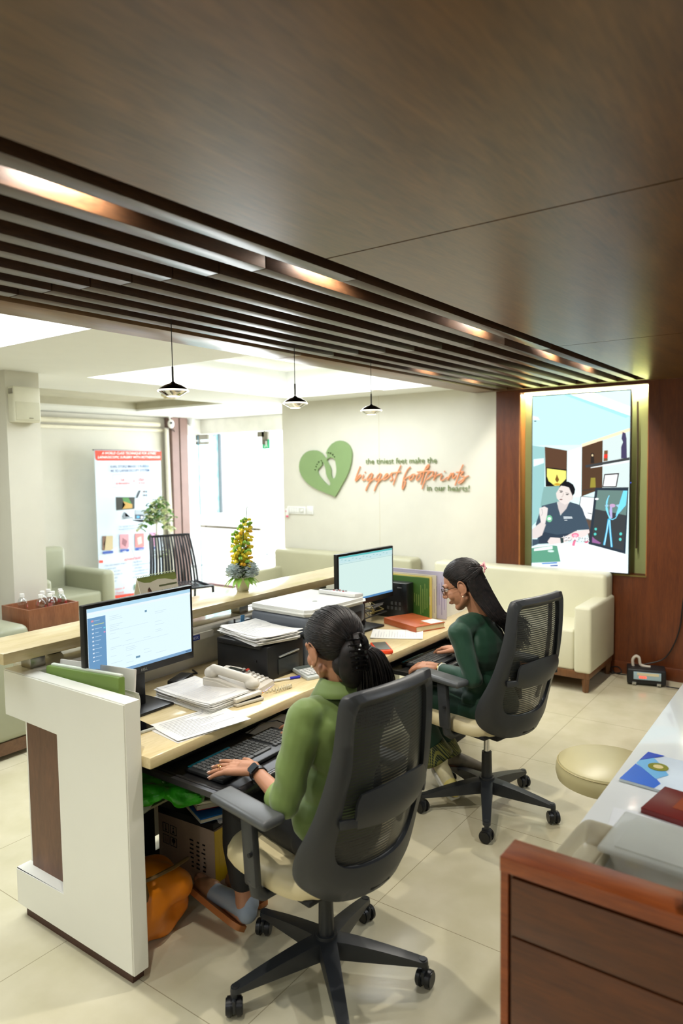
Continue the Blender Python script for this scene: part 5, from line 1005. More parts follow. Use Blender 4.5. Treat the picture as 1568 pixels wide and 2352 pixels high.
for k in range(9):
    a = k*2.4; p = [Vector((.02, 0, 1.0+.03*k))]
    for j in range(6): p.append(p[-1]+Vector((cos(a)*.03+rr.uniform(-.02, .02), sin(a)*.03+rr.uniform(-.02, .02), (.03 if j < 3 else -.05))))
    mb.tube(p, .0025, 5)
    for q in p[1:]:
        for h in range(4):
            b_ = rr.random()*6.28; d = Vector((cos(b_), sin(b_), rr.uniform(-.5, .4))); fo.m(ig if rr.random() < .5 else iv); leaf(fo, q+d*.014, d, .058, .058, .35)
p = [Vector((.02, 0, .9)), Vector((.06, -.03, .85)), Vector((.07, -.04, .75)), Vector((.05, -.02, .65))]; mb.tube(p, .0025, 5)
fo.m(ig); leaf(fo, (-.07, 0, .90), (-.4, 0, -.6), .07, .07, .2); leaf(fo, (-.05, -.01, .91), (.5, -.4, -.3), .05, .05, .2)
for k in range(22):
    b_ = rr.random()*6.28; d = Vector((cos(b_), sin(b_), rr.uniform(0, .5))); fo.m(iv if k % 3 else ig); leaf(fo, Vector((.05+rr.uniform(-.1, .12), rr.uniform(-.05, .05), .66+rr.uniform(-.04, .03))), d, .06, .05, .4)
mb.build('vine', parent=t); fo.build('foliage', parent=t)

# ================================================================ office chairs
def yb(x, z):
    k = (z-.43)/.63
    return -.215-.085*k+.03*sin(k*pi)*-1+.12*(x/.27)**2*(1-.45*k)
def outer(n=48):
    pts = []
    ctl = [(.0, .408), (.13, .415), (.208, .450), (.258, .51), (.270, .59), (.246, .70), (.228, .80), (.212, .90), (.203, 1.0), (.194, 1.045), (.170, 1.062), (.08, 1.066), (.0, 1.067)]
    r = catmull(ctl, 4); return r+[(-x, z) for x, z in r[-2:0:-1]]
def inner():
    ctl = [(.0, .515), (.10, .520), (.162, .545), (.186, .60), (.184, .68), (.180, .76), (.168, .84), (.166, .92), (.163, .98), (.156, 1.010), (.140, 1.022), (.07, 1.026), (.0, 1.027)]
    r = catmull(ctl, 4); return r+[(-x, z) for x, z in r[-2:0:-1]]
plas = M('chair_plastic', (50, 52, 54), .42, var=.06); plas2 = M('base_plastic', (40, 42, 44), .38, var=.06)
mesh = bpy.data.materials.new('chair_mesh'); mesh.use_nodes = True; nt = mesh.node_tree; nt.nodes.clear(); N = nt.nodes.new; L = nt.links.new
tc = N('ShaderNodeTexCoord'); wv = N('ShaderNodeTexWave'); wv.wave_type = 'BANDS'; wv.bands_direction = 'Z'; wv.inputs['Scale'].default_value = 32; wv.inputs['Distortion'].default_value = .3; L(tc.outputs['Object'], wv.inputs['Vector'])
rp = N('ShaderNodeValToRGB'); L(wv.outputs['Fac'], rp.inputs[0]); rp.color_ramp.elements[0].position = .55; rp.color_ramp.elements[1].position = .8; rp.color_ramp.elements[0].color = (.97, .97, .97, 1); rp.color_ramp.elements[1].color = (.74, .74, .74, 1)
df = N('ShaderNodeBsdfPrincipled'); df.inputs['Base Color'].default_value = s2l((40, 41, 38)); df.inputs['Roughness'].default_value = .45
tr = N('ShaderNodeBsdfTransparent'); mx = N('ShaderNodeMixShader'); L(rp.outputs[0], mx.inputs[0]); L(tr.outputs[0], mx.inputs[1]); L(df.outputs[0], mx.inputs[2]); oo = N('ShaderNodeOutputMaterial'); L(mx.outputs[0], oo.inputs[0])
seatM = M('seat_cream', (214, 200, 158), .4, var=.08, vscale=5, bump=.06, bscale=30)
def chair(label, loc, rz, brz, dz=0.):
    t = thing('office_chair', label, 'office chair', loc, rz, group='black mesh office chairs at the desk')
    O, I = outer(), inner(); n = len(O)
    bm = bmesh.new(); R = []
    for (ox, oz), (ix, iz) in zip(O, I):
        yo, yi = yb(ox, oz), yb(ix, iz); ym = (yo+yi)/2; mxx, mz = (ox+ix)/2, (oz+iz)/2
        R.append([bm.verts.new(p) for p in ((ox, yo, oz), (ox, yo-.022, oz), (mxx, ym-.034, mz), (ix, yi-.018, iz), (ix, yi+.004, iz), (mxx, ym+.008, mz))])
    for i in range(n):
        for j in range(6): bm.faces.new((R[i][j], R[(i+1) % n][j], R[(i+1) % n][(j+1) % 6], R[i][(j+1) % 6]))
    bmesh.ops.recalc_face_normals(bm, faces=bm.faces)
    mb = MB().m(plas); mb._merge(bm); mb.build('back_frame', parent=t, ang=60)
    # side spines of the back frame
    for sx in (-1, 1):
        MB().m(plas2).tube([(sx*x, yb(x, z)+.030, z) for x, z in ((.196, .52), (.198, .62), (.182, .74), (.174, .86), (.166, .98), (.160, 1.02))], .010, 8).build('spine', parent=t)
    # mesh
    zz = [.518+(1.024-.518)*k/40 for k in range(41)]
    half = [(x, z) for x, z in I[:len(I)//2+1]]
    def wat(z):
        for (x0, z0), (x1, z1) in zip(half, half[1:]):
            if z0 <= z <= z1 and z1 > z0: return x0+(x1-x0)*(z-z0)/(z1-z0)
        return .05
    mb = MB().m(mesh).grid(lambda u, v: (lambda z, w_: Vector(((u-.5)*2*w_, yb((u-.5)*2*w_, z)-.004, z)))(.5175+.507*v, wat(.5175+.507*v)), 12, 40)
    mb.build('mesh_panel', parent=t, ang=180)
    MB().m(plas).grid(lambda u, v: (lambda x, z: Vector((x, yb(x, z)-.030-.012*sin(v*pi), z)))((u-.5)*.32*(1-.12*abs(2*v-1)**3), .665+.105*v+.02*(1-(2*u-1)**2)*(v-.3)), 16, 8, thick=.012).build('lumbar_pad', parent=t)
    for sx in (-1, 1): MB().m(plas).box((sx*.172, yb(.172, .69)-.030, .69), (.055, .016, .026), rz=radians(sx*32), b=.004).build('lumbar_clip', parent=t)
    # seat
    mb = MB().m(seatM)
    def st_(u, v):
        a = 2*pi*u; cx_ = (abs(cos(a))**.55)*(1 if cos(a) > 0 else -1); cy_ = (abs(sin(a))**.55)*(1 if sin(a) > 0 else -1)
        prof = [(1.0, .415), (1.035, .43), (1.03, .450), (.99, .468), (.90, .478), (.5, .472), (.0, .466)]
        k = v*6; i_ = min(5, int(k)); f_ = k-i_; r_ = prof[i_][0]*(1-f_)+prof[i_+1][0]*f_; z_ = prof[i_][1]*(1-f_)+prof[i_+1][1]*f_
        return Vector((.240*r_*cx_, .058+.225*r_*cy_, z_-(.02*max(0, cy_*r_-.6) if cy_ > 0 else 0)))
    mb.grid(st_, 40, 6); mb.build('seat', parent=t, ang=60)
    MB().m(blackM).box((0, .055, .412), (.42, .40, .018), b=.006).box((0, .0, .385), (.18, .26, .05), b=.01).box((0, -.14, .42), (.09, .20, .025), rot=(radians(-8), 0, 0), b=.006).build('seat_pan', parent=t)
    for sx in (-1, 1):
        MB().m(plas).tube([(sx*.16, .02, .395), (sx*.245, .02, .395), (sx*.272, .02, .415), (sx*.278, .025, .46)], [.018, .019, .020, .020], 10).box((sx*.282, .03, .55), (.028, .055, .22), rot=(radians(-4), 0, 0), b=.008).box((sx*.283, .035, .635), (.022, .045, .09), b=.006).build('arm_post', parent=t)
        MB().m(M('arm_pad', (78, 80, 80), .38, var=.05)).box((sx*.283, .045, .673), (.088, .265, .030), rot=(radians(1.5), 0, 0), b=.014, seg=4).build('arm_pad', parent=t)
        MB().m(blackM).cyl((sx*.298, .012, .545), (sx*.306, .012, .545), .007, n=10).build('arm_button', parent=t)
    for o_ in t.children: o_.location.z = dz
    MB().m(chrome).cyl((0, 0, .28), (0, 0, .37+dz), .014).build('gas_lift', parent=t)
    MB().m(plas2).cyl((0, 0, .12), (0, 0, .285), .027, .024).cyl((0, 0, .085), (0, 0, .16), .044, .036).build('lift_cover', parent=t)
    for k in range(5):
        a = brz-rz+2*pi*k/5; c_, s_ = cos(a), sin(a)
        def leg(u, v, c_=c_, s_=s_):
            r_ = .03+.285*u; wd_ = .030-.012*u; top = .150-.058*u**1.3; bot = .085+.0*u-.0*u if u < .0 else .085-.010*u+.0
            q = 2*pi*v; dx = wd_*max(-1, min(1, 1.35*cos(q))); dz = (top+bot)/2+(top-bot)/2*max(-1, min(1, 1.35*sin(q)))
            return Vector((r_*c_-dx*s_, r_*s_+dx*c_, dz))
        mb = MB().m(plas2).grid(leg, 8, 16); mb.cyl((.315*c_, .315*s_, .074), (.315*c_, .315*s_, .096), .019, .016, b=.004); mb.build('leg', parent=t, ang=50)
        ca = thing_part('caster', t, (.322*c_, .322*s_, 0))
        w_ = a+(.6 if k % 2 else -.4); wx, wy = cos(w_), sin(w_)
        mb = MB().m(black)
        for s2 in (-1, 1): mb.cyl((wx*.006*s2, wy*.006*s2, .0305), (wx*.026*s2, wy*.026*s2, .0305), .030, .028, n=24, b=.004)
        mb.m(plas2).cyl((0, 0, .03), (0, 0, .078), .011).box((0, 0, .040), (.014, .046, .044), rz=w_, b=.006)
        mesh_into(mb, ca)
    return t
def thing_part(name, parent, loc):
    me = bpy.data.meshes.new(name); o = bpy.data.objects.new(name, me); COL.objects.link(o); o.parent = parent; o.location = loc; return o
def mesh_into(mb, o):
    mb.bm.to_mesh(o.data); mb.bm.free()
    for x in mb.mats: o.data.materials.append(x)
    o.data.polygons.foreach_set('use_smooth', [True]*len(o.data.polygons)); o.data.set_sharp_from_angle(angle=radians(38))
chair('black mesh office chair with cream seat, nearer, holding the woman in olive', (1.768, 1.358, 0), radians(-8), radians(10))
chair('black mesh office chair with cream seat, farther, holding the woman in dark green', (3.14, 1.405, 0), radians(-13), radians(60), .03)

# round stool
t = thing('round_stool', 'round beige padded stool beside the white counter', 'stool', (2.835, .757, 0))
MB().m(M('stool_vinyl', (184, 174, 130), .32, var=.03)).lathe((0, 0, 0), [(0, .415), (.17, .415), (.188, .425), (.194, .45), (.192, .475), (.182, .495), (.16, .503), (0, .506)], 48).build('seat', parent=t)
MB().m(M('stool_piping', (180, 166, 118), .4)).tube([(.187*cos(a*pi/24), .187*sin(a*pi/24), .489) for a in range(48)], .0022, 5, closed=True).build('piping', parent=t)
MB().m(chrome).cyl((0, 0, .05), (0, 0, .41), .025).build('column', parent=t)
MB().m(chrome).lathe((0, 0, 0), [(0, 0), (.19, 0), (.19, .008), (.04, .05), (0, .05)], 40).build('base', parent=t)

# ================================================================ white counter with timber end, right foreground
t = thing('side_counter', 'white counter with a dark timber end unit, right foreground', 'counter', (2.2, 0, 0))
MB().m(woodR).bb(1.305, 1.385, -.75, .556, .868, .90, b=.002).build('end_cap', parent=t, world=True)
MB().m(woodR).bb(1.31, 1.38, .540, .556, 0, .868).build('edge_strip', parent=t, world=True)
MB().m(woodD).bb(1.318, 1.38, -.75, .538, 0, .862).build('end_unit', parent=t, world=True)
MB().m(woodD).bb(1.308, 1.318, -.73, .532, .740, .860, b=.0015).build('drawer_front', parent=t, world=True)
MB().m(woodD).bb(1.308, 1.318, -.73, .532, .44, .735, b=.0015).build('drawer_front', parent=t, world=True)
MB().m(woodD).bb(1.308, 1.318, -.73, .532, .05, .435, b=.0015).build('drawer_front', parent=t, world=True)
MB().m(whiteG).bb(1.385, 4.4, -.45, .532, .755, .782, b=.003).build('worktop', parent=t, world=True)
MB().m(whiteP).bb(1.385, 4.35, -.45, .10, 0, .755).build('carcass', parent=t, world=True)
zt = .783
t = thing('folded_leaflet', 'blue and white folder with a gold seal on the white counter', 'folder', (2.14, .42, zt), radians(-6))
MB().m(M('leaf_white', (226, 236, 240), .35)).box((.02, -.10, .004), (.24, .36, .008), b=.001).build('cover', parent=t)
mb = MB().m(M('leaf_blue', (44, 110, 214), .35)).face([(-.10, .08, .0085), (-.10, -.015, .0085), (-.06, -.02, .0085), (-.01, .02, .0085), (.03, .08, .0085)]).m(M('leaf_cyan', (120, 190, 232), .35)).face([(-.04, .0, .009), (.035, .08, .009), (.14, .08, .009), (.08, .03, .009), (.01, -.02, .009)]).m(M('leaf_deep', (36, 76, 190), .35)).face([(.06, .08, .0095), (.14, .08, .0095), (.14, .03, .0095)])
mb.m(M('seal_gold', (140, 140, 40), .4)).cyl((.045, .02, .0095), (.045, .02, .0105), .028).m(M('seal_pale', (236, 214, 150), .4)).cyl((.045, .02, .0105), (.045, .02, .011), .014)
mb.build('printed_cover', parent=t, smooth=False)
t = thing('red_book', 'dark red hardback with a faint gold square on the white counter', 'book', (1.945, .255, zt), radians(-9))
MB().m(M('red_cover', (112, 26, 22), .35)).box((0, 0, .009), (.165, .30, .016), b=.002).m(M('gold_faint', (150, 66, 30), .4)).bb(-.03, .045, .03, .09, .0171, .0176).build('cover', parent=t)
t = thing('sheet_of_paper', 'thin white sheet under the plastic boxes', 'paper', (1.80, .33, zt), radians(8))
MB().m(paper).box((0, 0, .001), (.20, .28, .0012)).build('sheet', parent=t)
def tub(name, label, loc, rz, lx, ly, h, mat, lid):
    t = thing(name, label, 'plastic box', loc, rz)
    def rr_(u, v):
        prof = [(.0, .001), (.86, .001), (.90, .006), (1.0, h), (1.03, h+.003)]
        k = v*4; i_ = min(3, int(k)); f_ = k-i_; r_ = prof[i_][0]*(1-f_)+prof[i_+1][0]*f_; z_ = prof[i_][1]*(1-f_)+prof[i_+1][1]*f_
        a = 2*pi*u; cx_ = (abs(cos(a))**.35)*(1 if cos(a) > 0 else -1); cy_ = (abs(sin(a))**.35)*(1 if sin(a) > 0 else -1)
        return Vector((lx/2*r_*cx_, ly/2*r_*cy_, z_))
    MB().m(mat).grid(rr_, 40, 8, thick=.0015).build('tub', parent=t, ang=60)
    if lid:
        MB().m(M('frosted_lid', (212, 212, 198), .35, alpha=.48)).box((0, 0, h+.008), (lx*1.05, ly*1.05, .014), b=.006, seg=3).box((0, 0, h+.016), (lx*.86, ly*.86, .004), b=.002).build('lid', parent=t)
    return t
frost = M('frosted_plastic', (222, 220, 204), .3, alpha=.45)
tub('plastic_box', 'frosted plastic box with a lid, nearest on the white counter', (1.625, .245, zt), radians(-3), .19, .34, .058, frost, True)
mb = MB(); cols = [(206, 150, 130), (120, 140, 90), (150, 130, 190), (214, 196, 120), (190, 110, 110), (230, 226, 214)]
for k in range(26):
    c = cols[k % 6]; mb.m(M('sweet_%d_%d_%d' % c, c, .4)).box((rnd.uniform(-.06, .06), rnd.uniform(-.13, .13), .012+rnd.uniform(0, .022)), (.03, .03, .012), rot=(rnd.uniform(-.5, .5), rnd.uniform(-.5, .5), rnd.uniform(0, 3)), b=.003)
o = mb.build('small_packets', loc=None); o.location = (1.625, .245, zt); o.rotation_euler.z = radians(-3); tag(o, 'coloured small packets inside the frosted plastic box', 'packets', kind='stuff')
tub('plastic_container', 'open cream plastic container left of the lidded box', (1.555, .463, zt), radians(-2), .26, .085, .045, M('cream_tub', (214, 204, 172), .35, alpha=.8), False)
t = thing('handset', 'dark rounded device on the timber cap at the right frame edge', 'handset', (1.335, .185, .90), radians(10))
MB().m(M('device_dark', (30, 34, 32), .25)).box((0, 0, .018), (.055, .07, .034), b=.014, seg=4).m(M('device_grey', (90, 92, 84), .4)).box((0, -.0, .036), (.04, .05, .003), b=.001).build('body', parent=t)

# ================================================================ power unit on the floor by the timber wall
t = thing('power_unit', 'black power unit with a red digital display on the floor', 'power unit', (5.56, 1.20, 0), radians(-75))
MB().m(M('ups_black', (28, 28, 30), .45)).bb(-.135, .135, -.02, .14, .012, .125, b=.012, seg=3).build('case', parent=t)
MB().m(M('ups_panel', (170, 196, 206), .25)).box((.005, -.024, .078), (.19, .006, .058), rot=(radians(0), 0, 0), b=.002).m(M('ups_cream', (226, 214, 176), .3)).box((.01, -.0285, .092), (.15, .002, .02)).build('panel', parent=t)
MB().m(E('led_red', (255, 70, 40), 3)).text('0000', (-.052, -.0295, .060), (1, 0, 0), (0, 0, 1), size=.026, bold=.02).build('display', parent=t, smooth=False)
mb = MB().m(M('clip_steel', (190, 190, 184), .3, .8))
for x in (-.085, .085): mb.box((x, -.022, .018), (.028, .008, .02), b=.002)
mb.build('clip', parent=t)
MB().m(M('handle_cream', (206, 196, 180), .4)).tube(catmull3([(-.09, .07, .12), (-.095, .07, .17), (-.075, .07, .20), (-.05, .07, .19), (-.04, .07, .14), (-.01, .07, .128), (.03, .07, .125)]), .011, 10).build('handle', parent=t)
tag(MB().m(M('cable_black', (22, 22, 22), .45)).tube(catmull3([(5.77, .92, 1.1), (5.77, .99, .66), (5.77, 1.02, .39), (5.765, 1.11, .18), (5.72, 1.25, .115), (5.66, 1.27, .10)]), .0055, 6).build('power_cable'), 'black cable hanging down the timber wall to the power unit', 'cable')
tag(MB().m(MC['cable_black']).tube(catmull3([(5.62, 1.36, .04), (5.66, 1.45, .03), (5.72, 1.50, .05), (5.70, 1.44, .07), (5.64, 1.40, .05), (5.68, 1.47, .02), (5.74, 1.52, .012), (5.76, 1.55, .008)]), .005, 6).build('power_cable'), 'coiled black cable on the floor left of the power unit', 'cable')
tag(MB().m(MC['cable_black']).tube([(5.55, 1.06, .02), (5.60, .90, .006), (5.62, .6, .006), (5.6, .2, .006)], .005, 6).build('power_cable'), 'black cable leaving along the floor right of the power unit', 'cable')

# ================================================================ under the near workplace
t = thing('cardboard_box', 'cardboard carton with handling symbols and yellow tape under the desk', 'carton', (2.03, 2.12, 0))
kr = M('kraft', (190, 166, 144), .75, var=.06, vscale=8, bump=.05); 
MB().m(kr).bb(1.865, 2.20, 1.975, 2.31, .0, .27, b=.003).build('carton', parent=t, world=True)
MB().m(M('tape_yellow', (214, 176, 22), .35)).bb(1.864, 2.202, 1.9735, 1.975, .06, .272).bb(1.885, 2.1, 1.973, 1.9745, .10, .20).build('tape', parent=t, world=True)
mb = MB().m(M('print_black', (40, 32, 30), .6))
def sq(y, z, s_, w_=.004):
    mb.bb(1.8635, 1.865, y-s_, y+s_, z+s_-w_, z+s_).bb(1.8635, 1.865, y-s_, y+s_, z-s_, z-s_+w_).bb(1.8635, 1.865, y-s_, y-s_+w_, z-s_, z+s_).bb(1.8635, 1.865, y+s_-w_, y+s_, z-s_, z+s_)
for (y, z) in ((2.262, .205), (2.216, .205), (2.262, .155), (2.216, .155)): sq(y, z, .019, .002)
fx = 1.8635
mb.bb(fx, 1.865, 2.261, 2.263, .195, .218).prism([(fx, 2.269, .198), (fx, 2.255, .198), (fx, 2.262, .19)], (.001, 0, 0)).prism([(fx, 2.224, .193), (fx, 2.208, .193), (fx, 2.216, .207)], (.001, 0, 0)).cyl((fx, 2.216, .213), (1.865, 2.216, .213), .004)
mb.bb(fx, 1.865, 2.268, 2.2695, .142, .168).bb(fx, 1.865, 2.256, 2.2575, .142, .168).cyl((fx, 2.216, .160), (1.865, 2.216, .160), .010).bb(fx, 1.865, 2.215, 2.217, .142, .155)
for k in range(7):
    for c in range(3): mb.bb(fx, 1.865, 2.03+c*.034, 2.03+c*.034+.022*rnd.uniform(.4, 1), .195-k*.018, .201-k*.018)
mb.build('printed_marks', parent=t, world=True, smooth=False)
def slab(name, label, c, size, rz, tilt, col, cat='book', pages=True):
    t = thing(name, label, cat, c, rz); m_ = M('slab_%d_%d_%d' % col, col, .5, var=.08)
    r_ = (radians(tilt[0]), radians(tilt[1]), 0)
    MB().m(m_).box((0, 0, 0), size, rot=r_, b=.002).build('cover', parent=t)
    if pages: MB().m(M('page_edge', (206, 200, 180), .6)).box((-.003, -.003, 0), (size[0]*.985, size[1]*1.0, size[2]*.6), rot=r_).build('page_block', parent=t)
    return t
slab('ring_binder', 'black binder lying across the carton under the desk', (2.02, 2.14, .29), (.34, .30, .03), radians(4), (0, 0), (26, 26, 26), 'binder', False)
slab('blue_book', 'bright blue book sticking out over the carton', (1.945, 2.05, .322), (.20, .17, .02), radians(-20), (2, 2), (24, 110, 190))
slab('white_booklet', 'white booklet under the blue book on the carton', (2.02, 2.02, .306), (.24, .16, .012), radians(-12), (3, 0), (200, 200, 200), 'booklet', False)
slab('red_folder', 'dark red folder tilted over the blue book', (2.02, 2.08, .362), (.30, .22, .03), radians(-24), (6, 4), (150, 18, 30), 'folder')
slab('black_folder', 'black folder on the red one under the keyboard tray', (2.0, 2.16, .395), (.30, .24, .02), radians(-10), (4, 2), (30, 28, 28), 'folder')
slab('grey_book', 'grey book directly below the keyboard tray, lower of two', (1.90, 2.0, .442), (.20, .25, .016), radians(-32), (3, 3), (120, 120, 104))
slab('dark_book', 'thin dark book directly below the keyboard tray, upper of two', (1.90, 2.04, .468), (.19, .24, .014), radians(-28), (3, 3), (60, 66, 64))
t = thing('green_bag', 'crumpled bright green plastic bag on the shelf under the desk', 'plastic bag', (1.665, 2.02, .470))
mb = MB().m(M('bag_green', (48, 160, 30), .25, var=.3, vscale=14, bump=.6, bscale=22))
rr = random.Random(5)
for k in range(7): mb.sph((rr.uniform(-.12, .13), rr.uniform(-.13, .08), .035+rr.uniform(0, .05)), (rr.uniform(.05, .09), rr.uniform(.04, .08), rr.uniform(.03, .05)), n=12)
remesh(mb, .01, 3); 
for v_ in mb.bm.verts: v_.co += Vector((sin(v_.co.y*90+v_.co.z*40), sin(v_.co.x*80+v_.co.z*70), sin(v_.co.x*60+v_.co.y*75)))*.006
mb.build('bag', parent=t, ang=30)
MB().m(M('bag_clear', (196, 198, 186), .25, alpha=.5)).sph((-.13, .0, .04), (.06, .06, .04)).build('clear_bag', parent=t)
t = thing('orange_bag', 'orange shopping bag slumped on the floor behind the white end panel', 'bag', (1.575, 2.09, 0))
mb = MB().box((0, .0, .10), (.27, .30, .19), rz=.12, b=.05).box((.03, -.07, .17), (.24, .20, .14), rot=(.25, .15, .1), b=.05).box((-.06, .03, .19), (.16, .24, .10), rot=(-.1, -.1, .2), b=.04)
remesh(mb, .012, 4)
for v_ in mb.bm.verts:
    c_ = v_.co; v_.co = c_+v_.normal*(.009*sin(c_.x*38+c_.z*26)+.007*sin(c_.y*44-c_.z*30+c_.x*12)); v_.co.z = max(.002, v_.co.z)
mb.m(M('bag_orange', (226, 130, 20), .36, var=.08, bump=.2, bscale=14)); mb.build('bag_body', parent=t, ang=50)
MB().m(M('bag_brown', (110, 84, 44), .5)).tube([(-.12, -.10, .245), (-.04, -.15, .262), (.05, -.16, .262), (.13, -.14, .25)], .007, 6).box((-.075, -.145, .225), (.035, .008, .07), rot=(radians(-14), 0, .2), b=.003).build('strap', parent=t)
t = thing('floor_bin', 'dark metal frame standing beside the carton under the desk', 'frame', (1.80, 2.34, 0))
MB().m(blackM).bb(-.03, .03, -.05, .05, .05, .42).bb(-.2, .3, -.06, .04, 0, .05).build('frame', parent=t)
for k, (a_, lb) in enumerate(((.0, 'black cable looping down inside the near end of the desk'), (.05, 'second black cable crossing behind the end panel'), (-.04, 'grey thin cable under the near end of the desk'))):
    tag(MB().m(MC['cable_black'] if k < 2 else cb).tube(catmull3([(1.46, 2.3+a_, .66), (1.50, 2.3+a_, .48), (1.60, 2.30, .36-a_), (1.72, 2.34, .30), (1.66, 2.36, .42), (1.52, 2.36, .30), (1.46, 2.38, .22)]), .004, 6).build('cable'), lb, 'cable')
t = thing('drawer_pedestal', 'white pedestal base under the far end of the desk', 'pedestal', (3.80, 1.90, 0))
MB().m(whiteP).bb(-.12, .12, -.02, .05, .06, .60, b=.003).m(blackM).bb(-.11, .11, -.01, .05, 0, .06).build('carcass', parent=t)
# ================================================================ people
skin = M('skin_brown', (178, 126, 96), .5, var=.05, vscale=12, bump=.03, bscale=120)
hairm = bpy.data.materials.new('hair_black'); hairm.use_nodes = True; b = hairm.node_tree.nodes['Principled BSDF']; b.inputs['Base Color'].default_value = s2l((20, 17, 16)); b.inputs['Roughness'].default_value = .46; b.inputs['Specular IOR Level'].default_value = .3
nz = hairm.node_tree.nodes.new('ShaderNodeTexNoise'); nz.inputs['Scale'].default_value = 60; tcx = hairm.node_tree.nodes.new('ShaderNodeTexCoord'); hairm.node_tree.links.new(tcx.outputs['Object'], nz.inputs['Vector'])
rpx = hairm.node_tree.nodes.new('ShaderNodeValToRGB'); rpx.color_ramp.elements[0].color = s2l((15, 13, 13)); rpx.color_ramp.elements[1].color = s2l((36, 29, 27)); rpx.color_ramp.elements[0].position = .35; rpx.color_ramp.elements[1].position = .7
hairm.node_tree.links.new(nz.outputs['Fac'], rpx.inputs[0]); hairm.node_tree.links.new(rpx.outputs[0], b.inputs['Base Color'])
V = Vector
class Head:
    def __init__(s, C, f, pitch, S=1.):
        s.S = S
        f = V((f[0], f[1], 0)).normalized(); r = f.cross(V((0, 0, 1)))
        s.f = f*cos(pitch)-V((0, 0, 1))*sin(pitch); s.u = r.cross(s.f).normalized(); s.r = r; s.C = V(C)
        s.R = Matrix((s.r, s.f, s.u)).transposed()
    def p(s, x, y, z): return s.C+(s.r*x+s.f*y+s.u*z)*s.S
    def el(s, mb, c, r, n=18): mb.sph(s.p(*c), tuple(q*s.S for q in r), rot=s.R, n=n)
def head_blobs(mb, H):
    H.el(mb, (0, -.012, .030), (.073, .092, .080), 24); H.el(mb, (0, .022, -.022), (.060, .064, .078), 20)
    H.el(mb, (0, .052, -.088), (.026, .026, .020)); 
    for s_ in (-1, 1):
        mb.cap(H.p(s_*.050, .0, -.055), H.p(s_*.012, .058, -.088), .0165, .017); H.el(mb, (s_*.034, .058, -.024), (.024, .022, .026))
        mb.cap(H.p(s_*.010, .082, .026), H.p(s_*.045, .066, .024), .010, .009)
        H.el(mb, (s_*.074, -.006, -.008), (.009, .017, .028)); mb.tube([H.p(s_*(.080+.004*sin(a)), -.010+.017*cos(a), -.004+.030*sin(a)) for a in [k*pi/6 for k in range(12)]], .0042, 6, closed=True)
        H.el(mb, (s_*.076, .002, -.036), (.007, .009, .010))
    mb.cap(H.p(0, .078, .018), H.p(0, .105, -.021), .0085, .0105); H.el(mb, (.009, .095, -.026), (.008, .010, .007)); H.el(mb, (-.009, .095, -.026), (.008, .010, .007))
    H.el(mb, (0, .083, -.052), (.022, .010, .0055)); H.el(mb, (0, .081, -.061), (.020, .011, .0065))
def face_parts(H, t, glasses=False):
    for s_ in (-1, 1):
        mb = MB().m(M('eye_white', (232, 226, 218), .2)); H.el(mb, (s_*.029, .072, .008), (.0125, .012, .0105), 14)
        mb.m(M('iris_brown', (40, 26, 20), .2)); H.el(mb, (s_*.029, .0805, .0055), (.0058, .0045, .0058), 10); o = mb.build('eye', parent=t, world=True)
        MB().m(skin).grid(lambda u, v, s_=s_: H.p(s_*.029+(u-.5)*.030, .0735+.0125*cos((u-.5)*2.2)*cos((v-.2)*1.2), .008+.012-.012*v), 8, 4, thick=.001).build('eyelid', parent=t, world=True)
        MB().m(hairm).tube([H.p(s_*x, y, z) for x, y, z in ((.012, .090, .027), (.026, .0885, .032), (.040, .080, .030), (.050, .070, .024))], [.0022, .003, .0026, .0012], 6).build('eyebrow', parent=t, world=True)
    mb = MB().m(M('lip_rose', (158, 88, 78), .4)); H.el(mb, (0, .0915, -.0565), (.019, .004, .0065), 12); mb.build('lips', parent=t, world=True)
def fingers(mb, wrist, palm_dir, side_dir, up, curl, L=1., spread=.20, nails=None, thumb_dir=None, lens=None, droop=0.):
    """wrist->palm; side_dir points toward the thumb side"""
    f = V(palm_dir).normalized(); s_ = V(side_dir); s_ = (s_-f*s_.dot(f)).normalized(); u = V(up); u = (u-f*u.dot(f)-s_*u.dot(s_)).normalized()
    wv = V(wrist); pl = .088*L
    for q in (-.5, -.17, .17, .5): mb.cap(wv+s_*q*.040*L+f*.008, wv+f*pl+s_*q*.060*L, .014*L, .0115*L)
    mb.cap(wv, wv+f*.04*L, .021*L, .022*L)
    tips = []
    for k, (q, ln_) in enumerate(((.5, .070), (.17, .079), (-.17, .073), (-.5, .057))):
        d = (f+s_*q*spread*2).normalized(); p = wv+f*pl+s_*q*.060*L; a = droop; c = curl[k]
        segs = (.46, .30, .24); rr_ = (.0092, .0083, .0074, .0064)
        pts = [p]
        for j, sg in enumerate(segs):
            a += c*(.7 if j == 0 else 1); pts.append(pts[-1]+(d*cos(a)-u*sin(a))*ln_*L*sg)
        mb.chain(pts, [r_*L for r_ in rr_], n=12); tips.append((pts[-1], (pts[-1]-pts[-2]).normalized(), (u*cos(a)+d*sin(a)), s_))
    td = V(thumb_dir).normalized() if thumb_dir else (f*.75+s_*.65-u*.15).normalized()
    b_ = wv+f*.018*L+s_*.020*L-u*.004
    pts = [b_, b_+(td+s_*.25).normalized()*.038*L, b_+(td+s_*.25).normalized()*.038*L+td*.032*L, b_+(td+s_*.25).normalized()*.038*L+td*.032*L+(td-s_*.25).normalized()*.026*L]
    mb.chain(pts, [.016*L, .0125*L, .0100*L, .0082*L], n=12); tips.append((pts[-1], (pts[-1]-pts[-2]).normalized(), u, s_))
    return tips, f, s_, u
def strand_set(mb, paths, r0, r1, n=5):
    for p in paths:
        k = len(p); mb.tube(p, [r0+(r1-r0)*i/(k-1) if i else r0*.5 for i in range(k)], n)
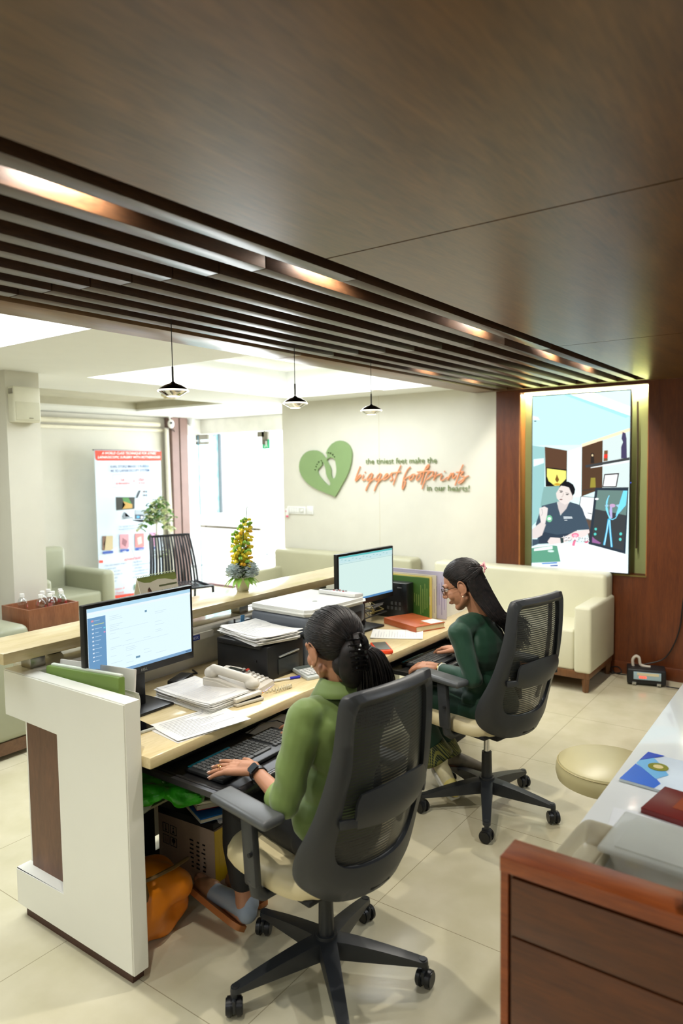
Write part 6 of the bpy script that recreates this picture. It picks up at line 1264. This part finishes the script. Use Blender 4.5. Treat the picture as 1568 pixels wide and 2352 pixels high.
def scalp(H, side_pts, target, lift=1.0):
    """paths over the skull ellipsoid from hairline points to target (local coords)"""
    out = []; c = V((0, -.016, .032)); R_ = V((.0800, .0975, .0870))
    def on(v): v = v.normalized(); return V((v.x*R_.x, v.y*R_.y, v.z*R_.z))+c
    def inv(p): q = V(p)-c; return V((q.x/R_.x, q.y/R_.y, q.z/R_.z)).normalized()
    tgt = inv(target)
    for sp in side_pts:
        a = inv(sp); ang = a.angle(tgt); pts = []
        for k in range(11):
            s = k/10
            v = (a*sin((1-s)*ang)+tgt*sin(s*ang))/max(sin(ang), 1e-4); jit = rnd.uniform(-.0012, .0012)
            q = on(v)+v.normalized()*(jit+.004*sin(s*pi)*lift); pts.append(H.p(*q))
        out.append(pts)
    return out

# ---------------------------------------------------------------- nearer woman, olive shirt
PA = thing('person', 'woman in an olive shirt with a clipped ponytail, sitting at the near monitor', 'person', (1.77, 1.33, 0))
HA = Head((1.790, 1.330, 1.112), (.32, .945), radians(19), 1.07)
nb = V((1.795, 1.285, .985)); sL = V((1.640, 1.325, .925)); sR = V((1.945, 1.285, .925))
eL = V((1.560, 1.345, .690)); wL = V((1.652, 1.548, .700)); eR = V((2.030, 1.42, .690)); wR = V((2.085, 1.640, .685))
body = MB(); head_blobs(body, HA)
body.cap(HA.p(0, -.022, -.05), nb+V((0, .005, .0)), .047, .052)
def torso(mb, hip, chest, nb, sL, sR, g=0., hr=.165):
    mb.sph(hip, (hr+g, .125+g, .10+g)); mb.sph(hip.lerp(chest, .45), (.125+g, .095+g, .13+g)); mb.sph(chest, (.142+g, .098+g, .125+g))
    mb.cap(sL, sR, .046+g); mb.cap(nb-V((0, 0, .02)), sL.lerp(nb, .25), .045+g, .045+g); mb.cap(nb-V((0, 0, .02)), sR.lerp(nb, .25), .045+g, .045+g)
    mb.cap(sL, nb-V((0, 0, .02)), .044+g, .042+g); mb.cap(sR, nb-V((0, 0, .02)), .044+g, .042+g); mb.cap(chest, nb-V((0, 0, .05)), .09+g, .06+g)
hipA = V((1.775, 1.315, .535)); chA = V((1.790, 1.300, .830))
torso(body, hipA, chA, nb, sL, sR, -.012)
body.chain([sL, eL, wL], [.040, .031, .0215]); body.chain([sR, eR, wR], [.040, .031, .0215])
kL, aL = V((1.780, 1.750, .505)), V((1.790, 1.750, .145)); kR, aR = V((1.97, 1.74, .505)), V((1.93, 1.80, .115))
body.chain([V((1.70, 1.34, .525)), kL, V((1.785, 1.765, .32)), aL], [.070, .050, .048, .033]); body.chain([V((1.86, 1.33, .525)), kR, V((1.93, 1.80, .30)), aR], [.070, .050, .048, .033])
tL, toL = V((1.772, 1.735, .075)), V((1.800, 1.995, .105)); body.chain([aL, tL, toL], [.033, .030, .024]); body.chain([aR, V((1.93, 1.80, .05)), V((1.95, 2.01, .04))], [.033, .030, .026])
handL = V((1.660, 1.562, .702))
tipsL, *_ = fingers(body, handL, (-.28, .93, -.06), (.9, .35, .1), (0, 0, 1), (.10, .12, .12, .16), spread=.34, L=1.02, thumb_dir=(.50, .86, -.14), droop=.05)
tipsR, *_ = fingers(body, wR+V((.004, .012, 0)), (.10, .97, -.02), (-1, .1, 0), (0, 0, 1), (.22, .22, .22, .22), spread=.12, droop=.1)
remesh(body, .0032, 3, .45); body.m(skin); body.build('body', parent=PA, world=True, ang=180); face_parts(HA, PA)
for (p, d, u, s_) in tipsL:
    MB().m(M('nail', (226, 190, 176), .25)).sph(p+u*.0055-d*.001, (.0052, .0075, .0018), rot=Matrix((s_.cross(u).cross(u)*-1 if 0 else s_, d, u)).transposed(), n=10).build('fingernail', parent=PA, world=True)
for (a_, b_) in ((.42, 0), (.50, 1)):
    p = handL+V((-.28, .93, -.06)).normalized()*(.088+.030)+V((.9, .35, .1)).normalized()*(.17 if b_ else -.17)*.060+V((-.02*b_, 0, -.002)); dd = V((-.25, .95, -.15)).normalized(); e1 = dd.cross(V((0, 0, 1))).normalized(); e2 = e1.cross(dd)
    MB().m(M('gold_ring', (206, 160, 80), .2, 1.)).tube([p+e1*.0098*cos(k*pi/8)+e2*.0098*sin(k*pi/8) for k in range(16)], .0013, 6, closed=True).build('ring', parent=PA, world=True)
# watch
wd = (wL-eL).normalized(); wc = wL-wd*.022; e1 = wd.cross(V((0, 0, 1))).normalized(); e2 = e1.cross(wd)
MB().m(M('watch_band', (22, 22, 24), .4)).grid(lambda u, v: wc+wd*(v-.5)*.022+(e1*cos(2*pi*u)*.0285+e2*sin(2*pi*u)*.0265), 28, 2, thick=.003).build('watch_band', parent=PA, world=True)
mbw = MB().m(M('watch_case', (18, 18, 20), .12)); Rw = Matrix((e1*-1, wd, e2)).transposed()
bmx = bmesh.new(); bmesh.ops.create_cube(bmx, size=1); bmesh.ops.scale(bmx, vec=(.034, .038, .010), verts=bmx.verts); bmesh.ops.bevel(bmx, geom=bmx.edges[:], offset=.0035, segments=2, affect='EDGES')
mbw._merge(bmx, Matrix.Translation(wc+(e2*.7-e1*.55).normalized()*.0315) @ Rw.to_4x4() @ Matrix.Rotation(radians(38), 4, 'Y')).build('watch', parent=PA, world=True)
# shirt
shirtM = M('olive_shirt', (106, 128, 62), .62, var=.05, vscale=5, bump=.10, bscale=14, sheen=.3)
sh = MB(); torso(sh, hipA+V((0, .0, .04)), chA, nb-V((0, 0, .040)), sL, sR, .012, .158)
mid = sL.lerp(eL, .5)+V((-.004, 0, 0)); cuff = eL+wd*.028
sh.chain([sL, mid, eL, cuff], [.062, .054, .048, .046]); 
midr = sR.lerp(eR, .5); wdr = (wR-eR).normalized(); sh.chain([sR, midr, eR, eR+wdr*.03], [.062, .054, .048, .046])
sh.cap(chA+V((-.06, -.03, -.1)), chA+V((-.09, -.02, .06)), .06, .07); sh.cap(chA+V((.06, -.03, -.1)), chA+V((.09, -.03, .06)), .06, .07)
remesh(sh, .006, 4, .5)
for v_ in sh.bm.verts:
    c_ = v_.co; n_ = v_.normal; w_ = .0022*sin(c_.x*34+c_.z*46+2*sin(c_.y*30))+.0016*sin(c_.z*70-c_.y*60+c_.x*22); v_.co = c_+n_*w_
sh.m(shirtM); sh.build('shirt', parent=PA, world=True, ang=180)
cuM = M('cuff_pale_olive', (128, 150, 84), .6, var=.05, bump=.08, bscale=14)
for cpt, dd in ((eL+wd*.030, wd), (eR+wdr*.032, wdr)):
    a1 = dd.cross(V((0, 0, 1))).normalized(); a2 = a1.cross(dd)
    MB().m(cuM).grid(lambda u, v, cpt=cpt, dd=dd, a1=a1, a2=a2: cpt+dd*((v-.5)*.048+.004*sin(4*pi*u))+(a1*cos(2*pi*u)+a2*sin(2*pi*u))*(.050-.004*abs(2*v-1)), 28, 6, thick=.004).build('cuff', parent=PA, world=True, ang=180)
# collar: stand plus falling points
def collar(nb, f, mat, r=.062, h=.030):
    f = V((f[0], f[1], 0)).normalized(); r_ = f.cross(V((0, 0, 1)))
    def fn(u, v):
        a = -2.6+5.2*u; d = r_*sin(a)-f*cos(a); k = v*3
        pr_ = [(.056, -.02), (.060, .030), (.070, .034), (.108, -.006)]; i_ = min(2, int(k)); q = k-i_
        rad = pr_[i_][0]*(1-q)+pr_[i_+1][0]*q; z = pr_[i_][1]*(1-q)+pr_[i_+1][1]*q-(.040*max(0, v-.66)*3*abs(sin(a/2))**4)
        return nb+d*rad+V((0, 0, z+.012))+f*.012
    return MB().m(mat).grid(fn, 36, 9, thick=.0045)
collar(nb-V((0, 0, .006)), (.2, .97), shirtM).build('collar', parent=PA, world=True, ang=180)
# trousers
trM = M('black_trousers', (26, 26, 28), .7, var=.1, bump=.08, bscale=18)
tr_ = MB(); tr_.sph(hipA-V((0, 0, .01)), (.178, .138, .10))
hem = kL.lerp(aL, .80); tr_.chain([V((1.70, 1.34, .53)), kL, V((1.785, 1.765, .33)), V((1.788, 1.752, .20))], [.086, .064, .060, .050]); tr_.chain([V((1.86, 1.33, .53)), kR, V((1.93, 1.80, .32)), V((1.93, 1.80, .17))], [.086, .064, .060, .050])
remesh(tr_, .008, 4); tr_.m(trM); tr_.build('trousers', parent=PA, world=True, ang=180)
# shoes
def shoe(t, heel, toe, up, upper, sole, toecap=None, L=1.):
    f = (toe-heel).normalized(); u = V(up); u = (u-f*u.dot(f)).normalized(); s_ = f.cross(u); ln_ = (toe-heel).length+.045
    def P(a, b_, c): return heel-f*.02+f*a*ln_+s_*b_+u*c
    def wdt(a): return .030+.010*sin(min(1, a*1.1)*pi*.75) if a < .93 else .030
    mb = MB().m(sole).grid(lambda u_, v_: (lambda a, q: P(a, q*(.033+.010*sin(a*pi*.8))*(1-max(0, a-.8)**2*9)*(1-max(0, .12-a)**2*30), -.030))(u_, 2*v_-1), 18, 6, thick=.020); mb.build('sole', parent=t, world=True, ang=60)
    m2 = MB(); m2.sph(P(.04, 0, .012), .038); m2.chain([P(.07, 0, .014), P(.35, 0, .010), P(.6, 0, -.002), P(.84, 0, -.010)], [.038, .037, .034, .026]); m2.sph(P(.07, 0, .040), .037)
    remesh(m2, .005, 3); m2.m(upper); m2.build('upper', parent=t, world=True, ang=180)
    if toecap:
        m3 = MB(); m3.chain([P(.66, 0, .000), P(.86, 0, -.008)], [.0365, .029]); remesh(m3, .005, 3); m3.m(toecap); m3.build('toe_cap', parent=t, world=True, ang=180)
up1 = V((.55, -.2, .8)); sky = M('shoe_pale_blue', (150, 162, 176), .5); tans = M('shoe_tan', (150, 108, 76), .45); sol = M('sole_tan', (186, 118, 66), .5)
shoe(PA, tL+V((0, .0, .0)), toL, up1, sky, sol, tans); shoe(PA, V((1.93, 1.80, .055)), V((1.95, 2.01, .05)), (0, 0, 1), sky, sol, tans)
# hair
hb = MB()
HA.el(hb, (0, -.022, .036), (.0795, .0930, .0845), 28)
cl = (.0, -.112, -.005)
hl = []
for k in range(130):
    a = -1.35+2.7*k/129; hl.append((.079*sin(a), .074*cos(a)-.012, .075-.055*abs(a)**1.6/1.6))
for k in range(64):
    s_ = -1 if k < 32 else 1; q = (k % 32)/31; hl.append((s_*(.074-.020*q), -.012-.055*q, .018-.10*q))
for k in range(36): hl.append((-.055+.11*k/35, -.070-.015, -.075))
strand_set(hb, scalp(HA, hl, cl), .0024, .0026, 5); strand_set(hb, scalp(HA, [(p[0]*.97, p[1]-.010, p[2]+.008) for p in hl], cl, 1.15), .0022, .0026, 5)
# tail
root = HA.p(0, -.118, -.01); tail = [root, root+V((.020, -.035, -.02)), root+V((.034, -.048, -.09)), root+V((.040, -.045, -.17)), root+V((.042, -.035, -.25))]
tr2 = catmull3(tail, 5); pth = []
for k in range(420):
    a = k*2.399; r_ = math.sqrt((k+.5)/420); pp = []
    for i, p in enumerate(tr2):
        s = i/(len(tr2)-1); w_ = (.018+.042*sin(min(1, s*1.15)*pi*.62))*r_; fl_ = 1+.10*sin(s*6+k)
        pp.append(p+(V((.80, -.6, 0))*cos(a)*w_*.95+V((.6, .8, 0))*sin(a)*w_*.62)*fl_)
    if k % 3 == 0: pp = pp[:-3]
    elif k % 3 == 1: pp = pp[:-1]
    pth.append(pp)
strand_set(hb, pth, .0032, .0014, 5); hb.chain(tr2[:14], [.012+.012*sin(i/13*pi*.7) for i in range(14)], n=16)
hb.sph(root+V((-.008, .006, -.055)), (.046, .042, .075)); hb.sph(root+V((.0, -.01, .0)), (.032, .030, .040)); hb.sph(HA.p(0, -.066, -.055), (.058, .040, .045), rot=HA.R)
def shell(mb, c, r, R=None, n=90, rad=.0026, ax=(0, 0, 1)):
    for k in range(n):
        a = 2*pi*k/n; pts = []
        for j in range(9):
            th = .12+(pi-.24)*j/8; q = V((r[0]*sin(th)*cos(a+.25*sin(th)), r[1]*sin(th)*sin(a+.25*sin(th)), r[2]*cos(th))); pts.append(c+((R @ q) if R else q))
        mb.tube(pts, [rad]*9, 5)
shell(hb, root+V((-.008, .006, -.055)), (.046, .042, .075)); shell(hb, root+V((.0, -.01, .0)), (.032, .030, .040), n=60); shell(hb, HA.p(0, -.066, -.055), (.0585, .0405, .0455), HA.R @ Euler((0, radians(90), 0)).to_matrix(), 70)
hb.m(hairm); hb.build('hair', parent=PA, world=True, ang=180)
cp = MB().m(M('clip_black', (14, 14, 15), .12))
cd_ = V((.10, -.15, -1)).normalized(); cx0 = root+V((-.030, -.020, .045))
for q in (-1, 1):
    off = V((.012, -.008, 0))*q; cp.tube([cx0+off+cd_*x+V((-.016, -.018, 0))*sin((x+.0)/.115*pi) for x in [.115*i/8 for i in range(9)]], .0055, 8)
for k in range(7): x = .012+.0155*k; a = cx0+cd_*x+V((-.016, -.018, 0))*sin(x/.115*pi); cp.tube([a+V((.016, -.010, 0)), a+V((.0, -.014, 0)), a+V((-.018, .004, 0)), a+V((-.026, .020, -.004))], .0034, 6)
cp.build('hair_clip', parent=PA, world=True)
st2 = MB().m(M('crystal', (240, 244, 250), .05, .2)); 
for d_ in (V((0, 0, 0)), V((-.006, .0, -.014))): st2.sph(cx0+V((-.012, -.026, -.028))+d_, .0042, n=10)
st2.build('crystal', parent=PA, world=True)
MB().m(M('pearl', (236, 214, 180), .2)).sph(HA.p(-.082, .004, -.042), .004, n=10).build('earring', parent=PA, world=True)

# ---------------------------------------------------------------- farther woman, dark green dress
PB = thing('person', 'woman in dark green with long black hair and glasses, sitting at the far monitor', 'person', (3.13, 1.42, 0))
HB = Head((3.025, 1.475, 1.118), (-.26, .965), radians(24))
nb = V((3.075, 1.415, .985)); sL = V((2.925, 1.445, .915)); sR = V((3.235, 1.425, .920))
eL = V((2.925, 1.375, .705)); wL = V((3.000, 1.590, .705)); eR = V((3.315, 1.45, .70)); wR = V((3.350, 1.640, .705))
body = MB(); head_blobs(body, HB); body.cap(HB.p(0, -.028, -.05), nb, .046, .050)
hipB = V((3.13, 1.40, .535)); chB = V((3.085, 1.40, .815)); torso(body, hipB, chB, nb, sL, sR, -.012)
body.chain([sL, eL, wL], [.039, .030, .021]); body.chain([sR, eR, wR], [.039, .030, .021])
kL, aL = V((3.06, 1.80, .50)), V((3.135, 1.690, .20)); kR, aR = V((3.24, 1.80, .50)), V((3.25, 1.70, .17))
body.chain([V((3.06, 1.42, .525)), kL, aL], [.068, .048, .031]); body.chain([V((3.20, 1.42, .525)), kR, aR], [.068, .048, .031])
body.chain([aL, V((3.12, 1.655, .15)), V((3.075, 1.56, .085))], [.031, .029, .022]); body.chain([aR, V((3.26, 1.67, .13)), V((3.345, 1.56, .09))], [.031, .029, .022])
fingers(body, wL+V((.0, .010, 0)), (-.10, .97, -.02), (.95, .12, .12), (0, 0, 1), (.28, .30, .30, .32), spread=.16, droop=.12)
fingers(body, wR+V((.0, .010, .004)), (.02, .97, -.04), (-.95, .1, .1), (0, 0, 1), (.34, .36, .36, .36), spread=.10, droop=.16)
remesh(body, .0032, 3, .45); body.m(skin); body.build('body', parent=PB, world=True, ang=180); face_parts(HB, PB)
grM = M('dark_green_dress', (20, 62, 42), .6, var=.08, vscale=5, bump=.08, bscale=14, sheen=.2)
sh = MB(); torso(sh, hipB+V((0, 0, .02)), chB, nb-V((0, 0, .016)), sL, sR, .008, .17)
for (s0, e0, w0) in ((sL, eL, wL), (sR, eR, wR)): sh.chain([s0, s0.lerp(e0, .5), e0, e0.lerp(w0, .5), e0.lerp(w0, .86)], [.054, .047, .043, .036, .030])
remesh(sh, .006, 4, .5)
for v_ in sh.bm.verts:
    c_ = v_.co; v_.co = c_+v_.normal*(.0018*sin(c_.x*34+c_.z*46+2*sin(c_.y*30))+.0014*sin(c_.z*70-c_.y*60+c_.x*22))
sh.m(grM); sh.build('dress', parent=PB, world=True, ang=180)
tm = M('dark_green_trousers', (18, 54, 38), .65, var=.1, bump=.1, bscale=14)
tr_ = MB(); tr_.sph(hipB-V((0, 0, .0)), (.188, .150, .10)); tr_.chain([V((3.05, 1.42, .53)), kL+V((-.01, .0, .0)), kL.lerp(aL, .5), V((3.118, 1.705, .262))], [.090, .078, .078, .070]); tr_.chain([V((3.20, 1.42, .53)), kR, kR.lerp(aR, .5), V((3.25, 1.71, .25))], [.090, .078, .076, .070])
remesh(tr_, .008, 4)
for v_ in tr_.bm.verts: v_.co += v_.normal*(.003*sin(v_.co.x*40+v_.co.z*25+v_.co.y*15))
tr_.m(tm); tr_.build('trousers', parent=PB, world=True, ang=180)
hemM = bpy.data.materials.new('hem_pattern'); hemM.use_nodes = True; nt = hemM.node_tree; b = nt.nodes['Principled BSDF']; b.inputs['Roughness'].default_value = .6
tc = nt.nodes.new('ShaderNodeTexCoord'); mp = nt.nodes.new('ShaderNodeMapping'); mp.inputs['Rotation'].default_value = (.6, .5, .8); bk_ = nt.nodes.new('ShaderNodeTexBrick'); bk_.inputs['Scale'].default_value = 50; bk_.inputs['Mortar Size'].default_value = .05; bk_.inputs['Color1'].default_value = s2l((16, 34, 24)); bk_.inputs['Color2'].default_value = s2l((24, 46, 30)); bk_.inputs['Mortar'].default_value = s2l((128, 128, 60))
nt.links.new(tc.outputs['Object'], mp.inputs[0]); nt.links.new(mp.outputs[0], bk_.inputs[0]); nt.links.new(bk_.outputs[0], b.inputs['Base Color'])
for kk, aa in ((kL, aL), (kR, aR)):
    dd = (aa-kk).normalized(); a1 = dd.cross(V((1, 0, 0))).normalized(); a2 = a1.cross(dd); c0 = kk.lerp(aa, .78)
    MB().m(hemM).grid(lambda u, v, dd=dd, a1=a1, a2=a2, c0=c0: c0+dd*(.09*v)+(a1*cos(2*pi*u)+a2*sin(2*pi*u))*(.077+.012*v+.006*sin(6*pi*u)*v), 40, 5, thick=.003).build('trouser_hem', parent=PB, world=True, ang=180)
cream_s = M('sneaker_cream', (216, 208, 168), .5, var=.12, vscale=25); shade_upper = M('sneaker_grey', (120, 112, 96), .5, var=.2, vscale=20); shade_sole = M('sole_shaded', (84, 80, 68), .45)
shoe(PB, V((3.125, 1.660, .155)), V((3.075, 1.545, .07)), V((-.35, -.75, .5)), cream_s, M('sole_pale', (206, 206, 200), .4), M('sneaker_yellow', (214, 200, 120), .5))
shoe(PB, V((3.255, 1.665, .135)), V((3.36, 1.535, .105)), V((.2, .3, .9)), shade_upper, shade_sole)
MB().m(M('sock_lilac', (176, 150, 158), .6)).cap(V((3.14, 1.695, .20)), V((3.125, 1.668, .16)), .036, .035).build('sock', parent=PB, world=True)
# bracelet
wd = (wL-eL).normalized(); e1 = wd.cross(V((0, 0, 1))).normalized(); e2 = e1.cross(wd); wc = wL-wd*.012
MB().m(M('bracelet_gold', (206, 176, 110), .25, .9)).tube([wc+wd*.004*sin(k*2)+(e1*cos(k*pi/10)*.0275+e2*sin(k*pi/10)*.0255) for k in range(20)], .003, 6, closed=True).build('bracelet', parent=PB, world=True)
MB().m(M('watch_white', (232, 228, 220), .3)).tube([wc-wd*.012+(e1*cos(k*pi/10)*.028+e2*sin(k*pi/10)*.026) for k in range(20)], .0045, 6, closed=True).build('watch_band', parent=PB, world=True)
# hair
hb = MB(); HB.el(hb, (0, -.022, .036), (.0795, .0930, .0845), 28)
cl = (.0, -.105, .045); cw = HB.p(.0, -.118, .045)
hl = []
for k in range(130):
    a = -1.35+2.7*k/129; hl.append((.079*sin(a), .074*cos(a)-.012, .078-.050*abs(a)**1.6/1.6))
for k in range(40):
    s_ = -1 if k < 20 else 1; q = (k % 20)/19; hl.append((s_*.078, -.012-.03*q, .022-.02*q))
strand_set(hb, scalp(HB, hl, cl), .0024, .0026, 5); strand_set(hb, scalp(HB, [(p[0]*.97, p[1]-.010, p[2]+.008) for p in hl], cl, 1.15), .0022, .0026, 5)
# falling hair: from the sides/back of the skull down the back
pth = []
end = V((3.215, 1.275, .845))
for k in range(380):
    q = (k+.5)/380; a = -1.35+2.7*q
    l0 = V((.080*sin(a), -.020-.088*cos(a), .050-.075*rnd.random())); p0 = HB.p(*l0)
    s_ = rnd.uniform(-1, 1)
    side = sin(a)
    mid1 = HB.p(.080*side*1.02, -.016-.092*cos(a), -.075)+V((.004, -.006, 0))
    nbk = HB.p(.082*side, -.050-.055*cos(a), -.165)+V((.022, -.022, 0))
    e_ = end+V((.085*s_, -.022*s_+rnd.uniform(-.02, .02), rnd.uniform(-.06, .08)))
    pth.append(catmull3([p0, mid1, nbk+V((.01*s_, 0, -.02)), nbk.lerp(e_, .55)+V((.012*rnd.uniform(-1, 1), -.012, 0)), e_], 4))
strand_set(hb, pth, .0036, .0016, 5)
core = catmull3([HB.p(0, -.085, -.01), HB.p(0.01, -.085, -.10), V((3.135, 1.335, .96)), V((3.18, 1.30, .90))], 4); hb.chain(core, [.030]*len(core), n=14)
hb.sph(HB.p(0, -.068, -.035), (.060, .042, .070), rot=HB.R); shell(hb, HB.p(0, -.068, -.035), (.0605, .0425, .0705), HB.R, 110)
hb.m(hairm); hb.build('hair', parent=PB, world=True, ang=180)
pk = M('clip_pink', (222, 150, 158), .35); cp = MB().m(pk)
cp.tube([cw+HB.r*x+HB.u*z-HB.f*.012 for x, z in ((-.022, .012), (-.006, .004), (.010, -.010), (.022, -.014))], .004, 8).tube([cw+HB.r*x+HB.u*z-HB.f*.014 for x, z in ((-.020, -.014), (-.004, -.002), (.010, .010), (.020, .016))], .004, 8).tube([cw+HB.r*.014*cos(k*pi/6)+HB.u*.012*sin(k*pi/6)-HB.f*.012 for k in range(12)], .0035, 6, closed=True).tube([cw-HB.r*.03+HB.u*.012-HB.f*.004, cw-HB.r*.012-HB.u*.004-HB.f*.014, cw-HB.r*.022-HB.u*.026-HB.f*.004], .0035, 6)
cp.build('hair_clip', parent=PB, world=True)
gm = M('frame_dark', (40, 38, 36), .2, .5); gl = MB().m(gm)
for s_ in (-1, 1):
    gl.tube([HB.p(s_*.030+.0225*cos(a), .098-.006*abs(cos(a)), .004+.0165*sin(a)) for a in [k*pi/10 for k in range(20)]], .0013, 6, closed=True).tube([HB.p(s_*.053, .094, .010), HB.p(s_*.074, .06, .010), HB.p(s_*.079, .0, .008), HB.p(s_*.078, -.02, -.006)], .0013, 6)
gl.tube([HB.p(-.008, .100, .007), HB.p(0, .104, .010), HB.p(.008, .100, .007)], .0013, 6); gl.build('glasses_frame', parent=PB, world=True)
mb = MB().m(clear)
for s_ in (-1, 1): mb.face([HB.p(s_*.030+.0215*cos(a), .097, .004+.0158*sin(a)) for a in [k*pi/8 for k in range(16)]])
mb.build('lens', parent=PB, world=True)
MB().m(MC['pearl']).sph(HB.p(-.083, .002, -.044), .004, n=10).build('earring', parent=PB, world=True)

# ---------------------------------------------------------------- finer pieces hang on the part they belong to
SUB = {'arm_button': 'arm_post', 'lumbar_clip': 'lumbar_pad', 'crystal': 'hair_clip', 'watch': 'watch_band', 'logo': 'casing', 'indicator_light': 'casing', 'lip_print': 'body', 'lens': 'glasses_frame', 'yoke_seam': 'shirt', 'collar': 'shirt', 'cuff': 'shirt', 'toe_cap': 'upper', 'button_pad': 'control_panel', 'keypad': 'base', 'function_key': 'base', 'yellow_blossom': 'stem', 'spiral_binding': 'card', 'printed_page': 'card', 'clasp': 'cover', 'strap': 'bag_body', 'trouser_hem': 'trousers', 'display': 'panel', 'rocker': 'plate', 'dial': 'plate', 'badge': 'grille', 'light_ring': 'shade', 'diffuser': 'fixture_ring'}
def base_name(o): return o.name.split('.')[0]
for root_ in [o for o in COL.objects if o.parent is None]:
    kids = list(root_.children)
    for k_ in kids:
        tgt = SUB.get(base_name(k_))
        if not tgt: continue
        c_ = [q for q in kids if base_name(q) == tgt and q.type == 'MESH' and not k_.children]
        if c_:
            def ctr(o): return sum((V(v) for v in o.bound_box), V((0, 0, 0)))/8+o.location
            best = min(c_, key=lambda q: (ctr(q)-ctr(k_)).length); k_.location = k_.location-best.location; k_.parent = best
